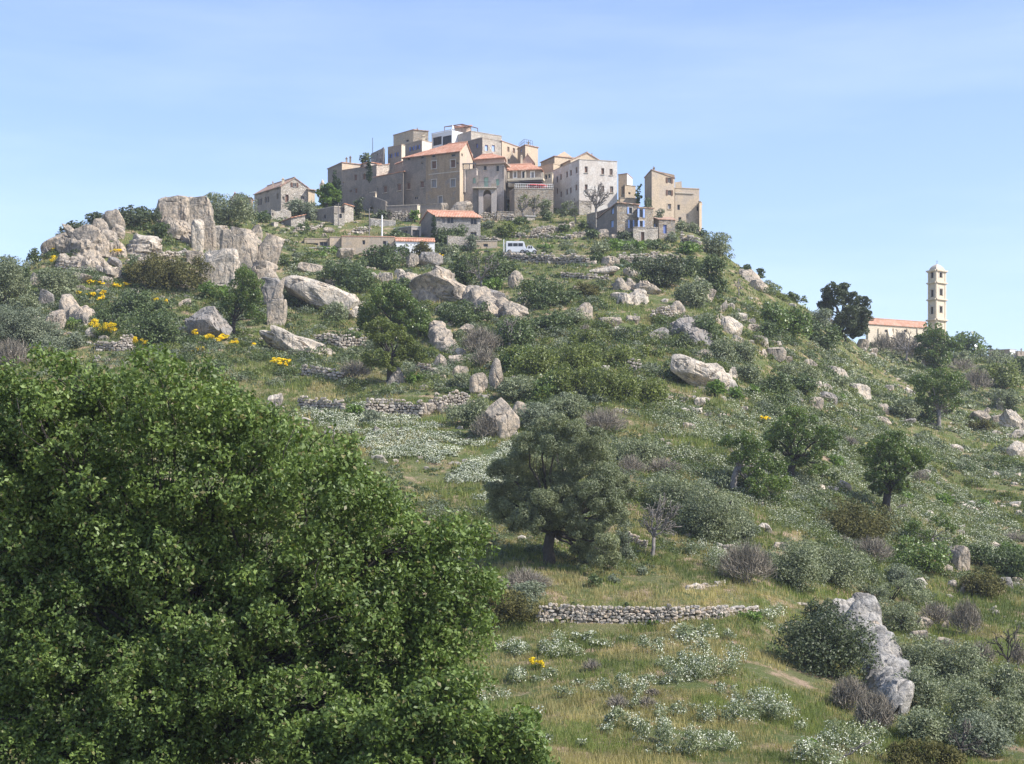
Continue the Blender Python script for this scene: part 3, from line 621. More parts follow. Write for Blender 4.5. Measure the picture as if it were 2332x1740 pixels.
# --- grey rendered house with arched porch
h = hs('porch_house', 'grey rendered house with green shutters and a tall arched porch under its balcony', 'house', 'B', (1585, 572), (1238, 1.2), (1622, 3.), 311, 'grey', base=1210)
for x, y in ((1348, 610), (1505, 625)): h.win('L', x, y, 38, 74, pane='glass', sill='coping')
h.win('L', 1360, 797, 54, 122, shut=('green', 'closed'), name='door'); h.win('L', 1503, 800, 38, 84, shut=('green', 'closed'), sill='coping')
mb = MB(); s_ = h; P0 = h.p3('L', -.3, h.zt + .05, .45); u_ = np.array([*h.faces['L'][1], 0]); mb.box(P0, u_ * (h.faces['L'][3] + .8), np.array([*h.faces['L'][2], 0]) * -3.6, (0, 0, .28)); mb.make('roof', M['tile_old'], h.root, h.origin)
h.box('L', 1572, 600, 1580, 760, .03, .13, 'metal', 'drainpipe')
h.done({'R': 'darkgrey'})
h2 = hs('terrace_wing', 'lower grey wing with an open roof loggia, left of the arched porch', 'house', 'B', (1240, 632), (1062, 1.2), (1262, 2.), 310.2, 'grey', base=1210)
h2.win('L', 1212, 778, 36, 70, shut=('green', 'closed')); h2.roof('flat', mat='coping')
h2.box('L', 1062, 640, 1108, 930, .0, .5, 'grey', 'buttress'); h2.done()
mb = MB()
for x in (1072, 1150, 1228): mb.tube([ray(*cv('B', x, 640), 310.6), ray(*cv('B', x, 570), 310.6)], [.08, .08])
for t in np.linspace(0, 1, 7): mb.tube([ray(*cv('B', 1068 + 165 * t, 566), 310.3), ray(*cv('B', 1068 + 165 * t, 562), 313.5)], [.06, .06])
mb.tube([ray(*cv('B', 1065, 568), 310.5), ray(*cv('B', 1238, 566), 310.5)], [.1, .1]); mb.make('loggia_frame', M['metal'], h2.root, h2.origin)
# porch block with an arch
def arch_block(root, origin, crop, x0, y0, x1, y1, ax0, ax1, ay, D, dep, mat):
    A = lambda x, y, d=0.: ray(*cv(crop, x, y), D) + [0, d, 0]
    r_ = (ax1 - ax0) / 2; xc = (ax0 + ax1) / 2; yc = ay + r_; N_ = 12
    arc = [(xc - r_ * math.cos(t), yc - r_ * math.sin(t)) for t in np.linspace(0, math.pi, N_ + 1)]; mb = MB()
    for d in (0., dep):
        mb.poly([A(x0, y1, d), A(ax0, y1, d), A(ax0, yc, d), A(x0, yc, d)]); mb.poly([A(ax1, y1, d), A(x1, y1, d), A(x1, yc, d), A(ax1, yc, d)])
        mb.poly([A(x0, yc, d), A(ax0, yc, d), A(ax0, y0, d), A(x0, y0, d)]); mb.poly([A(ax1, yc, d), A(x1, yc, d), A(x1, y0, d), A(ax1, y0, d)])
        for i in range(N_): mb.poly([A(*arc[i], d), A(*arc[i + 1], d), A(arc[i + 1][0], y0, d), A(arc[i][0], y0, d)])
    for i in range(N_): mb.poly([A(*arc[i]), A(*arc[i], dep), A(*arc[i + 1], dep), A(*arc[i + 1])])
    for a, b in (((x0, y1), (x0, y0)), ((x0, y0), (x1, y0)), ((x1, y0), (x1, y1)), ((ax0, y1), (ax0, yc)), ((ax1, yc), (ax1, y1))): mb.poly([A(*a), A(*a, dep), A(*b, dep), A(*b)])
    return mb.make('arched_porch', M[mat], root, origin)
arch_block(h.root, h.origin, 'B', 1266, 872, 1490, 1240, 1326, 1426, 893, 306.8, 3.6, 'grey')
mb = MB(); mb.box(ray(*cv('B', 1190, 872), 306.3), ray(*cv('B', 1494, 872), 306.3) - ray(*cv('B', 1190, 872), 306.3), (0, 4.3, 0), (0, 0, .22)); mb.make('balcony_slab', M['coping'], h.root, h.origin)
mb = MB()
for x0, y0, x1, y1 in ((1240, 712, 1264, 866), (1424, 812, 1490, 866)): a = ray(*cv('B', x0, y1), 306.5); b = ray(*cv('B', x1, y0), 306.5); mb.box(a, (b[0] - a[0], 0, 0), (0, .2, 0), (0, 0, b[2] - a[2]))
mb.make('balcony_parapet', M['taupe'], h.root, h.origin)
mb = MB(); a = ray(*cv('B', 1264, 862), 306.4); b = ray(*cv('B', 1424, 862), 306.4)
for t in np.linspace(0, 1, 12): mb.tube([a * (1 - t) + b * t, a * (1 - t) + b * t + [0, 0, 1.]], [.02, .02], 4)
mb.tube([a + [0, 0, 1.], b + [0, 0, 1.]], [.03, .03], 4); mb.make('balcony_railing', M['metal'], h.root, h.origin)
mb = MB(); a = ray(*cv('B', 1192, 1180), 307.2); b = ray(*cv('B', 1262, 880), 307.2); mb.box(a, (b[0] - a[0], 0, 0), (0, 3.2, 0), (0, 0, b[2] - a[2])); mb.make('porch_side_wall', M['darkgrey'], h.root, h.origin)
# --- restaurant house
h = hs('restaurant', 'restaurant with a red tiled roof, three white-framed windows and cream balcony', 'restaurant', 'B', (2052, 628), (1612, 1.2), (2075, 4.4), 313, 'taupe', base=960)
for x, y, ww, hh in ((1723, 702, 38, 80), (1943, 707, 40, 80)): h.win('L', x, y, ww, hh, pane='greyshut', frame='modern', sur='modern', label='window with closed greenish shutters' if x > 1800 else None)
h.win('L', 1832, 708, 38, 92, name='door', pane='glass', sur='modern')
h.roof('gR', 1.3, 'tile', over=.5, hipR=2.0)
h.box('L', 1650, 772, 2095, 800, .1, 1.9, 'cream', 'balcony_band')
for x in (1662, 1872, 2090): h.box('L', x - 9, 700, x + 9, 772, 1.6, 1.85, 'cream', 'balcony_pillar')
h.box('L', 1656, 800, 1790, 880, .1, 1.6, 'cream', 'cream_wall')
mb = MB(); a, b, c_, d_ = (h.p3('L', *h.hit('L', 1690, 862), 4.6), h.p3('L', *h.hit('L', 2110, 848), 4.6), h.p3('L', *h.hit('L', 2085, 808), .2), h.p3('L', *h.hit('L', 1730, 812), .2))
mb.prism([a, b, c_, d_], np.array([0, 0, -.12])); mb.make('awning', M['awn'], h.root, h.origin); h.done()
parasol('B', 1945, 822, 885, 308.5, 1.35, 'left one of the two open red parasols on the restaurant terrace', False, 'red')
parasol('B', 2045, 826, 889, 308.5, 1.3, 'right one of the two open red parasols on the restaurant terrace', False, 'red')
h = hs('terrace_wall', 'tall brown stone terrace wall holding the restaurant terrace with red parasols', 'wall', 'B', (1717, 880), (1655, 3.), (2205, .5), 307, 'stone', base=1290)
mb = MB(); ln = h.faces['R'][3]
for t in np.linspace(0.01, .99, 22): p_ = h.p3('R', ln * t, h.zt, -.2); mb.tube([p_, p_ + [0, 0, .95]], [.03, .03], 4)
for zz in (.5, .95): mb.tube([h.p3('R', 0.1, h.zt + zz, -.2), h.p3('R', ln - .1, h.zt + zz, -.2)], [.035, .035], 4)
mb.make('terrace_railing', M['modern'], h.root, h.origin); h.roof('flat', mat='coping'); h.done({'L': 'darkgrey'})
h = hs('cream_pavilion', 'cream pillars and low cream wall beside the white house', 'annex', 'C', (205, 410), (100, .8), (222, 2), 313.4, 'cream', base=520)
h.win('L', 130, 455, 26, 60, pane='glass'); h.win('L', 170, 440, 20, 60, pane='glass'); h.roof('flat', mat='cream'); h.done()
# --- white house
h = hs('white_house', 'big off-white house with brown windows in two rows, right of the restaurant', 'house', 'C', (546, 240), (212, 9.5), (1022, 1.6), 309, 'white', base=905)
for x, y, ww, hh in ((633, 364, 38, 78), (841, 385, 38, 78), (946, 395, 40, 78), (633, 588, 38, 76), (841, 605, 38, 76), (953, 615, 40, 78)): h.win('R', x, y, ww, hh, pane='wood', sill='coping')
for x, y in ((510, 372), (440, 405), (392, 425), (315, 457), (268, 490), (507, 590), (437, 627), (390, 645), (315, 675), (268, 635)): h.win('L', x, y, 18, 74, pane='wood', wmin=.75, mull=False)
h.win('L', 480, 745, 14, 34, mull=False); h.win('R', 1017, 744, 12, 14, mull=False, wmin=.3)
h.roof('flat', mat='coping'); h.done()
h = hs('base_wall', 'rough stone base wall under the off-white house, behind the bare tree', 'wall', 'C', (545, 752), (470, 3.), (700, .4), 308.2, 'stone_pale', base=920); h.roof('mono', mat='stone_pale', hs=(0, -.3, -1.6, -1.8), over=.0); h.done()
h = hs('gabled_house', 'beige gabled house rising behind the off-white house', 'house', 'C', (437, 246), (300, 4.5), (850, 2.5), 318, 'beige2', base=420)
h.roof('gR', 1.6, 'tile_old', over=.25); h.chimney(705, 160, 12, 50, 2.2, 'stone', cap=False); h.win('L', 428, 272, 12, 30, pane='frame', wmin=.3); h.done()
h = hs('gabled_house', 'pale house with a lopsided gable behind the restaurant and off-white house', 'house', 'C', (236, 208), (66, 4.), (512, 3.), 324, 'beige2', base=480)
h.roof('mono', mat='tile_old', hs=(.1, -.2, .4, .4), over=.2); h.gable('R', 1.4, .45); h.done({'L': 'taupe'})
h = hs('beige_house', 'plain beige house wall between the red restaurant roof and the white house', 'house', 'C', (222, 292), (20, 3), (330, 2.), 319.5, 'beige2', base=560); h.roof('flat', mat='beige'); h.done()
# --- behind right of white house
h = hs('small_house', 'small white-gabled house behind the stone ruin, right of the white house', 'house', 'C', (1146, 420), (1036, 1), (1212, 4), 316, 'beige2', base=740)
h.roof('mono', mat='tile_old', hs=(.0, .0, .0, .0), over=.1); h.done({'R': 'modern'})
h = hs('ruined_house', 'roofless beige ruin with one tiny window, right of the white house', 'ruin', 'C', (1118, 560), (1072, 2.2), (1252, 1.2), 309, 'stone', base=840)
h.win('R', 1175, 662, 20, 26, mull=False); h.win('L', 1100, 620, 30, 100, mull=False, pane='wood'); h.roof('flat', mat='stone'); h.done({'R': 'beige'})
h = hs('ruined_wall', 'low broken beige wall below the roofless ruin', 'wall', 'C', (1060, 720), (1046, 1), (1285, 1.), 307, 'beige', base=860); h.roof('flat', mat='stone'); h.done()
# --- tower house
h = hs('tower_house', 'tall narrow beige tower house with three windows, right end of the village', 'house', 'C', (1455, 408), (1366, 4.2), (1742, 1.4), 303, 'beige2', base=1080)
h.win('R', 1676, 500, 40, 64, shut=('wood', 'both')); h.win('R', 1677, 656, 40, 64, shut=('wood', 'both')); h.win('R', 1677, 828, 40, 64, shut=('greyshut', 'closed'), sur='beige')
h.roof('mono', mat='tile_old', hs=(.55, .0, -.65, -.9), over=.12); h.chimney(1482, 350, 22, 30, 2, 'stone'); h.done({'L': 'taupe', 'R': 'beige2'})
h.top['R'] = None
h = hs('ruined_block', 'broad roofless beige block with small dark windows at the far right of the village', 'ruin', 'C', (1748, 600), (1700, 3.), (2052, .8), 304.5, 'beige2', base=1140)
for x, y, ww, hh in ((1792, 838, 34, 66), (2033, 855, 28, 56), (1808, 990, 38, 56)): h.win('R', x, y, ww, hh, mull=False)
h.win('R', 1900, 950, 26, 60, pane='beige', mull=False, deep=.1)
h.gable('R', 1.5, .16, 1.3, .1); h.box('R', 1745, 655, 1980, 668, 0, .15, 'coping', 'ledge'); h.roof('flat', mat='beige'); h.top['R'] = [(0, 1.1), (.27, 1.3), (.28, .2), (1, .15)]; h.done()
h = hs('ruined_wing', 'narrow stepped ruin wall forming the last corner of the village', 'ruin', 'C', (2052, 768), (2045, 2), (2084, 1.), 304, 'beige', base=1150); h.roof('flat', mat='beige'); h.done()
# --- blue shutter house
h = hs('blue_shutter_house', 'grey stone house with powder-blue shutters below the white house', 'house', 'C', (1020, 806), (764, 6.2), (1292, .8), 286.5, 'stone', base=1170)
h.win('R', 1190, 880, 40, 80, shut=('blue', 'l'), sur='surround'); h.win('L', 963, 880, 34, 82, shut=('blue', 'closed')); h.win('L', 957, 1045, 40, 88, shut=('blue', 'closed'))
h.win('R', 1197, 1050, 36, 98, pane='glass', name='door', shut=('blue', 'both'))
h.roof('mono', mat='tile_old', hs=(.3, -1.3, .1, .4), over=.25); h.done({'L': 'darkgrey', 'R': 'stone'})
h = hs('blue_shutter_wing', 'right stone wing with a tall pair of blue shutters and a brown cellar door', 'house', 'C', (1292, 852), (1285, 1.), (1474, .8), 286.1, 'stone', base=1280)
h.win('R', 1320, 912, 44, 104, pane='glass', shut=('blue', 'both')); h.win('R', 1322, 1045, 38, 78, shut=('blue', 'both'), sur='surround')
h.roof('mono', mat='tile_old', hs=(.1, .1, .1, .3), over=.2); h.done()
h = hs('cellar_block', 'pale stone basement with a tall brown door at the foot of the blue-shuttered house', 'annex', 'C', (1224, 1090), (1216, 1.6), (1532, .6), 284.8, 'stone_pale', base=1275)
h.win('R', 1342, 1208, 44, 122, name='door', pane='wood', sur='surround'); h.roof('flat', mat='stone_pale'); h.done()
h = hs('stone_annex', 'small low stone annex with one blue shutter and a dark blue door', 'annex', 'C', (1545, 1000), (1478, 1.), (1748, .8), 288.5, 'stone', base=1200)
h.win('L', 1513, 1065, 22, 40, shut=('blue', 'l')); h.win('R', 1622, 1110, 44, 112, name='door', pane='bluedark'); h.roof('mono', mat='tile_old', hs=(.1, .6, .1, .8), over=.25); h.done()
h = hs('retaining_wall', 'dark stone retaining wall under the bare tree, left of the blue-shuttered house', 'wall', 'C', (755, 905), (640, 2.), (790, 1), 294, 'stone_grey', base=1150); h.roof('flat', mat='stone_grey'); h.done({'L': 'stone'})
# --- stone house with orange roof in front
h = hs('stone_cottage', 'stone cottage with an orange tiled roof and leafy pergola, lowest on the slope', 'house', 'B', (728, 1226), (540, 5.5), (1290, .9), 287, 'stone_grey', base=1530)
h.win('R', 825, 1272, 38, 78, pane='greyshut', mull=False); h.win('R', 912, 1274, 84, 80, pane='glass'); h.win('R', 1205, 1290, 82, 80, pane='glass'); h.win('R', 1203, 1455, 80, 66, pane='glass', mull=False); h.win('R', 900, 1440, 60, 90, name='door', pane='glass')
h.roof('gL', 1.35, 'tile', over=.35)
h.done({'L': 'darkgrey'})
# --- garage left of it
h = hs('garage', 'low grey garage with an open front left of the stone cottage', 'garage', 'B', (424, 1355), (200, 2.), (545, .6), 289, 'darkgrey', base=1500)
h.win('R', 480, 1445, 88, 96, name='door', pane='glass'); h.win('L', 340, 1420, 70, 40); h.roof('flat', mat='concrete'); h.done({'R': 'grey'})
# --- long low beige house
h = hs('long_low_house', 'long low beige house with a flat roof, two small openings', 'house', 'A', (1200, 1478), (1192, 4.2), (1868, .6), 277.5, 'beige', base=1665)
h.win('R', 1478, 1553, 36, 56, pane='glass'); h.win('R', 1738, 1578, 38, 86, name='door', pane='glass'); h.box('R', 1760, 1536, 1782, 1618, .02, .08, 'greyshut', 'door_leaf'); h.roof('flat', mat='tile'); h.done({'L': 'taupe'})
h = hs('low_annex', 'low beige annex with a wide dark window behind a little stone wall', 'annex', 'A', (736, 1508), (724, 2), (1052, .4), 279.5, 'beige', base=1640)
h.win('R', 830, 1588, 150, 56, pane='glass'); h.win('R', 975, 1580, 100, 68, pane='glass'); h.roof('flat', mat='beige'); h.done()
h = hs('low_annex', 'plain beige cube between the wide-windowed annex and the long low house', 'annex', 'A', (1052, 1488), (1046, 2.4), (1196, .3), 278.8, 'beige2', base=1650); h.roof('flat', mat='beige'); h.done()
vb = empty('vaulted_roof', tuple(ray(*cv('A', 1635, 1475), 281)), 'small pale vaulted roof rising behind the long low house', 'annex'); o0 = np.array(vb.location); mb = MB()
arc = [(-1, 0), (-.72, .45), (-.35, .85), (0, 1), (.35, .85), (.72, .45), (1, 0)]; W_, H_ = 135 / 5.5075 / FPX * 281, 58 / 5.5075 / FPX * 281
mb.prism([(a * W_, 0, b * H_ - 1.) if k not in (0, 6) else (a * W_, 0, -2.) for k, (a, b) in enumerate(arc)], np.array([0, 3.5, 0])); mb.make('vault', M['cream'], vb)
h = hs('white_outbuilding', 'low whitewashed outbuilding with an orange tiled roof, right of the long low house', 'house', 'A', (1882, 1534), (1868, 1.2), (2368, .8), 277, 'modern', base=1665)
h.roof('gL', .42, 'tile', over=.15); h.done()
h = hs('low_wall', 'low grey parapet wall with pots in front of the wide-windowed annex', 'wall', 'A', (648, 1622), (612, 1.5), (1030, .2), 277, 'stone_grey', base=1700); h.roof('flat', mat='concrete'); h.done()
# --- sheds and walls on the left slope
h = hs('ruined_hut', 'ragged pale stone ruin above the little tiled shed', 'ruin', 'A', (318, 1160), (308, 1.), (568, .8), 300, 'stone_pale', base=1330)
h.win('R', 335, 1200, 20, 40, mull=False, wmin=.3); h.top['R'] = [(0, .3), (.2, -.0), (.45, .1), (.6, .8), (.75, .5), (1, .1)]; h.done()
h = hs('tiled_shed', 'little stone shed with a red roof edge and one shaded side', 'shed', 'A', (566, 1268), (402, 3.5), (742, .5), 293, 'stone_pale', base=1500)
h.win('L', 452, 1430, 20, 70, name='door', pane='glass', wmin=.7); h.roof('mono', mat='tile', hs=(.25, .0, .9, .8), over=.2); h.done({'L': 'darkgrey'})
h = hs('field_wall', 'grey rubble wall end with a pale lit corner left of the tiled shed', 'wall', 'A', (352, 1305), (200, 5.), (404, .5), 290, 'stone_grey', base=1560); h.roof('flat', mat='coping'); h.done({'R': 'coping'})  # lit corner is painted with the paler coping colour
h = hs('long_barn', 'long dark grey barn with a single slit window below the green tree', 'barn', 'A', (1105, 1110), (570, 4.8), (1240, 2.), 300, 'darkgrey', base=1370)
h.win('L', 988, 1232, 20, 52, mull=False, wmin=.5); h.roof('mono', mat='coping', hs=(.05, -.5, .3, .2), over=.05); h.done({'R': 'darkgrey'})
h = hs('stone_hut', 'lit rubble stone hut at the right end of the long barn', 'shed', 'A', (1238, 1072), (1215, 2.), (1350, 1.), 301, 'stone_pale', base=1300); h.roof('mono', mat='tile', hs=(.0, .0, -.3, -.3), over=.15); h.done()
h = hs('stone_hut', 'tiny stone hut with a black doorway in front of the long barn', 'shed', 'A', (1106, 1190), (1100, 1.), (1240, .3), 298, 'stone_pale', base=1310); h.win('R', 1187, 1220, 30, 56, name='door', pane='glass'); h.roof('flat', mat='stone_pale'); h.done()
h = hs('retaining_wall', 'grey stone retaining wall left of the garage, behind the two poles', 'wall', 'A', (1562, 1258), (1550, 1.), (1880, 1.), 298, 'stone_grey', base=1460); h.roof('mono', mat='coping', hs=(0, 0, -.3, -.3), over=.02); h.done()
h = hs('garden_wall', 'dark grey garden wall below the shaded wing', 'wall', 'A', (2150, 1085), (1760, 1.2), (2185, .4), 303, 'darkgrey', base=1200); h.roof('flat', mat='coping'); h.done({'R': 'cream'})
h = hs('foundation', 'grey-brown foundation wall under the big house, left of the boulder', 'wall', 'B', (795, 1070), (545, 1.), (860, .6), 304, 'taupe', base=1230); h.roof('flat', mat='stone'); h.done()
h = hs('terrace_garden_wall', 'rubble wall with two small dark openings under the terrace, right of the arch', 'wall', 'B', (1495, 1170), (1485, .5), (1705, .3), 303.5, 'stone', base=1270); h.roof('flat', mat='stone'); h.done()
h = hs('garden_hut', 'small pale stone garden hut below the restaurant terrace', 'shed', 'B', (1862, 1235), (1850, 1), (1972, .3), 303, 'stone_pale', base=1310); h.roof('mono', mat='concrete', hs=(.1, .1, .1, .1), over=.2); h.done()
h = hs('garden_wall', 'low pale garden wall in front of the stone cottage', 'wall', 'B', (880, 1500), (870, 1), (1180, .3), 281, 'stone_pale', base=1620); h.roof('mono', mat='stone_pale', hs=(.3, .3, .0, .0), over=.03); h.done()
h = hs('garden_wall', 'broken beige garden wall between the stone cottage and the white van', 'wall', 'B', (1180, 1535), (1175, 1), (1500, .3), 281.5, 'beige', base=1640); h.win('R', 1355, 1590, 60, 40, mull=False); h.roof('flat', mat='stone_pale'); h.done()
# --- poles and mast
def pole(crop, x, y0, y1, D, r, label, name, mat, arm=False):
    b = ray(*cv(crop, x, y1), D); t = ray(*cv(crop, x, y0), D); r_ = empty(name, tuple(b), label, 'pole'); mb = MB(); H_ = t[2] - b[2]
    mb.tube([(0, 0, -.6), (0, 0, H_ * .5), (0, 0, H_)], [r, r * .85, r * .7], 8); mb.make('shaft', M[mat], r_)
    if arm: mb = MB(); mb.box((-.5, -.04, H_ - .35), (1., 0, 0), (0, .08, 0), (0, 0, .08)); mb.tube([(-.45, 0, H_ - .27), (-.45, 0, H_ - .1)], [.04, .04]); mb.tube([(.45, 0, H_ - .27), (.45, 0, H_ - .1)], [.04, .04]); mb.make('crossarm', M['metal'], r_)
pole('A', 1548, 1130, 1480, 290, .11, 'tall brown wooden pole behind the long low house', 'utility_pole', 'barkgrey', True)
pole('A', 1707, 1212, 1480, 284, .15, 'thick white pole standing behind the long low house', 'concrete_pole', 'modern')
pole('A', 1160, 1060, 1300, 296, .10, 'leaning grey wooden pole in front of the long barn', 'utility_pole', 'barkgrey', True)
pole('A', 1590, 240, 470, 330, .07, 'thin bare mast on the skyline above the grey ruin', 'mast', 'metal')
pole('B', 1582, 1515, 1640, 276, .09, 'short pale post left of the white van', 'post', 'modern')
# --- bell turret
bt = empty('bell_turret', tuple(ray(*cv('A', 958, 900), 316)), 'tiny domed bell turret peeping above the round green tree', 'turret'); mb = MB()
W_ = .95
for sx in (-1, 1): mb.box((sx * W_ - .25, 0, -2), (.5, 0, 0), (0, .9, 0), (0, 0, 3.2))
mb.box((-1.3, -.1, 1.2), (2.6, 0, 0), (0, 1.1, 0), (0, 0, .3)); mb.make('wall', M['cream'], bt)
mb = MB(); mb.tube([(0, .45, 1.5), (0, .45, 1.9), (0, .45, 2.3), (0, .45, 2.6)], [.95, .8, .45, .08], 10); mb.make('dome', M['coping'], bt, smooth=True)
mb = MB(); mb.tube([(0, .45, .3), (0, .45, .5), (0, .45, .95)], [.4, .32, .15], 10); mb.make('bell', M['metal'], bt)
bt.scale = (.42, .42, .8)
# --- church
h = hs('church_tower', 'pale square church bell tower with arched openings and a small dome', 'bell tower', 'H', (1468, 200), (1401, 2.1), (1550, 2.1), 386, 'church', base=870)
ARW = []
for f, lst in (('L', ((1436, 245, 16, 50), (1436, 397, 17, 62), (1434, 540, 15, 62))), ('R', ((1508, 241, 18, 50), (1510, 388, 18, 54), (1509, 533, 17, 54)))):
    for x, y, ww, hh in lst: ARW.append((f, h.rect(f, x - ww / 2, y - hh / 2, x + ww / 2, y + hh / 2))); h.win(f, x, y, ww, hh, mull=False, deep=.5, pane='glass', name='belfry_opening', wmin=.9)
for f in 'LR':
    ln = h.faces[f][3]
    for yy, hh, oo in ((196, 12, .35), (208, 6, .15), (298, 10, .32), (310, 5, .12), (438, 10, .32), (450, 5, .12), (608, 12, .40), (622, 6, .15)):
        mb = MB(); z = h.hit('R', 1470, yy)[1]; z2 = h.hit('R', 1470, yy + hh)[1]; h.bx(mb, f, -oo * (f == 'L'), ln + oo * (f == 'R'), z2, z, .0 if f == 'R' else .001, oo); mb.make('cornice', M['church'], h.root, h.origin)
    for u0 in (.0, ln - .42):
        mb = MB(); h.bx(mb, f, u0 + .01, u0 + .41, h.hit('R', 1470, 760)[1], h.zt - .02, .0, .10); mb.make('pilaster', M['church'], h.root, h.origin)
    for (ff, (u0, u1, z0, z1)) in ARW:
        if ff == f:
            mb = MB(); u0 -= .12; u1 += .12; h.bx(mb, f, u0 - .2, u0, z0, z1 + .1, 0, .07); h.bx(mb, f, u1, u1 + .2, z0, z1 + .1, 0, .07); h.bx(mb, f, u0 - .2, u1 + .2, z1 + .1, z1 + .32, 0, .07); mb.make('opening_surround', M['surround'], h.root, h.origin)
cen = (h.C + h.B) / 2; rad = np.linalg.norm(h.C - h.B) / 2; mb = MB(); prof = [(1.0, 0), (.95, .25), (.84, .65), (.66, 1.0), (.42, 1.3), (.16, 1.5), (.1, 1.6)]
rings = []
for rr_, hh in prof:
    ring = []
    for k, c_ in enumerate([h.C, h.Rp, h.B, h.Lp]):
        d = (c_ - cen) * .93; nx = ([h.C, h.Rp, h.B, h.Lp][(k + 1) % 4] - cen) * .93
        ring.append((cen[0] + d[0] * rr_, cen[1] + d[1] * rr_, h.zt + .05 + hh)); m_ = (d + nx) / 2 * 1.06; ring.append((cen[0] + m_[0] * rr_, cen[1] + m_[1] * rr_, h.zt + .05 + hh))
    rings.append(ring)
for i in range(len(rings) - 1):
    for j in range(8): mb.poly([rings[i][j], rings[i][(j + 1) % 8], rings[i + 1][(j + 1) % 8], rings[i + 1][j]])
mb.poly(rings[-1]); mb.make('dome', M['coping'], h.root, h.origin, smooth=False)
mb = MB(); t_ = np.array([cen[0], cen[1], h.zt + 1.6]); mb.tube([t_, t_ + [0, 0, .25], t_ + [0, 0, .95]], [.12, .04, .03]); mb.box(t_ + [-.18, -.03, .6], (.36, 0, 0), (0, .06, 0), (0, 0, .06)); mb.make('finial_cross', M['metal'], h.root, h.origin)
h.done({'L': 'church'})
h = hs('church', 'long pale church nave with a faded orange roof, left of the bell tower', 'church', 'H', (900, 648), (880, 3), (1392, 7.), 376, 'church', base=880)
for x in (985, 1110, 1225, 1310): h.box('R', x - 3, 690, x + 3, 800, 0, .25, 'church', 'pilaster')
h.win('R', 1210, 712, 12, 22, wmin=.8); h.win('R', 1050, 712, 12, 22, wmin=.8)
mb = MB(); ua, za = h.hit('R', 1075, 690); P = lambda u_, z_, o: h.p3('R', u_, z_, o)
mb.prism([P(ua - .5, za, 0), P(ua - .5, za - 9, 3.2), P(ua - .5, za - 9, 0)], P(ua + .8, za, 0) - P(ua - .5, za, 0)); mb.make('buttress', M['church'], h.root, h.origin)
h.roof('gL', 1.25, 'tile_faded', over=.25); h.done()
h = hs('chapel_annex', 'small dark-sided block against the church nave wall', 'annex', 'H', (1200, 728), (1138, 1), (1290, 2), 372.5, 'church', base=880); h.roof('flat', mat='church'); h.done({'L': 'grey'})
h = hs('distant_house', 'low flat grey house with a white end on the far right skyline', 'house', 'H', (2085, 866), (1905, 2), (2140, 1), 384, 'taupe', base=950); h.roof('flat', mat='concrete'); h.done({'R': 'modern'})
h = hs('distant_house', 'small dark block at the very right end of the skyline', 'house', 'H', (2150, 880), (2130, 1), (2210, 1), 383, 'taupe', base=950); h.roof('flat', mat='concrete'); h.chimney(2180, 868, 10, 14, .5, 'stone'); h.done()
# satellite dish
r_ = empty('satellite_dish', tuple(ray(*cv('H', 1795, 915), 372)), 'white satellite dish on the slope right of the church', 'satellite dish')
mb = MB(); mb.tube([(0, 0, -.5), (0, 0, 1.9)], [.05, .05]); mb.make('pole', M['metal'], r_)
mb = MB(); mb.tube([(0, .0, 1.9), (.03, -.06, 1.95), (.1, -.2, 2.05)], [.06, .25, .36], 16); mb.make('dish', M['modern'], r_)
# --- van and car
def vehicle(crop, x0, y0, x1, y1, D, label, name, cat, van):
    a, b = ray(*cv(crop, x0, y1), D), ray(*cv(crop, x1, y0), D); Ln, H_ = b[0] - a[0], b[2] - a[2]; Wd = 1.9
    r_ = empty(name, tuple((a[0] + Ln / 2, D, a[2])), label, cat)
    if van: side = [(-.5, .14), (.5, .14), (.5, .42), (.47, .58), (.40, .95), (.36, 1.), (-.49, 1.), (-.5, .9)]
    else: side = [(-.5, .22), (.5, .22), (.5, .5), (.42, .6), (.28, .68), (.14, .98), (-.28, 1.), (-.42, .68), (-.5, .6)]
    mb = MB(); mb.prism([(x * Ln, 0, z * H_) for x, z in side], np.array([0, Wd, 0])); bo = mb.make('body', M['carwhite'], r_)
    bm = bmesh.new(); bm.from_mesh(bo.data); bmesh.ops.remove_doubles(bm, verts=bm.verts, dist=1e-4); bmesh.ops.recalc_face_normals(bm, faces=bm.faces); bmesh.ops.bevel(bm, geom=bm.edges[:], offset=.09, segments=2, affect='EDGES'); bm.to_mesh(bo.data); bm.free()
    xs = np.linspace(-.40, .36, 4) if van else [-.26, -.04, .15]
    for i in range(len(xs) - 1):
        mb = MB(); mb.box((xs[i] * Ln + .05, -.02, (.60 if van else .68) * H_), ((xs[i + 1] - xs[i]) * Ln - .1, 0, 0), (0, .03, 0), (0, 0, (.24 if van else .24) * H_)); mb.make('window', M['glass'], r_)
    mb = MB(); mb.prism([(.485 * Ln, .2, .6 * H_), (.485 * Ln, Wd - .2, .6 * H_), (.415 * Ln, Wd - .2, .9 * H_), (.415 * Ln, .2, .9 * H_)], np.array([.03, 0, 0])); mb.make('windscreen', M['glass'], r_)
    rw = .36
    for x in (-.32, .32):
        for y in (-.03, Wd - .2):
            mb = MB(); mb.tube([(x * Ln, y, rw), (x * Ln, y + .23, rw)], [rw, rw], 14); wh = mb.make('wheel', M['rubber'], r_)
            mb = MB(); mb.tube([(x * Ln, y - .012, rw), (x * Ln, y - .004, rw)], [rw * .55, rw * .55], 12); mb.make('rim', M['greyshut'], wh)
    for y in (.15, Wd - .45): mb = MB(); mb.box((.5 * Ln - .02, y, .36 * H_), (.05, 0, 0), (0, .3, 0), (0, 0, .12 * H_)); mb.make('headlight', M['frame'], r_)
vehicle('B', 1606, 1536, 1862, 1700, 273.0, 'long white van parked on the terrace below the stone cottage', 'van', 'van', True)
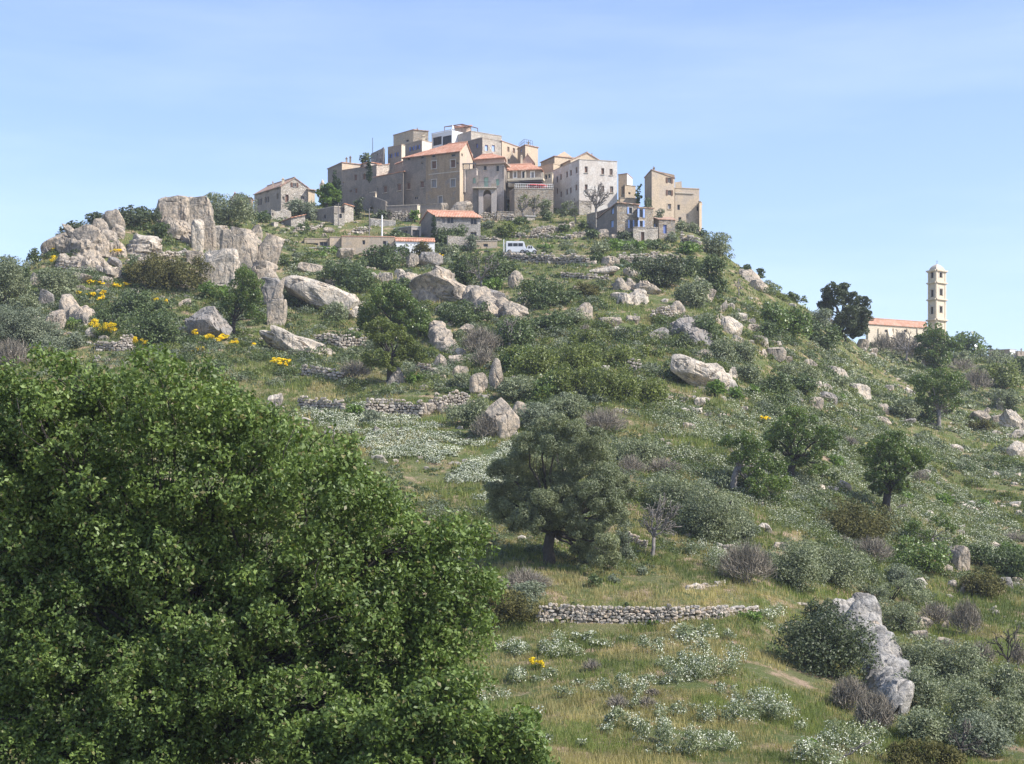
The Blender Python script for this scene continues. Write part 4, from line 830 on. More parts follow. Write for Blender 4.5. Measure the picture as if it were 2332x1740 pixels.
vehicle('B', 1852, 1592, 1992, 1706, 272, 'small white car parked at the right end of the white van', 'parked_car', 'car', False)

# ------------------------------------------------------------------ labels that single things out
LANDMARKS = [(1038, 400, 'the big orange-roofed house'), (640, 440, 'the long farmhouse'), (1320, 430, 'the off-white house'), (1500, 430, 'the tower house'), (1450, 500, 'the blue-shuttered house'),
 (1030, 510, 'the orange-roofed stone cottage'), (850, 545, 'the long low house'), (1180, 555, 'the white van'), (2133, 680, 'the bell tower'), (1925, 700, 'the tall dark holm oak'), (2030, 735, 'the church nave'),
 (425, 480, 'the flat-topped crag'), (505, 620, 'the tall pale crag'), (230, 560, 'the left skyline rocks'), (95, 720, 'the stacked boulders at the left'), (235, 757, 'the big yellow broom'), (385, 630, 'the wide dark bush'),
 (600, 690, 'the leaning crag'), (730, 670, 'the long bare rock slab'), (680, 775, 'the grooved white slab'), (1000, 640, 'the great striped boulder'), (900, 720, 'the large oak on the mid slope'), (880, 800, 'the yellowish tree'),
 (1170, 630, 'the pointed boulder'), (1150, 850, 'the pink rock spike'), (1250, 660, 'the dark bush under the terraces'), (1500, 625, 'the biggest dark bush'), (1570, 690, 'the round grey-green bush'), (1600, 845, 'the broad pale slab'),
 (1670, 745, 'the pale boulder heap'), (1640, 555, 'the olive on the right shoulder'), (1860, 940, 'the round boulder by the shaded one'), (1960, 890, 'the pale block on the right slope'), (2140, 900, 'the lone oak on the skyline slope'),
 (2260, 950, 'the boulder pile at the right edge'), (1300, 1100, 'the big central olive'), (1500, 1210, 'the bare twisted tree'), (1800, 1000, 'the spreading oak'), (1770, 1110, 'the leaning double oak'), (2030, 1060, 'the standing oak on the flowery slope'),
 (1950, 1200, 'the brown-green juniper'), (2190, 1270, 'the upright split boulder'), (1480, 1405, 'the dry-stone terrace wall'), (1960, 1400, 'the pointed lichened rock'), (2000, 1600, 'the jagged white outcrop'), (1880, 1480, 'the dark shrub by the outcrop'),
 (2150, 1560, 'the big olive at lower right'), (1220, 1505, 'the small yellow broom below the wall'), (1550, 1510, 'the biggest white rockrose'), (1250, 940, 'the yellow-green oak wood'), (985, 920, 'the long rubble wall'), (1050, 1040, 'the white flower bank'), (500, 1200, 'the huge foreground oak')]
USED = set()
def where(px, py, k=0):
    d = sorted((math.hypot((px - a), (py - b) * 1.2), a, b, nm) for a, b, nm in LANDMARKS)
    d = [q for q in d if q[0] > 14][:14]
    def rel(q):
        dx, dy = px - q[1], py - q[2]; far = 'just ' if q[0] < 70 else ('well ' if q[0] > 190 else '')
        return far + (('right of ' if dx > 0 else 'left of ') if abs(dx) > abs(dy) * 1.1 else ('below ' if dy > 0 else 'above ')) + q[3]
    if k < 3: return rel(d[k])
    k -= 3; i, j = k // 4, 1 + k // 4 + k % 4
    return rel(d[min(i, 12)]) + ' and ' + rel(d[min(j, 13)])
def autolabel(head, px, py):
    for k in range(45):
        t = head + ' ' + where(px, py, k); nw = len(t.split())
        if t not in USED and nw <= 16: USED.add(t); return t
    return head + ' ' + where(px, py, 0)

# ------------------------------------------------------------------ rocks
def ico(sub):
    bm = bmesh.new(); bmesh.ops.create_icosphere(bm, subdivisions=sub, radius=1); bm.verts.ensure_lookup_table()
    V = np.array([v.co[:] for v in bm.verts]); F = np.array([[v.index for v in f.verts] for f in bm.faces]); bm.free(); return V, F
ICO = {k: ico(k) for k in (1, 2, 3, 4, 5)}
def sines(rng, P, f0, octs=4, pers=.55):
    out = np.zeros(len(P)); a = 1.; f = f0
    for o in range(octs):
        for _ in range(2):
            k = rng.normal(size=3); k /= np.linalg.norm(k); k2 = rng.normal(size=3); ph = rng.random(2) * 6.28
            out += a * .5 * np.sin(P @ k * f + ph[0] + 1.6 * np.sin(P @ k2 * f * .55 + ph[1]))
        a *= pers; f *= 2.05
    return out
def rock_verts(seed, sub, hx, hy, hz, facets=11, rough=.1, tilt=0., box=.8, groove=0.):
    rng = np.random.default_rng(seed); V, F = ICO[sub]; V = V.copy()
    V = np.sign(V) * np.abs(V) ** box; V /= np.abs(V).max(0)
    for _ in range(facets):
        nn = rng.normal(size=3); nn[1] *= .8; nn /= np.linalg.norm(nn); d = rng.uniform(.52, .92) if box > .35 else rng.uniform(.85, 1.25); t = V @ nn - d; m = t > 0; V[m] -= np.outer(t[m], nn) * .94
    V /= np.abs(V).max(0)
    sc = np.array([hx, hy, hz]); P = V * sc / max(hx, hz)
    V = V * (1 + rough * sines(rng, P, 2.6, 5)[:, None])
    rr = rng.random(3) * 6; g = sines(rng, P * [1, 1, .25], 4.5, 3); V -= V * (np.clip(.12 - np.abs(g), 0, .12) * (1.1 + 4 * groove))[:, None]
    if groove: V *= (1 + groove * .22 * np.sin((P[:, 0] * .25 + P[:, 2]) * 22 + 2 * sines(rng, P, 2, 2)))[:, None]
    V /= np.abs(V).max(0) * .97; V *= sc
    c, s_ = math.cos(tilt), math.sin(tilt); x, z = V[:, 0].copy(), V[:, 2].copy(); V[:, 0] = c * x + s_ * z; V[:, 2] = -s_ * x + c * z
    return V, F
RK = [0]
def rock(crop, x0, y0, x1, y1, mat='rock', label=None, tilt=0, D=None, dz=None, facets=15, groove=0., box=.6, rough=.045, name='boulder', deep=.8, head=None, shear=0.):
    RK[0] += 1; (px0, py0), (px1, py1) = cv(crop, x0, y0), cv(crop, x1, y1); pxc = (px0 + px1) / 2
    D = D or at(pxc, py1 - (py1 - py0) * .12); w_ = (px1 - px0) / FPX * D; h_ = (py1 - py0) / FPX * D
    hx, hz = w_ / 2, h_ / 2 * 1.12; t = math.radians(tilt)
    if t:   # keep the tilted outline inside the box
        a, b = abs(math.cos(t)), abs(math.sin(t)); k = (a * a - b * b)
        if k > .3: hx, hz = max((hx * a - hz * b) / k, hx * .35), max((hz * a - hx * b) / k, hz * .35)
    hy = min(max(hx, .3 * hz) * deep, 7.); big = max(px1 - px0, py1 - py0); sub = 5 if big > 70 else 4 if big > 28 else 3
    crg = name in ('crag', 'outcrop') or 'half of the flat-topped' in (label or ''); rough = .085 if crg else min(rough, .10); box = .3 if crg else box; facets = 6 if crg else facets; V, F = rock_verts(RK[0] * 7 + 3, sub, hx, hy, hz, facets, rough, t, box, groove)
    if shear: V[:, 0] = V[:, 0] / hx * (1 - abs(shear)) - shear * V[:, 2] / hz + .10 * np.sin(V[:, 2] / hz * 9 + 1) * (1 - abs(shear)); V[:, 0] *= hx
    g_ = 1.16 if name in ('crag', 'outcrop') else 1.06
    for ax, want in ((0, w_ * g_), (2, h_ * 1.12)): lo_, hi_ = V[:, ax].min(), V[:, ax].max(); V[:, ax] = (V[:, ax] - (lo_ + hi_) / 2) * want / (hi_ - lo_)
    c = ray(pxc, (py0 + py1) / 2, D + hy * .2); c[2] -= h_ * .05
    me = mesh_np(name, V, [F], [M[mat]], smooth=False); o = link_mesh(name, me, None, tuple(c))
    if label is None:
        ar = (px1 - px0) / (py1 - py0); size = 'large' if big > 75 else ('small' if big < 26 else 'medium'); shp = 'long flat' if ar > 2.1 else ('tall' if ar < .75 else 'blocky' if RK[0] % 2 else 'rounded')
        tone = {'rock': 'tan', 'rockgrey': 'dark grey', 'rockpale': 'pale', 'rocklichen': 'lichened'}[mat]; label = autolabel(f'{size} {shp} {tone} {"rock" if name != "boulder" else "boulder"}', pxc, (py0 + py1) / 2)
    tag(o, label, 'boulder' if name == 'boulder' else 'rock', 'granite boulders on the hillside'); return o
def rocks(crop, mat, *boxes, **k):
    for b in boxes: rock(crop, *b[:4], mat=mat, tilt=(b[4] if len(b) > 4 else 0), **k)
# the crags at the left
rock('D', 1105, 98, 1375, 420, 'rock', 'left half of the flat-topped crag on the left skyline, a crack down its right side', box=.55, facets=9)
rock('D', 1345, 100, 1570, 400, 'rock', 'right half of the flat-topped crag, partly behind the dark olive', box=.55, facets=9)
rock('D', 1395, 290, 1485, 600, 'rockpale', 'slim left pillar of the tall pale crag', name='crag', box=.6); rock('D', 1472, 270, 1588, 600, 'rock', 'highest square-topped pillar of the tall pale crag', name='crag', box=.6)
rock('D', 1570, 352, 1650, 600, 'rockpale', 'short pillar between the highest pillar and the rounded tan crag', name='crag', box=.6); rock('D', 1635, 382, 1745, 700, 'rock', 'narrow face of the crag beside the rounded tan one', name='crag', box=.6)
rock('D', 1690, 368, 1932, 740, 'rock', 'big rounded tan crag behind the leaning one', name='crag', box=.75, facets=8); rock('D', 1468, 545, 1775, 930, 'rockpale', 'broad pale lower face of the tall crag', name='crag', box=.6, facets=8)
rock('D', 1355, 560, 1485, 700, 'rock', 'squat block left of the pale lower crag face', name='crag'); rock('D', 1870, 340, 1985, 470, 'rock', 'round boulder perched on top of the leaning crag')
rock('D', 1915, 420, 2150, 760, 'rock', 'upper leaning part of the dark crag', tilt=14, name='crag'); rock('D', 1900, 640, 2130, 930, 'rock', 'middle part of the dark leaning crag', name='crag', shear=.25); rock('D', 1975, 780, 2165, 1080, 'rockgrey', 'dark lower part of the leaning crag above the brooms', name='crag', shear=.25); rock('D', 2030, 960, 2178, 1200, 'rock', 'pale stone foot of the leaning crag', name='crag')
rock('D', 640, 215, 825, 440, 'rock', 'upright boulder on the left skyline, left of the dark bush'); rock('D', 830, 412, 1135, 640, 'rockpale', 'bright rounded block with grooves, in the open below the flat-topped crag', groove=.25)
rock('D', 380, 340, 690, 640, 'rock', 'large leaning slab of the left skyline rocks', tilt=-28, box=.7); rock('D', 140, 370, 430, 590, 'rock', 'long sloping slab forming the left skyline', tilt=-35, box=.6)
rock('D', 1400, 330, 1700, 700, 'rock', 'back wall of the tall crag, behind its pillars', name='crag', D=274, box=.5); rock('D', 1640, 430, 1960, 860, 'rock', 'tan back wall between the rounded crag and the leaning crag', name='crag', D=270, box=.5)
rock('D', 420, 395, 640, 630, 'rock', 'middle block of the left skyline rocks', box=.5); rock('D', 610, 380, 760, 560, 'rock', 'block under the upright skyline boulder', box=.5); rock('D', 1120, 300, 1420, 470, 'rock', 'rough ledge below the flat-topped crag', box=.5); rock('D', 2030, 780, 2170, 1140, 'rock', 'tan slab against the right side of the leaning crag', tilt=12)
rocks('D', 'rock', (560, 288, 685, 480), (300, 330, 520, 600, -30), (690, 330, 830, 470), (250, 628, 405, 705), (395, 640, 560, 735), (600, 768, 725, 865), (370, 735, 560, 845), (35, 738, 122, 895), (275, 985, 425, 1115), (395, 1020, 560, 1190), (1270, 955, 1385, 1050), (1190, 400, 1400, 480), (1180, 318, 1300, 400))
rocks('D', 'rockgrey', (113, 528, 202, 640), (548, 675, 700, 770, 12), (685, 612, 805, 705), (108, 885, 238, 1065), (1345, 1020, 1720, 1330))  # last box: dark granite paints in the shade under the oak
rock('D', 635, 688, 812, 815, 'rock', 'wedge-shaped overhanging boulder above a dark hollow', tilt=25); rock('D', 125, 1045, 325, 1310, 'rock', 'largest of the stacked boulders at the left, with a tapered foot')
rocks('D', 'rockpale', (497, 1200, 600, 1300), (900, 908, 1045, 955), (1280, 1195, 1370, 1240), (160, 500, 260, 560), (420, 850, 500, 900), (1075, 212, 1135, 310), (560, 880, 640, 950))
rock('E', -20, 818, 625, 1095, 'rockpale', 'long grooved white slab above the yellow brooms', tilt=14, groove=.5, deep=.5, box=.7)
rock('E', 150, 405, 810, 720, 'rockpale', 'great smooth bare slab with a bright tan face', tilt=16, deep=.6, facets=6, box=.75, rough=.05)
rock('E', 1235, 315, 1740, 650, 'rock', 'huge dark-striped rounded boulder in the middle of the slope', shear=.34, deep=.7, facets=12, box=.7)
rocks('E', 'rock', (1228, 425, 1425, 640, 30), (615, 162, 762, 280), (520, 428, 632, 490, 15), (290, 290, 500, 385), (1100, 178, 1192, 285, 25), (1195, 212, 1305, 345), (1770, 598, 2015, 770, 20), (2015, 615, 2225, 775, 10), (1435, 945, 1600, 1055, 15), (1425, 1055, 1545, 1220), (1560, 1060, 1685, 1175), (1585, 1155, 1725, 1250), (1735, 1215, 1885, 1410), (1425, 838, 1545, 935), (1635, 800, 1772, 895))
rock('E', 1895, 1092, 2020, 1390, 'rock', 'tall pink pointed rock spike in a heap of rubble', facets=5, box=1.1, name='rock_spike'); rock('E', 2055, 355, 2190, 530, 'rock', 'pointed grey-tan boulder standing alone in the grass', facets=5, box=1.1)
rocks('E', 'rockpale', (898, 368, 952, 445), (945, 366, 1003, 445), (988, 368, 1088, 465, 10), (1100, 343, 1188, 425), (1615, 1005, 1702, 1090), (620, 540, 830, 690, 15), (700, 655, 835, 775), (1520, 772, 1612, 835, -15), (1480, 1262, 1520, 1300))
rocks('E', 'rockgrey', (1288, 198, 1505, 342, 10), (1745, 478, 1855, 605), (1835, 503, 2035, 650, 15), (1035, 1165, 1195, 1330), (650, 428, 708, 490), (1435, 638, 1535, 725))
rocks('G', 'rock', (578, 622, 735, 795), (785, 748, 975, 840), (1018, 728, 1130, 815), (1075, 465, 1315, 570, 10), (1045, 518, 1205, 635), (1375, 608, 1515, 745, 25), (1655, 498, 1775, 645), (2015, 805, 2135, 885), (1595, 1015, 1740, 1105), (2045, 435, 2175, 545), (815, 232, 960, 322), (778, 3, 872, 100), (868, 48, 962, 104))
rocks('G', 'rockpale', (888, 532, 1012, 602), (712, 322, 955, 402), (995, 328, 1112, 425), (1598, 418, 1690, 475), (1775, 602, 1872, 725, 25), (1853, 628, 1928, 682), (1752, 712, 1855, 808), (1945, 708, 2035, 805), (1895, 898, 2005, 975, 20), (2082, 898, 2214, 1005, 20), (2028, 938, 2092, 978), (1865, 1168, 1955, 1275), (1578, 1422, 1685, 1480), (1430, 955, 1500, 990), (1100, 860, 1165, 900), (870, 1090, 960, 1130), (1740, 560, 1800, 600), (2090, 1010, 2200, 1060, 20))
rock('G', 1815, 738, 2005, 918, 'rockpale', 'biggest of the pale boulder heap on the right slope'); rock('G', 1395, 1060, 1870, 1370, 'rockpale', 'broad pale slab with a curved crack, lying on the slope', tilt=24, deep=.6, facets=6, box=.7, rough=.05)
rocks('G', 'rockgrey', (1208, 832, 1375, 955), (1498, 728, 1562, 785), (1553, 733, 1625, 795), (2012, 758, 2105, 805), (895, 455, 1085, 515))
rocks('H', 'rockpale', (348, 948, 472, 1028), (0, 768, 68, 862), (78, 788, 178, 842), (515, 998, 745, 1118, 18), (500, 828, 582, 898), (435, 1128, 512, 1202), (503, 1150, 597, 1225), (1198, 1178, 1292, 1262), (1028, 1163, 1112, 1218), (718, 1350, 808, 1402), (98, 1373, 172, 1422), (668, 1193, 738, 1238), (1935, 1543, 2012, 1590), (253, 1273, 358, 1325), (2045, 1568, 2112, 1612), (880, 1480, 940, 1510), (1000, 1390, 1040, 1420))
rock('H', 35, 838, 205, 965, 'rock', 'broad tan boulder in the pile under the skyline bushes'); rock('H', 743, 1143, 918, 1275, 'rockpale', 'pale block with a shadowed left side, alone on the right slope', facets=7); rock('H', 403, 1263, 524, 1390, 'rock', 'round tan boulder beside a shaded one', facets=5)
rocks('H', 'rock', (168, 923, 262, 980), (0, 860, 62, 950), (803, 778, 908, 895, 20), (903, 853, 978, 928), (1338, 948, 1418, 1040), (953, 1423, 1088, 1500), (1758, 1373, 1915, 1490, 20), (1863, 1348, 1923, 1415, 25), (1938, 1408, 2038, 1495), (983, 1318, 1075, 1402), (758, 1398, 832, 1452))
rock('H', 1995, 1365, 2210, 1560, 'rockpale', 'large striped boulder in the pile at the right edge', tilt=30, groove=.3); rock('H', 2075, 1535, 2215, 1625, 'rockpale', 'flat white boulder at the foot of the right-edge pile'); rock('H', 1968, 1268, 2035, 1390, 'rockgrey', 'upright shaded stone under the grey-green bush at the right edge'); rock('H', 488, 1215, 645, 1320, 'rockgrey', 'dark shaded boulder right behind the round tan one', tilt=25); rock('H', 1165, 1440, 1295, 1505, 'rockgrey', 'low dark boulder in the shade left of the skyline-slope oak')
rocks('K', 'rockpale', (838, 608, 965, 690, 20), (1678, 353, 1775, 415), (298, 918, 400, 1000, 20), (393, 1058, 525, 1118), (1983, 548, 2035, 605), (2148, 828, 2205, 885), (1508, 828, 1562, 885), (1318, 623, 1362, 662), (2085, 328, 2225, 465), (1640, 480, 1675, 520), (2115, 625, 2175, 660), (1640, 570, 1670, 600))
rocks('K', 'rockgrey', (598, 668, 685, 705), (2035, 1310, 2135, 1405), (1050, 765, 1085, 800))
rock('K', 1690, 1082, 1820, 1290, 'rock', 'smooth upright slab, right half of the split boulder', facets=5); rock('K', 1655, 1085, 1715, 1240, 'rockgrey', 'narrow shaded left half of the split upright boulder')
rocks('K', 'rock', (1595, 1212, 1702, 1318), (1748, 1328, 1828, 1440, 20))
rock('M', 742, 218, 955, 462, 'rockgrey', 'pointed lichened rock balanced on the outcrop', facets=6, tilt=8)
def spine(crop, pts, hw, hh, mat, label, name='outcrop', lean=0.):
    RK[0] += 1; rng = np.random.default_rng(RK[0] + 900); P = []
    for x, y in pts: px, py = cv(crop, x, y); P.append(ray(px, py, at(px, py)))
    P = np.array(P); n_, m_ = 26 * (len(P) - 1), 30; t = np.linspace(0, len(P) - 1, n_); C = np.stack([np.interp(t, np.arange(len(P)), P[:, k]) for k in range(3)], 1)
    ker = np.ones(9) / 9; C = np.stack([np.convolve(np.pad(C[:, k], 4, mode='edge'), ker, 'valid') for k in range(3)], 1); C[:, 2] = terr(C[:, 0], C[:, 1])
    T = np.gradient(C, axis=0); T[:, 2] = 0; T = unit0(T); Nn = np.stack([T[:, 1], -T[:, 0], 0 * T[:, 0]], 1); e = np.minimum(t, t[-1] - t); taper = np.clip(e / .3, .12, 1) ** .5
    s1 = sines(rng, C, 1.1 / hw, 3); a = np.linspace(-.12, math.pi + .12, m_)[None]; ca, sa = np.cos(a), np.sin(a); ca = np.sign(ca) * np.abs(ca) ** .6; sa = np.sign(sa) * np.abs(sa) ** .7
    W_ = (hw * (1 + .35 * s1) * taper)[:, None]; H_ = (hh * (1 + .45 * sines(rng, C * 1.7, 1.3 / hh, 3)) * taper)[:, None]; V = C[:, None] + Nn[:, None] * (ca * W_ + lean * sa * H_)[..., None] + np.array([0, 0, 1.]) * (sa * H_ - .15)[..., None]
    F_ = V.reshape(-1, 3); d = sines(rng, F_, 1.5, 5)[:, None] * .16 * min(hw, hh); g = np.abs(sines(rng, F_ * [1, 1, .3], 1.4, 3)); F_ = F_ + unit0(F_ - np.repeat(C, m_, 0)) * (d - (np.clip(.15 - g, 0, .15) * 2.2 * min(hw, 1.))[:, None])
    ii = (np.arange(n_ - 1)[:, None] * m_ + np.arange(m_ - 1)[None]).ravel(); o = C[n_ // 2]; Q = np.stack([ii, ii + 1, ii + m_ + 1, ii + m_], 1)
    caps = [[k + 1, k, m_ // 2] for k in range(m_ - 1)]; b = (n_ - 1) * m_; caps2 = [[b + k, b + k + 1, b + m_ // 2] for k in range(m_ - 1)]
    tag(link_mesh(name, mesh_np(name, F_ - o, [Q, np.array([c for c in caps if len(set(c)) == 3]), np.array([c for c in caps2 if len(set(c)) == 3])], [M[mat]]), None, tuple(o)), label, 'outcrop', 'bedrock outcrops', 'thing')
def unit0(v): return v / (np.linalg.norm(v, axis=-1, keepdims=True) + 1e-9)
spine('M', [(640, 420), (760, 520), (880, 640), (940, 780), (1010, 930), (1080, 1080), (1130, 1270)], 1.15, 1.5, 'rocklichen', 'jagged white outcrop running down the slope beside the dark bush', lean=-.25)
spine('M', [(900, 560), (990, 700), (1060, 900), (1120, 1100)], .6, 1.0, 'rock', 'lower tan rib along the right side of the jagged white outcrop')
spine('D', [(250, 690), (420, 700), (600, 740), (800, 790)], 1.6, 1.5, 'rock', 'bedrock ledge running under the left skyline rocks'); spine('D', [(330, 560), (500, 600), (700, 600), (850, 620)], 2., 2.2, 'rock', 'broken bedrock at the foot of the left skyline rocks')
spine('D', [(1150, 430), (1300, 450), (1420, 520)], 2., 2., 'rock', 'bedrock shelf between the flat-topped crag and the tall pale crag'); spine('E', [(1180, 460), (1330, 560), (1460, 640)], 1.6, 2., 'rock', 'bedrock rib left of the great striped boulder')
spine('E', [(1740, 600), (1900, 690), (2060, 740), (2190, 760)], 1.8, 1.9, 'rock', 'long bedrock rib running down right from the great striped boulder'); spine('G', [(890, 520), (1080, 510), (1290, 560)], 1.2, 1.3, 'rock', 'low bedrock band in the grass under the dark terrace bushes')
spine('G', [(1180, 600), (1050, 640), (960, 640)], 1.4, 1.3, 'rockpale', 'pale bedrock hump below the low bedrock band'); spine('G', [(1400, 870), (1560, 930), (1700, 1020)], 1.6, 1.6, 'rockgrey', 'grey bedrock rib above the broad pale slab')
spine('G', [(1560, 1180), (1720, 1270), (1860, 1360)], 1.6, 1.2, 'rockpale', 'lower bedrock lip right of the broad pale slab'); spine('E', [(1430, 900), (1500, 980), (1600, 1060)], 1.2, 1.5, 'rock', 'bedrock step between the mid-slope bushes'); spine('N', [(520, 520), (640, 560), (760, 600)], 1.3, 1.8, 'rock', 'rough bedrock bank left of the biggest yellow broom')
spine('G', [(2000, 400), (2100, 480), (2200, 560)], 1.4, 1.3, 'rock', 'bedrock along the skyline of the right shoulder')
rocks('M', 'rock', (1278, 418, 1435, 560), (1236, 532, 1398, 650), (1508, 443, 1595, 550), (1460, 588, 1605, 690)); rock('M', 1210, 398, 1302, 545, 'rock', 'stacked tan stones like a little broken wall left of the grey boulder', box=.5, rough=.16); rock('M', 690, 352, 775, 412, 'rockpale', 'small white stone wedged left of the pointed lichened rock')
rocks('M', 'rockpale', (1990, 1225, 2165, 1330, 20), (1560, 110, 1640, 200)); rocks('M', 'rockpale', (280, 300, 395, 330), name='flat_rock')
rock('J', 85, 15, 375, 400, 'rock', 'steep tan rock face behind the big central olive', box=.6)
rocks('J', 'rock', (290, 50, 440, 220, 20), (1745, 228, 1852, 305)); rocks('J', 'rockpale', (1838, 18, 1935, 105), (1918, 143, 1982, 195), (2038, 148, 2105, 205), (1688, 658, 1798, 715, 15), (1925, 658, 2045, 738, 20), (270, 280, 370, 370))
rock('I', 28, 278, 165, 420, 'rockpale', 'lumpy pale rock behind the top edge of the foreground oak'); rock('I', 1318, 358, 1432, 480, 'rock', 'leaning slab in the middle of the long rubble wall', facets=6); rock('I', 1452, 348, 1575, 465, 'rock', 'thin slab fallen against the right end of the rubble wall', tilt=42, facets=6, box=.6)
rock('B', 912, 1035, 1188, 1215, 'rock', 'big rounded boulder at the foot of the big house, above the orange cottage roof', D=301, facets=6); rock('B', 788, 1060, 885, 1190, 'rock', 'upright smaller boulder left of the big one under the big house', D=302)
rocks('A', 'rock', (975, 1368, 1112, 1445), (953, 1438, 1022, 1505)); rocks('A', 'rockpale', (438, 1513, 562, 1562), (1360, 1418, 1480, 1452), (1335, 1290, 1420, 1318), (1150, 1350, 1200, 1390))

# ------------------------------------------------------------------ dry-stone walls
def stones(rng, C, S3, sub=1):
    V, F = ICO[sub]; n_ = len(C); Vv = np.sign(V) * np.abs(V) ** .62; Vv = Vv / np.abs(Vv).max()
    W = Vv[None] * (1 + .16 * rng.normal(size=(n_, len(V), 1)).clip(-1.5, 1.5)) * S3[:, None, :]
    a = rng.normal(size=n_) * .22; c, s_ = np.cos(a)[:, None], np.sin(a)[:, None]; x = W[..., 0].copy(); z = W[..., 2].copy(); W[..., 0] = c * x - s_ * z; W[..., 2] = s_ * x + c * z
    W += C[:, None, :]; FF = (F[None] + (np.arange(n_) * len(V))[:, None, None]).reshape(-1, 3); return W.reshape(-1, 3), FF
WS = [100]
def drywall(crop, pts, hpx, label, size=.32, ragged=.2, name='dry_stone_wall', D=None, sub=None):
    WS[0] += 1; rng = np.random.default_rng(WS[0]); P = []; HP = []
    for q_ in pts: px, py = cv(crop, q_[0], q_[1]); d = D or at(px, py); P.append(ray(px, py, d)); HP.append(q_[2] if len(q_) > 2 else hpx)
    P = np.array(P); C, S3 = [], []; core = MB()
    for i in range(len(P) - 1):
        a, b = P[i], P[i + 1]; ln = np.linalg.norm((b - a)[:2]); u = (b - a) / max(ln, 1e-6); k = CROPS[crop][2]; dm = (a[1] + b[1]) / 2; H0 = max(HP[i], HP[i + 1]) / k / FPX * dm; HA, HB = HP[i] / k / FPX * dm, HP[i + 1] / k / FPX * dm
        rows = max(2, int(H0 / (size * .78))); nn = np.array([u[1], -u[0], 0.]); nn = nn if nn[1] < 0 else -nn; top = []
        for r_ in range(-1, rows + 1):
            x = -rng.random() * size
            while x < ln:
                w_ = size * rng.uniform(.5, 1.9); hh = (HA + (HB - HA) * min(max(x / ln, 0), 1)) * (1 + ragged * math.sin(x * 1.3 + i * 2) * .6 + ragged * .4 * math.sin(x * 3.1))
                z = (r_ + .5) * size * .78
                if z < hh and rng.random() > .02: C.append(a + u * (x + w_ / 2) + [0, 0, z + rng.normal() * size * .1] + nn * rng.normal() * .035); S3.append([w_ * .47, size * .55, size * .385 * rng.uniform(.85, 1.2)])
                x += w_ * .98
        dz = np.array([0, 0, min(HA, HB) * (1 - ragged) - .12]); o = a - nn * .12 - [0, 0, .4]; core.prism([o, b - nn * .12 - [0, 0, .4], b - nn * .12 + dz, a - nn * .12 + dz], -nn * .35)
    C, S3 = np.array(C), np.array(S3); V, F = stones(rng, C, S3, sub or (2 if P[:, 1].mean() < 135 else 1)); org = P[len(P) // 2]
    r_ = empty(name, tuple(org), label, 'wall'); link_mesh('stonework', mesh_np('stonework', V - org, [F], [M['drystone']]), r_); core.make('earth_core', M['dirtcore'], r_, org)
drywall('L', [(470, 415, 138), (760, 440, 155), (1100, 448, 165), (1450, 452, 162), (1760, 420, 130), (2040, 372, 82)], 158, 'long neat dry-stone terrace wall across the near grassy slope', size=.26, ragged=.06)
drywall('I', [(860, 470), (1100, 480), (1320, 480)], 150, 'left stretch of the tumbled rubble wall above the white flower bank', size=.34)
drywall('I', [(1400, 440), (1560, 420), (1700, 380)], 130, 'right stretch of the tumbled rubble wall, curving up to the grey bush', size=.34)
drywall('I', [(290, 400), (480, 420), (660, 420)], 90, 'short rubble wall between the foreground oak and the flower bank', size=.34)
drywall('I', [(330, 130), (500, 155), (660, 175)], 95, 'rubble wall of large pale stones below the single yellow broom', size=.42)
drywall('I', [(1270, 95), (1450, 130)], 70, 'short rubble wall beside the yellowish tree', size=.36)
drywall('E', [(440, 990), (640, 1010), (850, 1010)], 110, 'grey rubble wall to the right of the grooved white slab', size=.38)
drywall('N', [(800, 800), (950, 810), (1100, 810)], 70, 'low rubble wall left of the smallest round yellow broom', size=.35)
drywall('N', [(1010, 810), (1100, 800)], 130, 'taller stepped end of the low rubble wall beside the yellow broom', size=.35)
drywall('G', [(0, 275), (350, 290), (700, 300)], 72, 'long grey rubble terrace wall below the white van', size=.42)
drywall('G', [(960, 290), (1250, 280), (1460, 300)], 75, 'rubble terrace wall with agaves, right part, below the blue-shuttered house', size=.42)
drywall('G', [(480, 420), (700, 435), (860, 440)], 52, 'middle low rubble wall in the green terraces', size=.40)
drywall('G', [(40, 80), (300, 90), (560, 100)], 40, 'pale terrace wall right behind the white van', size=.42)
drywall('G', [(560, 100), (700, 60)], 50, 'rubble wall rising from the pale terrace wall towards the blue-shuttered house', size=.42)
drywall('G', [(1240, 770), (1420, 750)], 90, 'tumbled rubble wall in the middle right slope', size=.42, ragged=.4)
drywall('G', [(1000, 1200), (1130, 1230)], 110, 'small rubble heap wall in the yellow-green oak wood', size=.42, ragged=.4)
drywall('G', [(1640, 210), (1480, 140)], 110, 'rough rubble bank under the ruined block, behind the fresh green bush', size=.5, ragged=.3)
drywall('B', [(1940, 1500), (2203, 1450)], 110, 'rubble terrace wall to the right of the blue agaves', size=.42)
drywall('C', [(0, 1180), (300, 1150), (460, 1110)], 95, 'loose rubble terrace wall under the olive by the off-white house', size=.42, ragged=.3)
drywall('B', [(1290, 1290), (1500, 1280), (1690, 1290)], 95, 'rubble wall below the arched porch', size=.42, ragged=.3)
drywall('B', [(180, 1300), (440, 1290)], 120, 'leaning grey rubble wall under the shaded wing', size=.42)
drywall('A', [(590, 1440), (800, 1420), (960, 1370)], 55, 'dark rubble wall curving below the long barn', size=.42, ragged=.4)
drywall('A', [(1340, 1430), (1540, 1430)], 75, 'pale rubble heap left of the two poles', size=.45, ragged=.4)
drywall('D', [(250, 720), (480, 760)], 80, 'collapsed rubble wall on the ledge under the left skyline rocks', size=.5, ragged=.4)
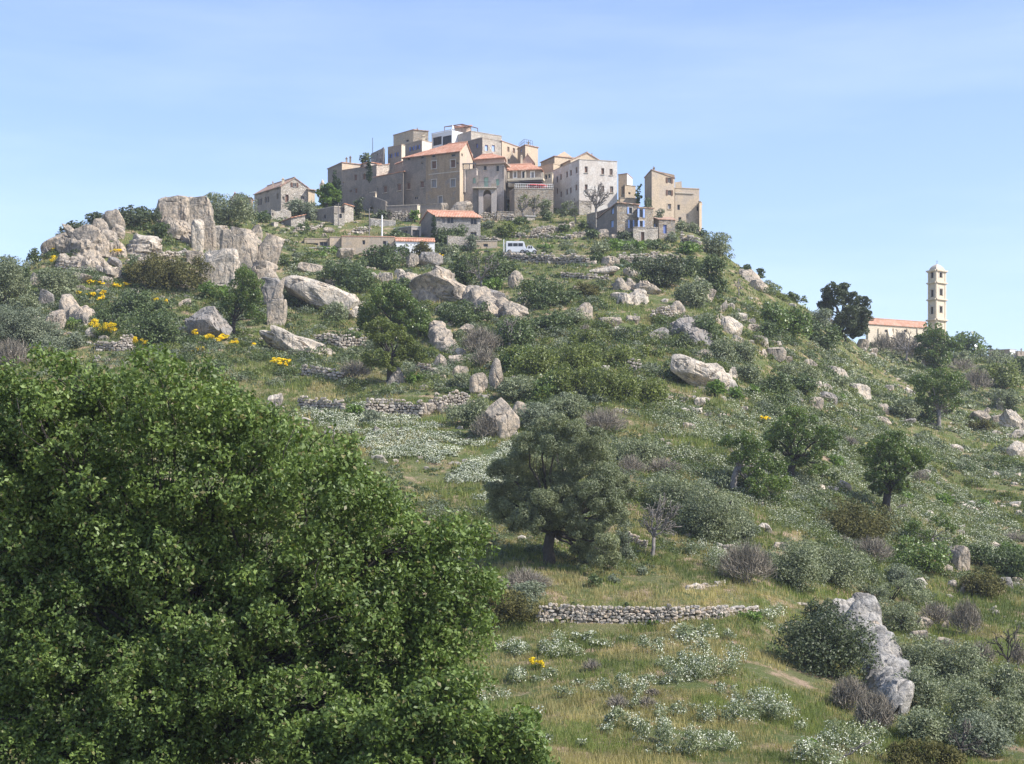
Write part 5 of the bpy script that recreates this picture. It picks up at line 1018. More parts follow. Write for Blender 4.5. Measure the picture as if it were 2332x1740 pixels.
drywall('D', [(920, 700), (1180, 640), (1360, 610)], 70, 'rubble wall along the foot of the grassy saddle above the wide dark bush', size=.45, ragged=.3)
drywall('E', [(1550, 100), (1800, 110), (1970, 110)], 40, 'low beige garden wall with a yellow barrier near it, below the stone cottage', size=.4)
drywall('E', [(2020, 250), (2214, 260)], 50, 'left end of the rubble terraces just below the van', size=.42)
drywall('K', [(0, 1130), (200, 1160)], 60, 'short rubble wall behind the white rockrose at the bare twisted tree', size=.3, ragged=.3)
drywall('J', [(1260, 1200), (1440, 1290)], 60, 'reddish collapsed stones left of the bare twisted tree', size=.22, ragged=.5)
drywall('L', [(1530, 185), (1780, 150)], 40, 'row of half-buried stones in the grass above the terrace wall', size=.3, ragged=.5)

# ------------------------------------------------------------------ foliage
def unit(v): return v / (np.linalg.norm(v, axis=-1, keepdims=True) + 1e-9)
def leafquads(rng, P, N, L, W):
    a = unit(np.cross(N, rng.normal(size=P.shape))); b = np.cross(N, a); L = np.asarray(L).reshape(-1, 1) / 2; W = np.asarray(W).reshape(-1, 1) / 2
    V = np.stack([P + a * L, P + b * W + a * L * .1, P - a * L, P - b * W + a * L * .1], 1); return V.reshape(-1, 3), np.arange(len(P) * 4).reshape(-1, 4)
def crown(rng, blobs, n_, L, W, sub=9, subr=(.28, .5), rnd=.75, zs=.85, inner=.25):
    """blobs (k,4) metres -> leaf quads; each blob carries smaller clumps, leaves sit on the clumps' shells"""
    B = np.asarray(blobs, float); A_ = B[:, 3] ** 2; SB, SW = [], []
    for b in B:
        d = unit(rng.normal(size=(sub, 3)) + [0, 0, .25]); rr = rng.uniform(*subr, sub) * b[3]
        SB.append(np.concatenate([b[:3] + d * (b[3] - rr * .8)[:, None] * [1, 1, zs], rr[:, None]], 1)); SW.append(rr ** 2)
    SB = np.concatenate(SB); SW = np.concatenate(SW); i = rng.choice(len(SB), n_, p=SW / SW.sum()); d = unit(rng.normal(size=(n_, 3)) + [0, 0, .15])
    sh = 1 - inner * rng.random(n_) ** 2 - .08 * rng.normal(size=n_).clip(-1, 2.2) * -1; P = SB[i, :3] + d * (SB[i, 3] * sh)[:, None] * [1, 1, zs]
    if sub >= 18:
        nr = n_ // 7; j = rng.integers(0, nr, n_); P = P[j] + rng.normal(size=(n_, 3)) * L * .62; d = d[j]
    N = unit(d + rnd * rng.normal(size=(n_, 3))); s_ = rng.uniform(.7, 1.3, n_); return leafquads(rng, P, N, L * s_, W * s_)
BS = [500]; TILT = [.3]
LEAF = dict(oak=(.30, .20), yelloak=(.30, .20), olive=(.26, .10), olivepale=(.24, .09), mastic=(.24, .14), dark=(.24, .15), juniper=(.22, .10), cypress=(.3, .10), bright=(.30, .20), oaknear=(.11, .055))
KINDN = dict(oak=('oak_bush', 'green oak bush', 'bush'), yelloak=('oak_bush', 'yellow-green oak bush', 'bush'), olive=('olive_bush', 'grey-green olive bush', 'bush'), olivepale=('scrub_bush', 'silvery grey bush', 'bush'), mastic=('shrub', 'dark green shrub', 'shrub'),
             dark=('shrub', 'very dark dense shrub', 'shrub'), juniper=('juniper', 'brownish green juniper', 'juniper'), bright=('shrub', 'fresh bright green shrub', 'shrub'), grey=('twiggy_bush', 'bare grey twiggy bush', 'bush'), broom=('broom', 'yellow flowering broom', 'broom'), white=('rockrose', 'white flowering rockrose clump', 'flowering shrub'), cypress=('cypress', 'slender dark cypress', 'cypress'))
def ribbons(rng, base, tips, w0, bend=.25, segs=4):
    n_ = len(base); t = np.linspace(0, 1, segs + 1)[None, :, None]; mid = (base + tips) / 2 + rng.normal(size=base.shape) * bend * np.linalg.norm(tips - base, axis=1, keepdims=True)
    C = base[:, None] * (1 - t) ** 2 + 2 * mid[:, None] * t * (1 - t) + tips[:, None] * t ** 2; s_ = unit(np.cross(tips - base, rng.normal(size=base.shape)))[:, None]
    wv = (np.asarray(w0).reshape(-1, 1, 1) * (1 - .85 * t)) / 2; V = np.stack([C - s_ * wv, C + s_ * wv], 2).reshape(-1, 3)
    i = (np.arange(n_)[:, None] * (segs + 1) * 2 + np.arange(segs)[None] * 2).ravel(); return V, np.stack([i, i + 1, i + 3, i + 2], 1)
def stems(root, rng, w_, h_, nst=7, mat='bark', r=.05):
    mb = MB()
    for _ in range(nst):
        a = rng.random() * 6.28; q = np.array([math.cos(a) * w_ * .28, math.sin(a) * w_ * .28, h_ * rng.uniform(.45, .7)]); b0 = q * .12; b0[2] = -.3
        mb.tube([b0, q * [.35, .35, .55] + rng.normal(size=3) * .05 * w_, q], [r, r * .7, r * .3], 5)
    return mb.make('stem', M[mat], root)
def fit(V, w_, h_, ref=None):
    q = V if ref is None else ref; x0, x1 = np.percentile(q[:, 0], [1, 99]); z1 = np.percentile(q[:, 2], 99); k = w_ / (x1 - x0); V = V.copy(); V[:, 0] = (V[:, 0] - (x0 + x1) / 2) * k; V[:, 1] *= k; V[:, 2] *= h_ / z1; V[:, 2] += TILT[0] * V[:, 1]; return V
def bush(crop, x0, y0, x1, y1, kind, label=None, D=None, dens=1., trunk=None, name=None):
    BS[0] += 1; rng = np.random.default_rng(BS[0]); (px0, py0), (px1, py1) = cv(crop, x0, y0), cv(crop, x1, y1); pxc = (px0 + px1) / 2
    D = D or at(pxc, py1 - (py1 - py0) * .08); w_, h_ = (px1 - px0) / FPX * D, (py1 - py0) / FPX * D; ppm = 1706 / D; fixed = k_ = False
    if DD[0] < D < DD[-1] and abs(terr(*ray(pxc, py1, D)[:2]) - ray(pxc, py1, D)[2]) < 1.2:
        Dc = D + min(w_ * .22, 1.0); c = ray(pxc, py1, Dc); c[2] = float(terr(c[0], c[1])); h_ = max(zc(py0, Dc) - c[2], h_ * .62)
    else:
        c = ray(pxc, py1, D); tz = float(terr(c[0], c[1]))
        if 0 < c[2] - tz < 5: h_ += c[2] - tz; c[2] = tz - .1
    w_ *= 1.07; TILT[0] = .3
    nm, head, cat = KINDN[kind]; big = max(px1 - px0, py1 - py0); sz = 'big' if big > 110 else ('small' if big < 38 else 'medium-sized'); shape_ = 'spreading ' if w_ > h_ * 1.9 else ('upright ' if h_ > w_ * 1.1 else '')
    root = empty(name or nm, tuple(c), label or autolabel(f'{sz} {shape_}{head}', pxc, (py0 + py1) / 2), cat, {'grey': 'grey twiggy bushes', 'broom': 'yellow brooms on the hillside', 'white': 'white rockrose clumps on the near slope'}.get(kind, cat + ('es' if cat[-1] in 'sh' else 's') + ' on the hillside') )
    A_ = w_ * h_ * ppm ** 2 * .8
    if kind == 'grey':
        n_ = int(np.clip(A_ * 1.1 * dens, 300, 9000)); a = rng.random(n_) * 6.28; u_ = rng.random(n_) ** .6; th = rng.random(n_) ** .5
        tips = np.stack([np.cos(a) * w_ / 2 * u_, np.sin(a) * w_ * .4 * u_, h_ * np.sqrt(np.clip(1 - u_ ** 2 * .8, .1, 1)) * rng.uniform(.55, 1.02, n_)], 1); base = tips * rng.uniform(.45, .92, n_)[:, None] + rng.normal(size=(n_, 3)) * min(w_, h_) * .07; base[:, 2] *= .9
        V, F = ribbons(rng, base, tips, np.full(n_, max(.035, .5 / ppm)), .16, 3); V = fit(V, w_, h_); link_mesh('twigs', mesh_np('twigs', V, [F], [M['twig']]), root); stems(root, rng, w_, h_, 6, 'barkgrey', .05); return root
    if kind == 'white':
        w_ *= 1.15; k = max(4, int(w_ * 2.2)); bl = [(rng.uniform(-.4, .4) * w_, rng.uniform(-.3, .3) * w_, h_ * rng.uniform(.2, .55), min(h_ * .5, w_ * .3) * rng.uniform(.8, 1.15)) for _ in range(k)]
        L_, W_ = max(.14, 1.9 / ppm), max(.05, .8 / ppm); n_ = int(A_ * 2.6 / (L_ * W_ * ppm ** 2 * .6)); V, F = crown(rng, bl, max(n_, 200), L_, W_, 5, (.4, .6)); VR = V; V = fit(V, w_, h_); link_mesh('foliage', mesh_np('foliage', V, [F], [M['daisyleaf']]), root)
        s_ = max(.055, .72 / ppm); n2 = int(A_ * .8 / (s_ * s_ * ppm ** 2)); V, F = crown(rng, [(b[0], b[1], b[2] + b[3] * .06, b[3] * 1.03) for b in bl], max(n2, 40), s_, s_, 5, (.45, .6), rnd=.5, inner=.05); V = fit(V, w_ * 1.03, h_ * 1.03, VR); link_mesh('blossoms', mesh_np('blossoms', V, [F], [M['petal']]), root); return root
    if kind == 'broom':
        k = max(3, int(w_ * 1.5)); bl = [(rng.uniform(-.34, .34) * w_, rng.uniform(-.3, .3) * w_, h_ * rng.uniform(.35, .8), min(w_, h_) * rng.uniform(.25, .36)) for _ in range(k)]
        n_ = int(A_ * .8); a = rng.random(n_) * 6.28; u_ = rng.random(n_) ** .5; tips = np.stack([np.cos(a) * w_ / 2 * u_, np.sin(a) * w_ / 2 * u_, h_ * rng.uniform(.5, .95, n_) * (1 - .35 * u_ ** 2)], 1); base = tips * .15; base[:, 2] = -.1
        V, F = ribbons(rng, base, tips, np.full(n_, max(.04, .6 / ppm)), .08, 3); link_mesh('foliage', mesh_np('foliage', V, [F], [M['broomstem']]), root)
        s_ = max(.10, .95 / ppm); n2 = int(A_ * 3.2 / (s_ * s_ * ppm ** 2)); V, F = crown(rng, bl, max(n2, 60), s_, s_ * .8, 7, (.25, .45), inner=.4); V = fit(V, w_, h_); link_mesh('blossoms', mesh_np('blossoms', V, [F], [M['broom']]), root); return root
    L0, W0 = LEAF[kind]; L_, W_ = max(L0 * .5, 1.9 / ppm), max(W0 * .5, 1.9 / ppm * W0 / L0); area = L_ * W_ * .55 * ppm ** 2; n_ = int(np.clip(A_ * 4.6 * dens / area, 250, 60000))
    if kind != 'cypress' and h_ > w_ * 1.6:
        bl = [(rng.normal() * .16 * w_, rng.normal() * .15 * w_, h_ * z, w_ * rng.uniform(.26, .42)) for z in np.linspace(.06, .92, 20)]
    elif kind == 'cypress':
        zz = np.linspace(.05, .97, 16); bl = [(rng.normal() * .04 * w_, rng.normal() * .04 * w_, h_ * z, w_ * .5 * (math.sin(math.pi * min(1, (z * .78 + .18))) ** .7) * rng.uniform(.85, 1.) + .05) for z in zz]
    else:
        k = int(np.clip(5 + 3.5 * max(w_ / max(h_, .5), h_ / max(w_, .5)) + big / 18, 7, 26)); bl = []; rb = min(w_ * .5, h_ * .62)
        for _ in range(k):
            a = rng.random() * 6.28; u_ = rng.random() ** .5; r_ = rb * rng.uniform(.42, .66); xx, yy = math.cos(a) * u_ * (w_ / 2 - r_), math.sin(a) * u_ * (min(w_, 8.) / 2 - r_) * .8
            zt_ = (h_ - r_) * math.sqrt(max(.05, 1 - (xx / (w_ / 2)) ** 2)); bl.append((xx, yy, zt_ * rng.uniform(.2, 1.), r_))
        bl += [(0, 0, h_ * .3, rb * .55), (w_ * .22, 0, h_ * .25, rb * .4), (-w_ * .22, 0, h_ * .25, rb * .4)]
    V, F = crown(rng, bl, n_, L_, W_); V = fit(V, w_, h_); link_mesh('foliage', mesh_np('foliage', V, [F], [M[kind]]), root); stems(root, rng, w_, h_, 5 if kind != 'cypress' else 1, 'bark', .05 + .012 * h_)
    return root
def limb(mb, rng, a, b, r0, r1, wob=.1, n_=7, sides=7):
    a, b = np.asarray(a, float), np.asarray(b, float); ln = np.linalg.norm(b - a); t = np.linspace(0, 1, n_); mid = a * .45 + b * .55 + [0, 0, ln * .12]; P = a[None] * ((1 - t) ** 2)[:, None] + 2 * mid[None] * (t * (1 - t))[:, None] + b[None] * (t ** 2)[:, None]
    P[1:-1] += rng.normal(size=(n_ - 2, 3)) * wob * ln / n_ * 1.5; mb.tube(list(P), list(r0 + (r1 - r0) * t), sides); return P
def tree(crop, base, fork, blobs, kind, label, name='oak', cat='tree', tr=.3, D=None, dens=1., bark='bark', ydep=.8, leaf=None, sub=9, twigs=True, group='trees on the hillside', n_leaf=None, rnd=.75):
    """blobs in crop pixels (x, y, r); the limbs run from the fork to every blob"""
    BS[0] += 1; rng = np.random.default_rng(BS[0]); bpx, bpy_ = cv(crop, *base); D = D or at(bpx, bpy_); o = ray(bpx, bpy_, D); k = CROPS[crop][2]; ppm = 1706 / D
    root = empty(name, tuple(o), label, cat, group); cx_ = np.mean([b[0] for b in blobs]); wx = (max(b[0] for b in blobs) - min(b[0] for b in blobs)) / 2 + 1; B = []
    for x, y, r in blobs:
        r_ = r / k / FPX * D; wid = wx / k / FPX * D; lat = (x - cx_) / wx; dy = rng.uniform(-1, 1) * wid * ydep * math.sqrt(max(.1, 1 - lat * lat)); p = ray(*cv(crop, x, y), D); B.append((p[0] - o[0], -abs(dy), p[2] - o[2], r_)); B.append((p[0] - o[0] + rng.normal() * r_ * .3, abs(dy), p[2] - o[2] - r_ * .2, r_ * .9))
    fk = ray(*cv(crop, *fork), D) - o; mb = MB(); fk = fk + [0, 0, 0]
    P0 = [np.array([0, 0, -.6]), np.array([0, 0, 0.]), fk * .5 + [rng.normal() * tr * .5, 0, 0], fk]; mb.tube(P0, [tr * 1.5, tr * 1.15, tr * .95, tr * .85], 9)
    for b in B[::2]:
        P = limb(mb, rng, fk, b[:3] if rng.random() < .4 else (b[0], -b[1], b[2] - b[3] * .3), tr * .34, tr * .07, .14)
        if twigs:
            for _ in range(4):
                d = unit(rng.normal(size=3) + [0, 0, .3]); limb(mb, rng, P[rng.integers(3, 7)], P[-1] + d * b[3] * .8, tr * .06, .012, .15, 5, 4)
    mb.make('trunk', M[bark], root, smooth=True)
    if kind:
        L0, W0 = leaf or LEAF[kind]; L_, W_ = max(L0 * .6, 1.9 / ppm), max(W0 * .6, 1.9 / ppm * W0 / L0)
        if leaf: L_, W_ = leaf
        A_ = sum(math.pi * b[3] ** 2 for b in B) * ppm ** 2 * .75; n_ = n_leaf or int(A_ * 3.7 * dens / (L_ * W_ * .55 * ppm ** 2)); V, F = crown(rng, B, n_, L_, W_, sub, (.3, .5) if sub < 18 else (.2, .36), rnd); link_mesh('crown', mesh_np('crown', V, [F], [M[kind]]), root)
    return root
def baretree(crop, base, fork, blobs, label, tr=.2, D=None, name='bare_tree', leafy=None, mat='barkgrey', k_=26):
    BS[0] += 1; rng = np.random.default_rng(BS[0]); bpx, bpy_ = cv(crop, *base); D = D or at(bpx, bpy_); o = ray(bpx, bpy_, D); k = CROPS[crop][2]; ppm = 1706 / D; root = empty(name, tuple(o), label, 'tree', 'bare trees'); mb = MB(); fk = ray(*cv(crop, *fork), D) - o
    mb.tube([(0, 0, -.5), (0, 0, 0), fk * .5 + [tr * .5, 0, 0], fk], [tr * 1.4, tr * 1.1, tr * .9, tr * .8], 8); ends = []
    mr = .33 / ppm
    for x, y, r in blobs:
        r_ = r / k / FPX * D; p = ray(*cv(crop, x, y), D) - o; p[1] += rng.uniform(-1, 1) * r_ * 1.2; P = limb(mb, rng, fk, p, tr * .5, max(tr * .18, mr), .2)
        for _ in range(k_ // 4):
            q0 = P[rng.integers(2, 7)]; q1 = p + unit(rng.normal(size=3) + [0, 0, .35]) * r_ * rng.uniform(.6, 1.1); Q = limb(mb, rng, q0, q1, max(tr * .16, mr), mr, .25, 5, 4)
            for _ in range(4): q2 = Q[rng.integers(1, 5)] + unit(rng.normal(size=3) + [0, 0, .3]) * r_ * rng.uniform(.25, .6); ends.append((Q[rng.integers(1, 5)], q2))
    mb.make('trunk', M[mat], root, smooth=True); b = np.array([e[0] for e in ends]); t = np.array([e[1] for e in ends]); V, F = ribbons(rng, b, t, np.full(len(b), max(.03, .45 / ppm)), .2, 3); link_mesh('twigs', mesh_np('twigs', V, [F], [M['twig']]), root)
    if leafy:
        B = [(*(ray(*cv(crop, x, y), D) - o), r / k / FPX * D) for x, y, r in blobs]; V, F = crown(rng, B, int(sum(b[3] ** 2 for b in B) * 3.14 * ppm ** 2 * .8), 1.8 / ppm, 1.0 / ppm, 8, (.3, .6), inner=.9); link_mesh('crown', mesh_np('crown', V, [F], [M[leafy]]), root)
def agave(crop, x, y, r, label=None):
    BS[0] += 1; rng = np.random.default_rng(BS[0]); px, py = cv(crop, x, y); D = at(px, py); k = CROPS[crop][2]; R_ = r / k / FPX * D; n_ = 30; V, F = [], []
    for i in range(n_):
        a = rng.random() * 6.28; el = rng.uniform(.25, 1.35); d = np.array([math.cos(a), math.sin(a), 0]); s_ = np.array([-d[1], d[0], 0]); ln = R_ * rng.uniform(.8, 1.1)
        for t in (0, .35, .7, 1.): p = d * ln * t * math.cos(el) * (1 + .2 * t) + [0, 0, ln * (t * math.sin(el) - .18 * t * t)]; w_ = R_ * .10 * (1 - t ** 2) + .004; V += [p - s_ * w_, p + s_ * w_ + [0, 0, w_ * .3]]
        b = i * 8; F += [[b + 2 * j, b + 2 * j + 1, b + 2 * j + 3, b + 2 * j + 2] for j in range(3)]
    o = link_mesh('agave', mesh_np('agave', np.array(V), [np.array(F)], [M['agave']]), None, tuple(ray(px, py, D))); tag(o, label or autolabel('blue-grey spiky agave', px, py), 'agave', 'agaves on the village terraces')
def many(crop, kind, *boxes, **k):
    for b in boxes: bush(crop, *b[:4], kind, **k)

# ------------------------------------------------------------------ shrubs and trees, crag side (left)
bush('D', 480, 0, 481, 1, 'mastic') if False else None
many('D', 'dark', (285, 315, 515, 500), (515, 235, 660, 370)); bush('D', 725, 198, 1100, 360, 'dark', 'very dark domed shrub on the skyline between the left rocks and the flat-topped crag')
many('D', 'mastic', (820, 340, 1100, 430), (1060, 325, 1205, 510), (1930, 250, 2050, 335), (10, 540, 125, 680), (810, 640, 945, 850), (560, 1060, 860, 1230), (615, 480, 800, 610), (1560, 1100, 1780, 1260), (340, 640, 400, 660))
bush('D', 1480, 80, 1905, 385, 'olive', 'large dark olive on the skyline right of the flat-topped crag', name='olive_tree', dens=.9); bush('D', 105, 700, 420, 985, 'olive', 'grey-green olive bush below the ledge of left skyline rocks')
bush('D', 900, 595, 1500, 940, 'juniper', 'wide olive-brown bush in front of the tall pale crag'); bush('D', 1455, 820, 1700, 1000, 'bright', 'bright leafy bush at the foot of the pale crag face')
many('D', 'mastic', (670, 900, 1180, 1160), (850, 1080, 1300, 1400)); many('D', 'bright', (330, 1130, 450, 1215)); many('D', 'olivepale', (330, 1245, 480, 1390), (860, 590, 960, 660), (1230, 640, 1330, 680))
tree('D', (1735, 1300), (1745, 1150), [(1700, 760, 0.1), (1870, 760, 95), (1930, 850, 85), (1800, 880, 100), (1900, 950, 90), (1780, 1000, 95), (1870, 1060, 85), (1690, 1050, 70), (1960, 1120, 60), (1640, 980, 55), (1590, 900, 60)][1:], 'oak', 'green oak growing against the dark leaning crag', tr=.28)
many('N', 'olive', (-120, 40, 220, 500), (60, 330, 330, 560)); many('N', 'olivepale', (-100, 430, 390, 850), (200, 560, 520, 800), (540, 660, 700, 800), (290, 690, 560, 900)); many('N', 'mastic', (180, 110, 270, 260), (560, 540, 680, 610), (-60, 20, 130, 130)); bush('N', -60, 700, 260, 980, 'grey')
broom = lambda c, *b, label=None: bush(c, *b, 'broom', label)
for b in ((200, 508, 318, 600), (200, 600, 305, 685), (715, 523, 818, 608), (520, 798, 652, 872), (718, 838, 842, 908), (428, 888, 662, 975), (540, 930, 660, 1005), (1060, 958, 1192, 1042), (878, 1282, 1002, 1398), (1340, 1198, 1552, 1315), (1488, 1258, 1682, 1372), (1728, 1298, 1928, 1402), (1388, 1378, 1482, 1452)): broom('D', *b)
broom('D', 538, 1138, 758, 1325, label='biggest yellow broom, two tall lobes, on the left slope')
for b in ((62, 1092, 222, 1200), (1438, 212, 1512, 278), (700, 648, 752, 712)): broom('E', *b)
broom('K', 235, 145, 372, 212); broom('K', 1050, 338, 1092, 378); broom('L', 400, 662, 502, 785, label='single small yellow broom in the near grass below the dry-stone wall'); broom('A', 1965, 1590, 2060, 1650); broom('M', 2010, 1300, 2140, 1450); broom('N', 950, 5, 1030, 25) if False else None
# ------------------------------------------------------------------ middle slope
bush('E', 835, 152, 1185, 375, 'mastic', 'domed green bush in front of the long low house'); many('E', 'mastic', (480, 270, 900, 520), (1060, 430, 1290, 565), (180, 560, 300, 680), (640, 330, 960, 560), (1960, 760, 2260, 1050), (150, 250, 290, 350)); bush('E', 300, 588, 520, 725, 'dark'); bush('E', 520, 630, 702, 810, 'olive')
bush('E', 1470, 618, 1905, 835, 'mastic', 'wide green bush below the great striped boulder')
tree('E', (1080, 960), (1090, 800), [(880, 720, 90), (980, 560, 90), (1060, 500, 80), (1150, 560, 90), (960, 660, 100), (1080, 640, 110), (1200, 640, 100), (1290, 720, 95), (1350, 790, 80), (860, 800, 70), (1260, 830, 90), (1320, 880, 80), (1160, 760, 80)], 'oak', 'large dense green oak in the middle of the slope', tr=.4)
tree('E', (1060, 1300), (1070, 1080), [(900, 850, 75), (990, 820, 80), (1080, 850, 85), (930, 920, 80), (1040, 930, 75), (1200, 960, 80), (1290, 1020, 80), (1200, 1060, 85), (1330, 1090, 60), (1000, 1110, 85), (900, 1100, 75), (1090, 1150, 80), (1150, 880, 60)], 'yelloak', 'yellowish green tree in front of the large dense oak', tr=.35)
many('E', 'bright', (1820, 415, 2005, 545), (650, 888, 805, 948), (1200, 1215, 1330, 1320)); many('E', 'olive', (1560, 858, 1680, 945), (1560, 1222, 1745, 1370), (2010, 1268, 2330, 1480), (1500, 138, 1640, 262), (650, 1010, 830, 1110))
baretree('E', (1830, 540), (1830, 440), [(1700, 260, 60), (1800, 250, 80), (1900, 260, 70), (1750, 350, 80), (1880, 350, 80), (1980, 300, 60)], 'tangle of grey branches with dull green leaves above the pointed boulder', leafy='mastic')
bush('E', 1590, 210, 1800, 520, 'mastic'); bush('E', 1850, 230, 2130, 430, 'mastic', dens=.6)
many('E', 'grey', (640, 1100, 900, 1290), (1680, 820, 1990, 1110), (1750, 980, 1960, 1200)); bush('E', 1250, 108, 1425, 192, 'juniper'); bush('E', 2010, 1010, 2300, 1270, 'oak'); bush('E', 1130, 125, 1250, 190, 'mastic')
bush('G', 130, 430, 600, 695, 'mastic', 'broad dark green bush in the grass under the terraces'); bush('G', 540, 465, 780, 600, 'juniper'); bush('G', 475, 680, 720, 840, 'olive'); bush('G', 630, 800, 725, 950, 'grey'); many('G', 'mastic', (250, 720, 560, 900), (-60, 760, 240, 1010)); bush('G', 868, 848, 1135, 978, 'dark')
bush('G', 1085, 232, 1485, 535, 'dark', 'biggest and darkest round bush below the blue-shuttered house'); many('G', 'mastic', (1440, 240, 1690, 430), (1640, 235, 1855, 610), (1580, 755, 1825, 1010), (1300, 1105, 1650, 1335)); bush('G', 1445, 438, 1712, 705, 'olive', 'round grey-green olive bush against a split boulder')
bush('G', 1668, 38, 1898, 285, 'olive', 'dark round olive standing on the right shoulder below the village', name='olive_tree'); many('G', 'bright', (1460, 108, 1645, 238), (868, 92, 1002, 200), (1000, 102, 1172, 205), (1700, 1272, 1848, 1445), (1890, 1330, 2000, 1460), (2020, 1310, 2140, 1440)); bush('G', 1170, 102, 1392, 198, 'mastic'); many('G', 'olive', (725, 118, 872, 232), (1740, 928, 1930, 1165), (1900, 960, 2115, 1165), (1940, 1138, 2145, 1335)); bush('G', 940, 28, 1072, 112, 'dark')
bush('G', 1440, 898, 1592, 1062, 'dark'); bush('G', 1138, 1138, 1302, 1245, 'olivepale'); many('G', 'mastic', (2008, 302, 2068, 352), (2105, 335, 2182, 405), (150, 200, 240, 270), (700, 200, 830, 310))
for i, b in enumerate(((90, 1010, 420, 1400), (420, 960, 780, 1260), (380, 1150, 760, 1476), (700, 1160, 1120, 1500), (760, 990, 1120, 1190), (-60, 990, 240, 1260), (560, 850, 860, 1020), (1040, 980, 1330, 1120), (1090, 1280, 1360, 1500))): bush('G', *b, 'yelloak', dens=.75)
many('G', 'oak', (-100, 820, 220, 1010), (220, 1230, 520, 1476)); bush('G', -30, 1260, 310, 1480, 'olive'); bush('G', 400, 1385, 620, 1500, 'olivepale'); baretree('G', (1962, 600), (1965, 540), [(1940, 470, 30), (1985, 480, 30), (1965, 440, 30)], 'little bare grey tree on the right grass slope', tr=.1, k_=12)
baretree('G', (30, 1050), (40, 960), [(0, 850, 60), (60, 820, 60), (110, 900, 50), (20, 780, 50)], 'dead grey branches poking out of the oak wood', k_=20)
# ------------------------------------------------------------------ right slope and church
tree('H', (690, 790), (680, 600), [(585, 375, 68), (700, 365, 62), (560, 445, 62), (650, 470, 100), (825, 500, 85), (870, 600, 70), (560, 545, 65), (720, 610, 110), (835, 680, 85), (640, 670, 80), (750, 720, 60), (540, 500, 50), (770, 450, 60), (900, 570, 40)], 'dark', 'tall dark holm oak on the skyline left of the church', name='holm_oak', tr=.5, dens=1.9)
many('H', 'oak', (0, 480, 240, 740), (120, 520, 410, 830), (1590, 728, 1870, 900)); bush('H', 378, 528, 580, 730, 'olivepale'); many('H', 'mastic', (340, 650, 655, 885), (213, 393, 378, 495), (-40, 640, 160, 790), (1898, 836, 1958, 882), (2130, 928, 2260, 1085), (0, 1050, 250, 1310), (200, 1080, 465, 1265), (30, 1235, 235, 1372), (1190, 1088, 1345, 1172), (1300, 1388, 1480, 1515), (2108, 900, 2180, 935))
many('H', 'grey', (930, 725, 1110, 925), (1080, 715, 1260, 960), (1200, 760, 1330, 980), (470, 560, 600, 720), (1560, 940, 1800, 1065), (1700, 1015, 1935, 1245)); many('H', 'olive', (1840, 878, 2115, 995), (1930, 1198, 2175, 1400), (60, 968, 455, 1150), (520, 1078, 745, 1205), (1060, 1278, 1305, 1475), (1560, 880, 1780, 1000)); bush('H', 1890, 978, 2175, 1225, 'yelloak')
baretree('H', (1215, 985), (1220, 880), [(1110, 800, 60), (1180, 740, 70), (1260, 760, 60), (1330, 820, 60), (1150, 850, 50), (1280, 860, 50)], 'bare grey tree in front of the church nave', tr=.22)
tree('H', (1445, 1045), (1445, 900), [(1420, 720, 90), (1350, 800, 80), (1480, 790, 95), (1560, 820, 80), (1620, 840, 60), (1400, 880, 85), (1510, 900, 90), (1440, 960, 75), (1520, 985, 60), (1330, 870, 50)], 'oak', 'green oak at the foot of the bell tower', tr=.35)
tree('H', (1490, 1530), (1490, 1370), [(1400, 1110, 85), (1520, 1085, 80), (1620, 1130, 85), (1705, 1165, 50), (1350, 1190, 70), (1480, 1200, 85), (1580, 1240, 75), (1345, 1290, 60), (1650, 1310, 50), (1440, 1290, 60), (1540, 1310, 60), (1400, 1360, 45), (1600, 1370, 45)], 'oak', 'lone oak with a forked grey trunk high on the right slope', tr=.32, bark='barkgrey', dens=.85)
baretree('H', (1500, 1520), (1500, 1400), [(1350, 1340, 50), (1420, 1360, 50), (1600, 1380, 50), (1640, 1330, 40)], 'dead lower branches beside the trunk of the lone oak', tr=.12, k_=20, name='dead_branches')
bush('H', 1738, 1448, 1945, 1575, 'juniper'); bush('H', 640, 1238, 712, 1305, 'bright'); bush('H', 1780, 830, 1865, 900, 'mastic')
tree('K', (545, 625), (560, 470), [(560, 150, 85), (480, 205, 75), (640, 205, 75), (400, 285, 70), (520, 300, 80), (625, 320, 85), (740, 290, 85), (805, 355, 60), (440, 370, 70), (560, 395, 55), (700, 420, 65), (755, 510, 50), (360, 330, 45), (820, 290, 50), (510, 475, 50), (610, 465, 50), (680, 540, 45)], 'oak', 'spreading dark-trunked oak in the white-flowered slope', tr=.35, dens=.95)
tree('K', (120, 690), (150, 520), [(100, 330, 65), (205, 320, 75), (290, 380, 85), (180, 440, 85), (330, 480, 85), (430, 540, 75), (250, 560, 85), (380, 640, 85), (480, 640, 65), (300, 700, 85), (430, 760, 65), (350, 820, 75), (450, 870, 70), (505, 945, 55), (240, 640, 60)], 'oak', 'large leaning oak spilling down the slope right of the central olive', tr=.3, bark='barkgrey')
tree('K', (1240, 895), (1235, 690), [(1190, 315, 75), (1285, 315, 65), (1130, 385, 75), (1240, 400, 85), (1345, 405, 75), (1455, 440, 75), (1110, 480, 58), (1210, 500, 85), (1330, 510, 85), (1450, 495, 55), (1090, 580, 55), (1190, 600, 75), (1300, 605, 75), (1140, 660, 45), (1500, 470, 40), (1180, 695, 45), (1300, 680, 50), (1360, 640, 45)], 'oak', 'upright oak with a thick straight trunk on the flowery slope', tr=.42)
baretree('K', (1265, 830), (1300, 810), [(1340, 790, 15), (1380, 795, 12)], 'dead side branch curving up beside the upright oak trunk', tr=.14, k_=8, name='dead_branch')
bush('K', 748, 778, 1265, 1105, 'juniper', 'brown-green juniper mound below the upright oak')
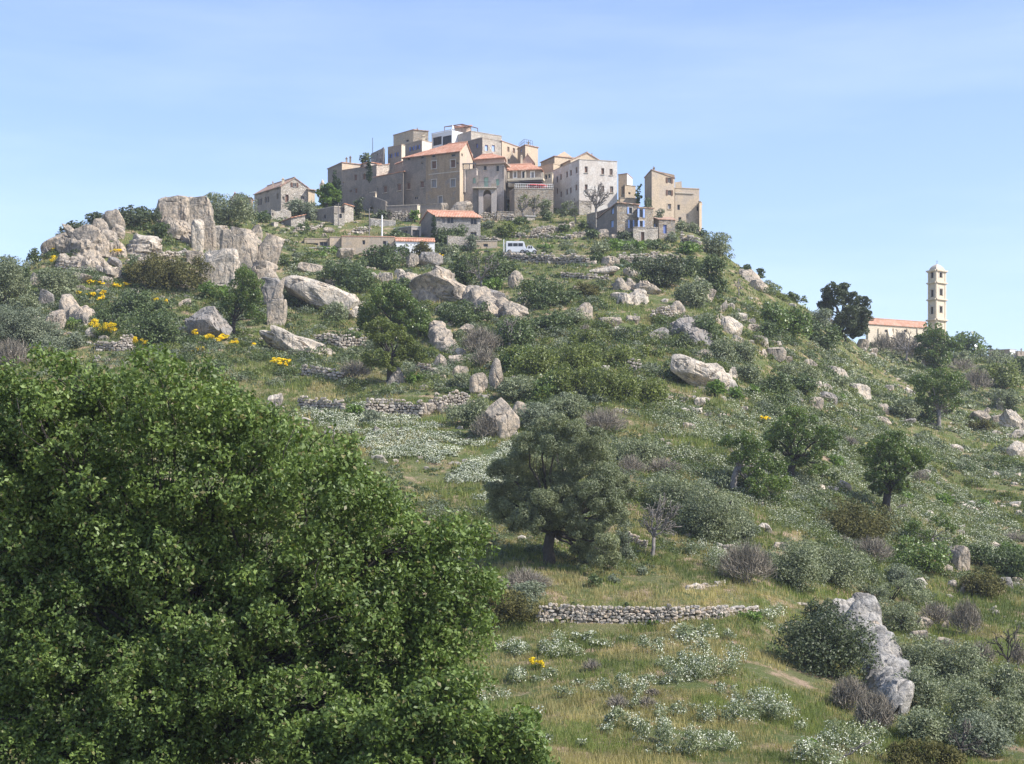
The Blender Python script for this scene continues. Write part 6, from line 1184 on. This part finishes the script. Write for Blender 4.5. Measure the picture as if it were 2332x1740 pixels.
tree('K', (1560, 1120), (1550, 1030), [(1380, 965, 70), (1340, 1000, 50), (1600, 905, 60), (1690, 950, 50), (1490, 1000, 50), (1740, 1040, 40), (1780, 1110, 30), (1430, 930, 50)], 'oak', 'small thin oak with bare limbs above the split boulder', tr=.16, bark='barkgrey', dens=.7)
bush('K', 1208, 1060, 1640, 1310, 'oak', 'bright green oak bush left of the split boulder')
many('K', 'grey', (30, 1060, 400, 1400), (960, 1020, 1260, 1240), (1400, 530, 1530, 650), (2050, 985, 2250, 1075), (895, 295, 1015, 395), (820, 1010, 960, 1090)); many('K', 'olive', (400, 1080, 780, 1470), (700, 1110, 1060, 1420), (980, 1320, 1510, 1540), (-60, 710, 210, 1010), (720, 735, 860, 830)); many('K', 'olivepale', (1208, 1228, 1410, 1420), (590, 620, 720, 690), (120, 900, 300, 1090), (1985, 365, 2105, 425))
many('K', 'mastic', (1808, 1078, 2015, 1265), (1968, 1108, 2255, 1345), (2078, 485, 2250, 562), (640, 560, 860, 650), (860, 760, 1090, 830)); bush('K', 1778, 1268, 2065, 1475, 'juniper'); many('K', 'bright', (2058, 1068, 2195, 1165), (818, 438, 925, 535), (1868, 755, 1965, 805), (1588, 718, 1705, 825), (1290, 690, 1400, 770))
# ------------------------------------------------------------------ the central olive and its neighbours
tree('J', (635, 1420), (640, 1150), [(700, 260, 90), (560, 300, 100), (840, 330, 120), (430, 420, 110), (640, 430, 150), (1000, 400, 130), (1100, 520, 110), (860, 560, 160), (380, 560, 120), (560, 640, 150), (240, 650, 130), (170, 800, 100), (1080, 700, 150), (1200, 720, 100), (720, 780, 160), (380, 800, 150), (230, 950, 130), (960, 850, 150), (560, 920, 150), (1140, 880, 120), (420, 1010, 120), (780, 980, 140), (1180, 820, 110), (1040, 1060, 110), (700, 1090, 90), (950, 1200, 110), (1080, 1240, 120), (880, 1300, 80), (1000, 1370, 90), (1150, 1350, 70), (1310, 800, 60), (760, 1010, 120), (850, 1120, 100), (500, 1080, 90), (330, 1080, 80), (620, 1060, 90), (1180, 1000, 100)],
     'olive', 'big round central olive tree with a dark trunk', name='olive_tree', tr=.42, leaf=(.15, .055), sub=14, dens=1.8)
many('J', 'olivepale', (365, 70, 660, 310), (1360, 1435, 1455, 1525), (1115, 1505, 1225, 1595), (1190, 1050, 1330, 1420)); bush('J', 620, 5, 940, 240, 'olive', dens=.8); many('J', 'grey', (890, 105, 1265, 345), (1200, 500, 1420, 700), (1400, 520, 1720, 720), (250, 1440, 560, 1640)); bush('J', 1170, 355, 1570, 640, 'olive', dens=.8)
bush('J', 1470, 690, 1900, 1080, 'olive', dens=.85); bush('J', 1720, 740, 2260, 1270, 'olive', 'broad low olive with deep shade, right of the bare twisted tree', dens=.95)
baretree('J', (1480, 1380), (1500, 1190), [(1440, 1100, 70), (1480, 960, 90), (1580, 900, 80), (1680, 970, 70), (1560, 1050, 90), (1660, 1110, 80), (1420, 1060, 50)], 'bare twisted tree standing alone beside the central olive', tr=.16, k_=44)
bush('I', 1545, 325, 1870, 610, 'olive'); many('I', 'grey', (1740, 430, 1960, 690)); bush('I', 1985, 150, 2290, 370, 'olive'); bush('I', 690, 370, 830, 500, 'bright'); bush('I', 840, 420, 1000, 540, 'olivepale')
baretree('I', (1130, 650), (1120, 590), [(1080, 560, 25), (1160, 560, 25)], 'thin dead sapling in the white flower bank', tr=.05, k_=6, name='dead_sapling')
# ------------------------------------------------------------------ near slope
bush('L', -20, 165, 425, 520, 'juniper'); bush('L', 260, 115, 490, 375, 'olivepale'); bush('L', 200, 50, 560, 215, 'grey'); bush('L', 820, 60, 920, 170, 'mastic')
for b in ((785, 665, 912, 785), (955, 925, 1110, 1065), (1165, 935, 1315, 1045), (1228, 878, 1335, 952)): bush('L', *b, 'grey', autolabel('small rounded lavender-grey dry cushion', *cv('L', (b[0] + b[2]) / 2, (b[1] + b[3]) / 2)))
for b in ((160, 530, 272, 625), (285, 538, 505, 690), (515, 508, 745, 665), (738, 478, 955, 575), (1050, 498, 1135, 545), (1160, 498, 1235, 565), (1205, 538, 1345, 645), (1288, 512, 1362, 562), (1470, 438, 1690, 560), (1708, 466, 1865, 565), (1538, 540, 1690, 650), (1325, 635, 1505, 755), (1400, 678, 1640, 860), (1038, 798, 1225, 975), (1208, 778, 1395, 885), (858, 818, 995, 935), (588, 868, 715, 975), (500, 728, 595, 825), (248, 718, 365, 855), (45, 858, 225, 985), (1748, 838, 1875, 955), (1898, 888, 2125, 1005), (1638, 988, 1925, 1155), (1915, 978, 2214, 1145), (948, 1008, 1055, 1205), (1048, 1048, 1225, 1205), (1198, 1108, 1405, 1325), (1318, 1008, 1505, 1125), (1468, 978, 1595, 1065), (1378, 1138, 1625, 1390), (1598, 1168, 1865, 1350), (318, 1018, 465, 1145), (298, 1098, 425, 1285), (2045, 278, 2214, 410), (2095, 398, 2220, 490), (698, 808, 785, 875), (1098, 938, 1195, 1055), (418, 788, 495, 855), (738, 1238, 805, 1325), (2120, 930, 2240, 1040), (470, 1210, 560, 1290), (1250, 1300, 1400, 1400), (920, 1130, 1000, 1230)): bush('L', *b, 'white')
bush('L', 1538, 598, 1888, 840, 'white', 'biggest white rockrose, dark underneath, in the middle of the near slope')
for b in ((-10, 1050, 265, 1335), (310, 1480, 640, 1700), (560, 1375, 1040, 1600), (545, 1298, 645, 1400), (275, 1278, 385, 1395), (1890, 1130, 2020, 1240)): bush('M', *b, 'white')
bush('J', 1820, 1235, 2230, 1400, 'white', 'wide white rockrose at the foot of the broad low olive'); bush('K', -60, 1120, 200, 1300, 'white')
bush('M', 360, 285, 640, 520, 'dark'); bush('M', 195, 415, 920, 990, 'dark', 'broad dark bush left of the jagged white outcrop', dens=1.1); baretree('M', (300, 800), (310, 730), [(260, 700, 40), (370, 690, 40), (300, 640, 40)], 'pale dead branches at the left edge of the broad dark bush', tr=.06, k_=14, name='dead_branches')
bush('M', 600, 920, 900, 1250, 'grey', dens=1.3); bush('M', 800, 1050, 1120, 1460, 'grey', dens=1.3); many('M', 'grey', (1040, 350, 1260, 500), (1330, 290, 1610, 520), (1590, 270, 1840, 640), (1730, 620, 1960, 850), (2080, 640, 2230, 880)); bush('M', 950, 300, 1330, 590, 'olive', dens=.7)
bush('M', 1010, 590, 1260, 920, 'olive', dens=.9); bush('M', 1180, 610, 1560, 990, 'olive', dens=.9); bush('M', 1480, 640, 1870, 1030, 'olive', 'big silvery olive in the lower right corner', dens=.9); bush('M', 1190, 880, 1640, 1250, 'olive', dens=.9); bush('M', 1150, 1180, 1560, 1520, 'olive', dens=.9); bush('M', 1540, 990, 1960, 1440, 'olive', dens=.9); bush('M', 1640, 1280, 2080, 1640, 'olivepale')
baretree('M', (1640, 1640), (1670, 1520), [(1600, 1400, 70), (1720, 1420, 70), (1850, 1480, 60), (1900, 1600, 50), (1760, 1330, 60)], 'black bare tree sprawling at the lower right edge', tr=.14, mat='bark', k_=30)
bush('M', 1085, 1470, 1450, 1720, 'juniper'); bush('M', 1380, 1500, 1680, 1720, 'juniper'); many('M', 'olive', (1900, 850, 2220, 1130), (2020, 1020, 2300, 1330)); baretree('M', (2070, 900), (2070, 780), [(1960, 620, 70), (2060, 560, 80), (2160, 560, 80), (2210, 650, 60), (2000, 720, 60)], 'tall bare shrub with fan-shaped branches at the right edge', tr=.1, mat='bark', k_=36); bush('M', 1980, 1400, 2110, 1480, 'grey'); bush('M', 330, 1440, 470, 1560, 'bright'); bush('M', 1740, 90, 2010, 300, 'juniper')
baretree('M', (560, 1680), (680, 1600), [(760, 1560, 40), (860, 1500, 30), (920, 1470, 20)], 'long dead branch across the lowest white rockrose', tr=.07, k_=8, name='dead_branch')
many('M', 'olive', (1880, 1130, 2240, 1520), (1560, 850, 1900, 1060)); bush('M', 1420, 1330, 1680, 1540, 'olivepale'); many('L', 'bright', (560, 405, 640, 452), (1250, 415, 1330, 460)); many('L', 'mastic', (930, 420, 1030, 462), (1700, 380, 1800, 430), (1080, 262, 1130, 300), (700, 262, 740, 292)); bush('L', 1900, 330, 2060, 420, 'bright')
# ------------------------------------------------------------------ village plants
tree('A', (1010, 1135), (1010, 1000), [(1040, 860, 55), (960, 900, 60), (1080, 900, 60), (1020, 950, 75), (940, 980, 60), (1110, 980, 65), (1150, 930, 45), (1030, 1030, 60), (960, 1040, 50), (900, 920, 35)], 'bright', 'round bright green tree above the long barn', name='fig_tree', tr=.22, dens=1.6, D=305, group='trees in the village')
bush('A', 1072, 655, 1165, 1000, 'cypress', 'taller slender cypress behind the round bright green tree', D=309); bush('A', 1120, 760, 1205, 1080, 'cypress', 'shorter cypress right of the taller one behind the green tree', D=308); bush('A', 1508, 525, 1582, 790, 'cypress', 'slim cypress in front of the dark grey house', D=309.5)
bush('A', 1432, 430, 1562, 560, 'mastic', 'small green tree on the roofline left of the grey ruin', D=326); bush('A', 505, 1015, 740, 1180, 'olivepale', D=302.5); bush('A', 700, 1045, 900, 1130, 'olivepale', D=302.5); bush('A', 120, 1195, 310, 1340, 'mastic', D=300); bush('A', 1345, 1000, 1470, 1290, 'dark', D=305); bush('A', 1590, 1150, 1800, 1300, 'dark', D=303)
many('A', 'mastic', (640, 1300, 800, 1430), (1760, 1180, 1830, 1260)); many('A', 'bright', (930, 1600, 1190, 1700), (700, 1660, 1000, 1740))
bush('B', 742, 1365, 1090, 1500, 'mastic', 'leafy green pergola vine across the front of the stone cottage', D=284.5, name='vine'); bush('B', 672, 1225, 742, 1500, 'cypress', 'narrow green column of ivy on the corner of the stone cottage', D=285, name='ivy'); bush('B', 408, 1150, 522, 1265, 'bright', D=302); bush('B', 110, 1385, 410, 1485, 'mastic', D=283.5)
bush('B', 430, 1540, 700, 1650, 'juniper', D=274.5); bush('B', 250, 1575, 400, 1660, 'mastic', D=274.5); bush('B', 900, 1540, 1010, 1660, 'olive'); bush('B', 1108, 1450, 1255, 1560, 'olivepale', D=280); bush('B', 1550, 1305, 1750, 1520, 'yelloak'); bush('B', 1700, 1240, 1910, 1345, 'mastic'); bush('B', 1310, 1280, 1470, 1395, 'olivepale'); bush('B', 2045, 1020, 2190, 1240, 'olive', D=303.5); bush('B', 1590, 1590, 1790, 1680, 'mastic'); bush('B', 1780, 1605, 2010, 1680, 'olive'); bush('B', 2000, 1560, 2200, 1650, 'bright'); bush('B', 2085, 1200, 2175, 1290, 'mastic'); bush('B', 1500, 1340, 1600, 1440, 'mastic')
baretree('B', (1815, 1260), (1815, 1180), [(1790, 1030, 60), (1850, 990, 60), (1890, 1080, 55), (1800, 1110, 50)], 'left of two feathery half-bare trees against the restaurant terrace wall', D=304, leafy='yelloak', name='feathery_tree', k_=20); baretree('B', (1960, 1260), (1960, 1180), [(1930, 1040, 60), (1990, 1000, 60), (2030, 1090, 55), (1960, 1110, 50)], 'right of two feathery half-bare trees against the restaurant terrace wall', D=303.6, leafy='yelloak', name='feathery_tree', k_=20)
tree('C', (500, 1080), (495, 960), [(340, 830, 60), (420, 800, 60), (480, 860, 55), (360, 910, 60), (450, 920, 55), (300, 900, 45)], 'olive', 'thin-trunked olive below the shaded side of the off-white house', name='olive_tree', tr=.14, D=300, dens=.55, bark='barkgrey', group='trees in the village')
baretree('C', (752, 1110), (755, 860), [(680, 680, 70), (760, 620, 80), (840, 650, 80), (900, 700, 60), (720, 760, 60), (620, 640, 40), (850, 780, 60), (800, 560, 40)], 'large bare grey tree in front of the off-white house', tr=.24, D=298, k_=32)
bush('C', 1248, 548, 1332, 760, 'bright', 'dark green ivy hanging over the edge of the roofless ruin', D=307.5, name='ivy'); bush('C', 1320, 715, 1455, 850, 'olivepale', D=303); bush('C', 1755, 1005, 1905, 1160, 'olive', D=301); bush('C', 1885, 1035, 2040, 1160, 'olive', D=301); bush('C', 2055, 1105, 2145, 1200, 'mastic', D=300)
many('C', 'mastic', (545, 1010, 655, 1125), (285, 1055, 425, 1165), (635, 1115, 790, 1255)); bush('C', 1480, 860, 1605, 960, 'olivepale', D=290); bush('C', 1620, 1150, 1770, 1300, 'olivepale'); bush('C', 1040, 1140, 1215, 1265, 'dark', D=283)
for a in ((1660, 1490, 60), (1780, 1480, 85), (1880, 1440, 75), (1720, 1500, 60), (1830, 1505, 55)): agave('B', *a)
for a in ((560, 1580, 60), (640, 1590, 75), (700, 1560, 50), (1000, 1590, 70), (1080, 1600, 80), (1160, 1590, 80), (1240, 1560, 65), (1120, 1545, 60), (980, 1530, 50), (1300, 1530, 50)): agave('C', *a)
# ------------------------------------------------------------------ foreground oak
rngo = np.random.default_rng(77)
OUT = [(-140, 815), (60, 825), (180, 812), (300, 835), (430, 822), (530, 845), (630, 890), (690, 950), (760, 980), (850, 1000), (920, 1070), (960, 1150), (1060, 1165), (1140, 1190), (1150, 1280), (1130, 1420), (1110, 1560), (1190, 1700), (1190, 1840), (-140, 1840)]
def inside(poly, x, y):
    x, y = np.asarray(x, float), np.asarray(y, float); r = np.zeros(x.shape, bool); n_ = len(poly)
    for i in range(n_):
        (x0, y0), (x1, y1) = poly[i], poly[(i + 1) % n_]; c_ = ((y0 > y) != (y1 > y)); r ^= c_ & (x < (x1 - x0) * (y - y0) / ((y1 - y0) if y1 != y0 else 1e-9) + x0)
    return r
bl = []
while len(bl) < 185:
    x, y, r = rngo.uniform(-120, 1180), rngo.uniform(815, 1800), rngo.uniform(48, 105)
    t = np.linspace(0, 2 * np.pi, 12, endpoint=False)
    if inside(OUT, x + np.cos(t) * r * .76, y + np.sin(t) * r * .76).all() and not any(math.hypot(x - q[0], y - q[1]) < 45 for q in bl): bl.append((x, y, r))
tree('S', (420, 2080), (430, 1650), bl, 'oaknear', 'huge leafy oak filling the lower left foreground', name='oak', tr=.26, D=48, leaf=(.138, .074), sub=20, ydep=.42, n_leaf=410000, group='foreground oaks', rnd=1.0)
bl2 = [(x, y, r) for x, y, r in ((700, 1690, 70), (800, 1660, 75), (900, 1640, 70), (980, 1600, 65), (1060, 1650, 70), (1140, 1680, 60), (1220, 1710, 60), (760, 1770, 80), (880, 1750, 80), (1000, 1730, 80), (1120, 1770, 80), (1240, 1780, 60), (1050, 1560, 45), (1180, 1640, 40))]
tree('S', (960, 2100), (960, 1880), bl2, 'oaknear', 'lower second oak crown at the bottom edge, right of the huge oak', name='oak', tr=.2, D=44, leaf=(.15, .08), sub=20, ydep=.5, n_leaf=44000, group='foreground oaks', rnd=1.0)

# ------------------------------------------------------------------ ground cover (uncountable)
rg = np.random.default_rng(9)
def sample(n_, y0=430, y1=1760, x0=-40, x1=2380, dlo=74, dhi=400):
    px, py = rg.uniform(x0, x1, n_), rg.uniform(y0, y1, n_); D = at_many(px, py); ok = np.isfinite(D) & (D > dlo) & (D < dhi); return px[ok], py[ok], D[ok]
def hide(px, py, D):  # under the foreground oak nothing shows
    return ~(inside([(-200, 900), (400, 900), (620, 960), (850, 1080), (1050, 1250), (1050, 1760), (-200, 1760)], px, py))
STREETS = [(570, 560), (620, 470), (760, 400), (1100, 300), (1440, 330), (1620, 480), (1610, 545), (1480, 560), (1280, 520), (1060, 555), (700, 585)]
def groundpts(n_, **k):
    px, py, D = sample(n_, **k); m = hide(px, py, D); px, py, D = px[m], py[m], D[m]; X = (px - CX) / FPX * D; return px, py, D, np.stack([X, D, terr(X, D)], 1)
def blades(P, ppm, hh, mat, name, label, per=5, spread=.16):
    n_ = len(P) * per; B = np.repeat(P, per, 0) + rg.normal(size=(n_, 3)) * [spread, spread, 0]; h_ = np.repeat(hh, per) * rg.uniform(.5, 1.2, n_); w_ = np.repeat(np.maximum(.028, .75 / ppm), per); a = rg.random(n_) * 6.28; s_ = np.stack([np.cos(a), np.sin(a), 0 * a], 1) * w_[:, None] / 2
    T = B + np.stack([rg.normal(size=n_) * .28, rg.normal(size=n_) * .28, np.ones(n_)], 1) * h_[:, None]; V = np.stack([B - s_ - [0, 0, .05], B + s_ - [0, 0, .05], T], 1).reshape(-1, 3); me = mesh_np(name, V, [np.arange(n_ * 3).reshape(-1, 3)], [M[mat]]); tag(link_mesh(name, me), label, 'grass', kind='stuff')
px, py, D, P = groundpts(150000); patch = vnoise(P[:, 0] / 5, P[:, 1] / 5) + .6 * vnoise(P[:, 0] / 1.7 + 7, P[:, 1] / 1.7); near = D < 135; ROCKY = [(80, 540), (680, 500), (680, 830), (80, 830)]; rk_ = inside(ROCKY, px, py)
m = (patch > -.32) & (~rk_ | (rg.random(len(px)) < .5)); hgt = np.where(near, .32, .42) * (1 + patch * 1.1); dry = (vnoise(P[:, 0] / 3.5 + 30, P[:, 1] / 3.5) > np.where(near, .12, .24)) | ((patch < -.02) & (rg.random(len(px)) < np.where(near, .5, .2)))
mg_ = m & ~dry; md_ = m & dry & (rg.random(len(px)) < .8)
blades(P[mg_], 1706 / D[mg_], hgt[mg_], 'grass', 'grass', 'green grass over the whole hillside'); blades(P[md_], 1706 / D[md_], hgt[md_] * 1.1, 'grassdry', 'dry_grass', 'straw-coloured dry grass between the green grass')
# low mounds: green scrub, and white-flowered ground cover
def mounds(P, D, rad, mat, name, label, cat, per, white=0., wname=None, wlabel=None):
    n_ = len(P) * per; i = np.repeat(np.arange(len(P)), per); d = unit(rg.normal(size=(n_, 3))); d[:, 2] = np.abs(d[:, 2]); r_ = rad[i] * rg.uniform(.7, 1.05, n_); Q = P[i] + d * r_[:, None] * [1, 1, .8]; Nn = unit(d + .8 * rg.normal(size=(n_, 3))); ppm = 1706 / D[i]; L_ = np.maximum(.13, 1.9 / ppm) * rg.uniform(.7, 1.3, n_)
    V, F = leafquads(rg, Q, Nn, L_, L_ * .55); tag(link_mesh(name, mesh_np(name, V, [F], [M[mat]])), label, cat, kind='stuff')
    if white:
        k = rg.random(n_) < white; Q2 = P[i[k]] + d[k] * rad[i[k]][:, None] * [1.04, 1.04, .88]; s2 = np.maximum(.05, .78 / ppm[k]) * rg.uniform(.7, 1.3, k.sum()); V, F = leafquads(rg, Q2, unit(d[k] + [0, -.3, .6] + .4 * rg.normal(size=(k.sum(), 3))), s2 * 1.2, s2); tag(link_mesh(wname, mesh_np(wname, V, [F], [M['petal']])), wlabel, 'flowers', kind='stuff')
px, py, D, P = groundpts(42000); pt = vnoise(P[:, 0] / 7 + 3, P[:, 1] / 7) + .5 * vnoise(P[:, 0] / 2.2, P[:, 1] / 2.2 + 5); m = (pt > .0) & (D > 122); rad = np.clip(.25 + pt, .2, .95) * rg.uniform(.6, 1.2, len(px))
mm = m & (rg.random(len(px)) < .6); mounds(P[mm], D[mm], rad[mm], 'mastic', 'low_scrub', 'low green scrub scattered over the slope', 'scrub', 34)
mm = m & ~mm; mounds(P[mm], D[mm], rad[mm] * .9, 'olivepale', 'grey_scrub', 'low silvery scrub scattered over the slope', 'scrub', 34)
px, py, D, P = groundpts(6000, y0=560, y1=1330); pt = vnoise(P[:, 0] / 11 + 63, P[:, 1] / 11) + .5 * vnoise(P[:, 0] / 3.5, P[:, 1] / 3.5 + 75); dense_ = inside([(930, 690), (1250, 720), (1500, 860), (1480, 960), (1150, 960), (900, 860)], px, py); m = (D > 134) & ((pt > .03) | (dense_ & (pt > -.35))) & ~inside([(660, 900), (1180, 900), (1180, 1150), (660, 1150)], px, py); rad = rg.uniform(.6, 1.5, len(px)); pick = rg.random(len(px))
for lo_, hi_, mt_, nm_, lb_ in ((0, .42, 'mastic', 'dark_maquis', 'dark green waist-high scrub merging over the slope'), (.42, .68, 'yelloak', 'yellow_green_maquis', 'yellowish waist-high scrub merging over the slope'), (.68, 1.1, 'olivepale', 'silvery_maquis', 'silvery waist-high scrub merging over the slope')):
    mm = m & (pick >= lo_) & (pick < hi_); mounds(P[mm], D[mm], rad[mm], mt_, nm_, lb_, 'scrub', 230)
W1 = [(670, 930), (860, 940), (985, 975), (1100, 990), (1180, 1060), (1140, 1130), (1060, 1115), (930, 1050), (760, 990)]; W2 = [(1880, 760), (2000, 800), (2130, 850), (2332, 1000), (2332, 1230), (2240, 1300), (2100, 1230), (1880, 1240), (1700, 1260), (1640, 1100), (1490, 1010), (1480, 930), (1650, 920), (1820, 900)]; W3 = [(1460, 860), (1600, 890), (1650, 960), (1500, 950)]; W4 = [(610, 585), (760, 600), (740, 650), (620, 640)]
q1 = groundpts(46000, y0=560, y1=1330); q2 = groundpts(7000, y0=900, y1=1140, x0=660, x1=1200); q3 = [np.concatenate(t) for t in zip(q1, q2)]; px, py, D, P = q3; jx, jy = px + 90 * vnoise(P[:, 0] / 3, P[:, 1] / 3 + 50), py + 70 * vnoise(P[:, 0] / 2.5 + 80, P[:, 1] / 2.5); w1 = inside(W1, jx, jy); w2 = inside(W2, jx, jy); w3 = inside(W3, px, py) | inside(W4, px, py); pt = vnoise(P[:, 0] / 5, P[:, 1] / 5 + 11) + .5 * vnoise(P[:, 0] / 1.8, P[:, 1] / 1.8 + 5)
m = (w1 & (pt > -.3) & (rg.random(len(px)) < .62)); mounds(P[m], D[m], rg.uniform(.3, .62, m.sum()), 'daisyleaf', 'flower_bank', 'dense white-flowering ground cover of the central bank', 'ground cover', 34, .85, 'white_blossom', 'white blossom over the central flower bank')
m = (w2 & (pt > -.12)) | (w3 & (pt > 0)); mounds(P[m], D[m], rg.uniform(.35, .8, m.sum()), 'daisyleaf', 'silvery_ground_cover', 'silvery flowering ground cover of the right slope', 'ground cover', 46, .22, 'pale_blossom', 'small pale blossom over the silvery ground cover')
# loose stones
px, py, D, P = groundpts(9000, y0=480); zone = rk_w = inside(ROCKY, px, py) | inside([(930, 800), (1230, 820), (1180, 960), (940, 930)], px, py) | inside([(1480, 620), (1720, 680), (1900, 900), (1600, 800), (1450, 760)], px, py); pt = vnoise(P[:, 0] / 4 + 21, P[:, 1] / 4)
m = (zone & (pt > -.12)) | ((pt > .16) & (D > 130)); m &= rg.random(len(px)) < .8; s_ = rg.uniform(.10, .30, m.sum()) * rg.choice([1., 1., 1., 2.], m.sum()) * np.where(D[m] < 130, .5, 1.); V, F = stones(rg, P[m] + [0, 0, .03], np.stack([s_ * 1.3, s_, s_ * .8], 1)); tag(link_mesh('loose_stones', mesh_np('loose_stones', V, [F], [M['drystone']])), 'small loose pale stones strewn between grass and rocks', 'stones', kind='stuff')

# ------------------------------------------------------------------ air
hm = bpy.data.materials.new('pale_air'); hm.use_nodes = True; hn = hm.node_tree.nodes; hn.remove(hn['Principled BSDF']); pv = hn.new('ShaderNodeVolumePrincipled'); pv.inputs['Density'].default_value = .00018; pv.inputs['Color'].default_value = (.80, .88, 1., 1); pv.inputs['Anisotropy'].default_value = .2
hm.node_tree.links.new(pv.outputs[0], hn['Material Output'].inputs['Volume'])
mb = MB(); mb.box((-6200, -60, float(Z.min()) - 1.), (12400, 0, 0), (0, 4400, 0), (0, 0, 120 - float(Z.min()))); ho = mb.make('haze', hm); tag(ho, 'thin pale summer haze over the hill', 'haze', kind='stuff')
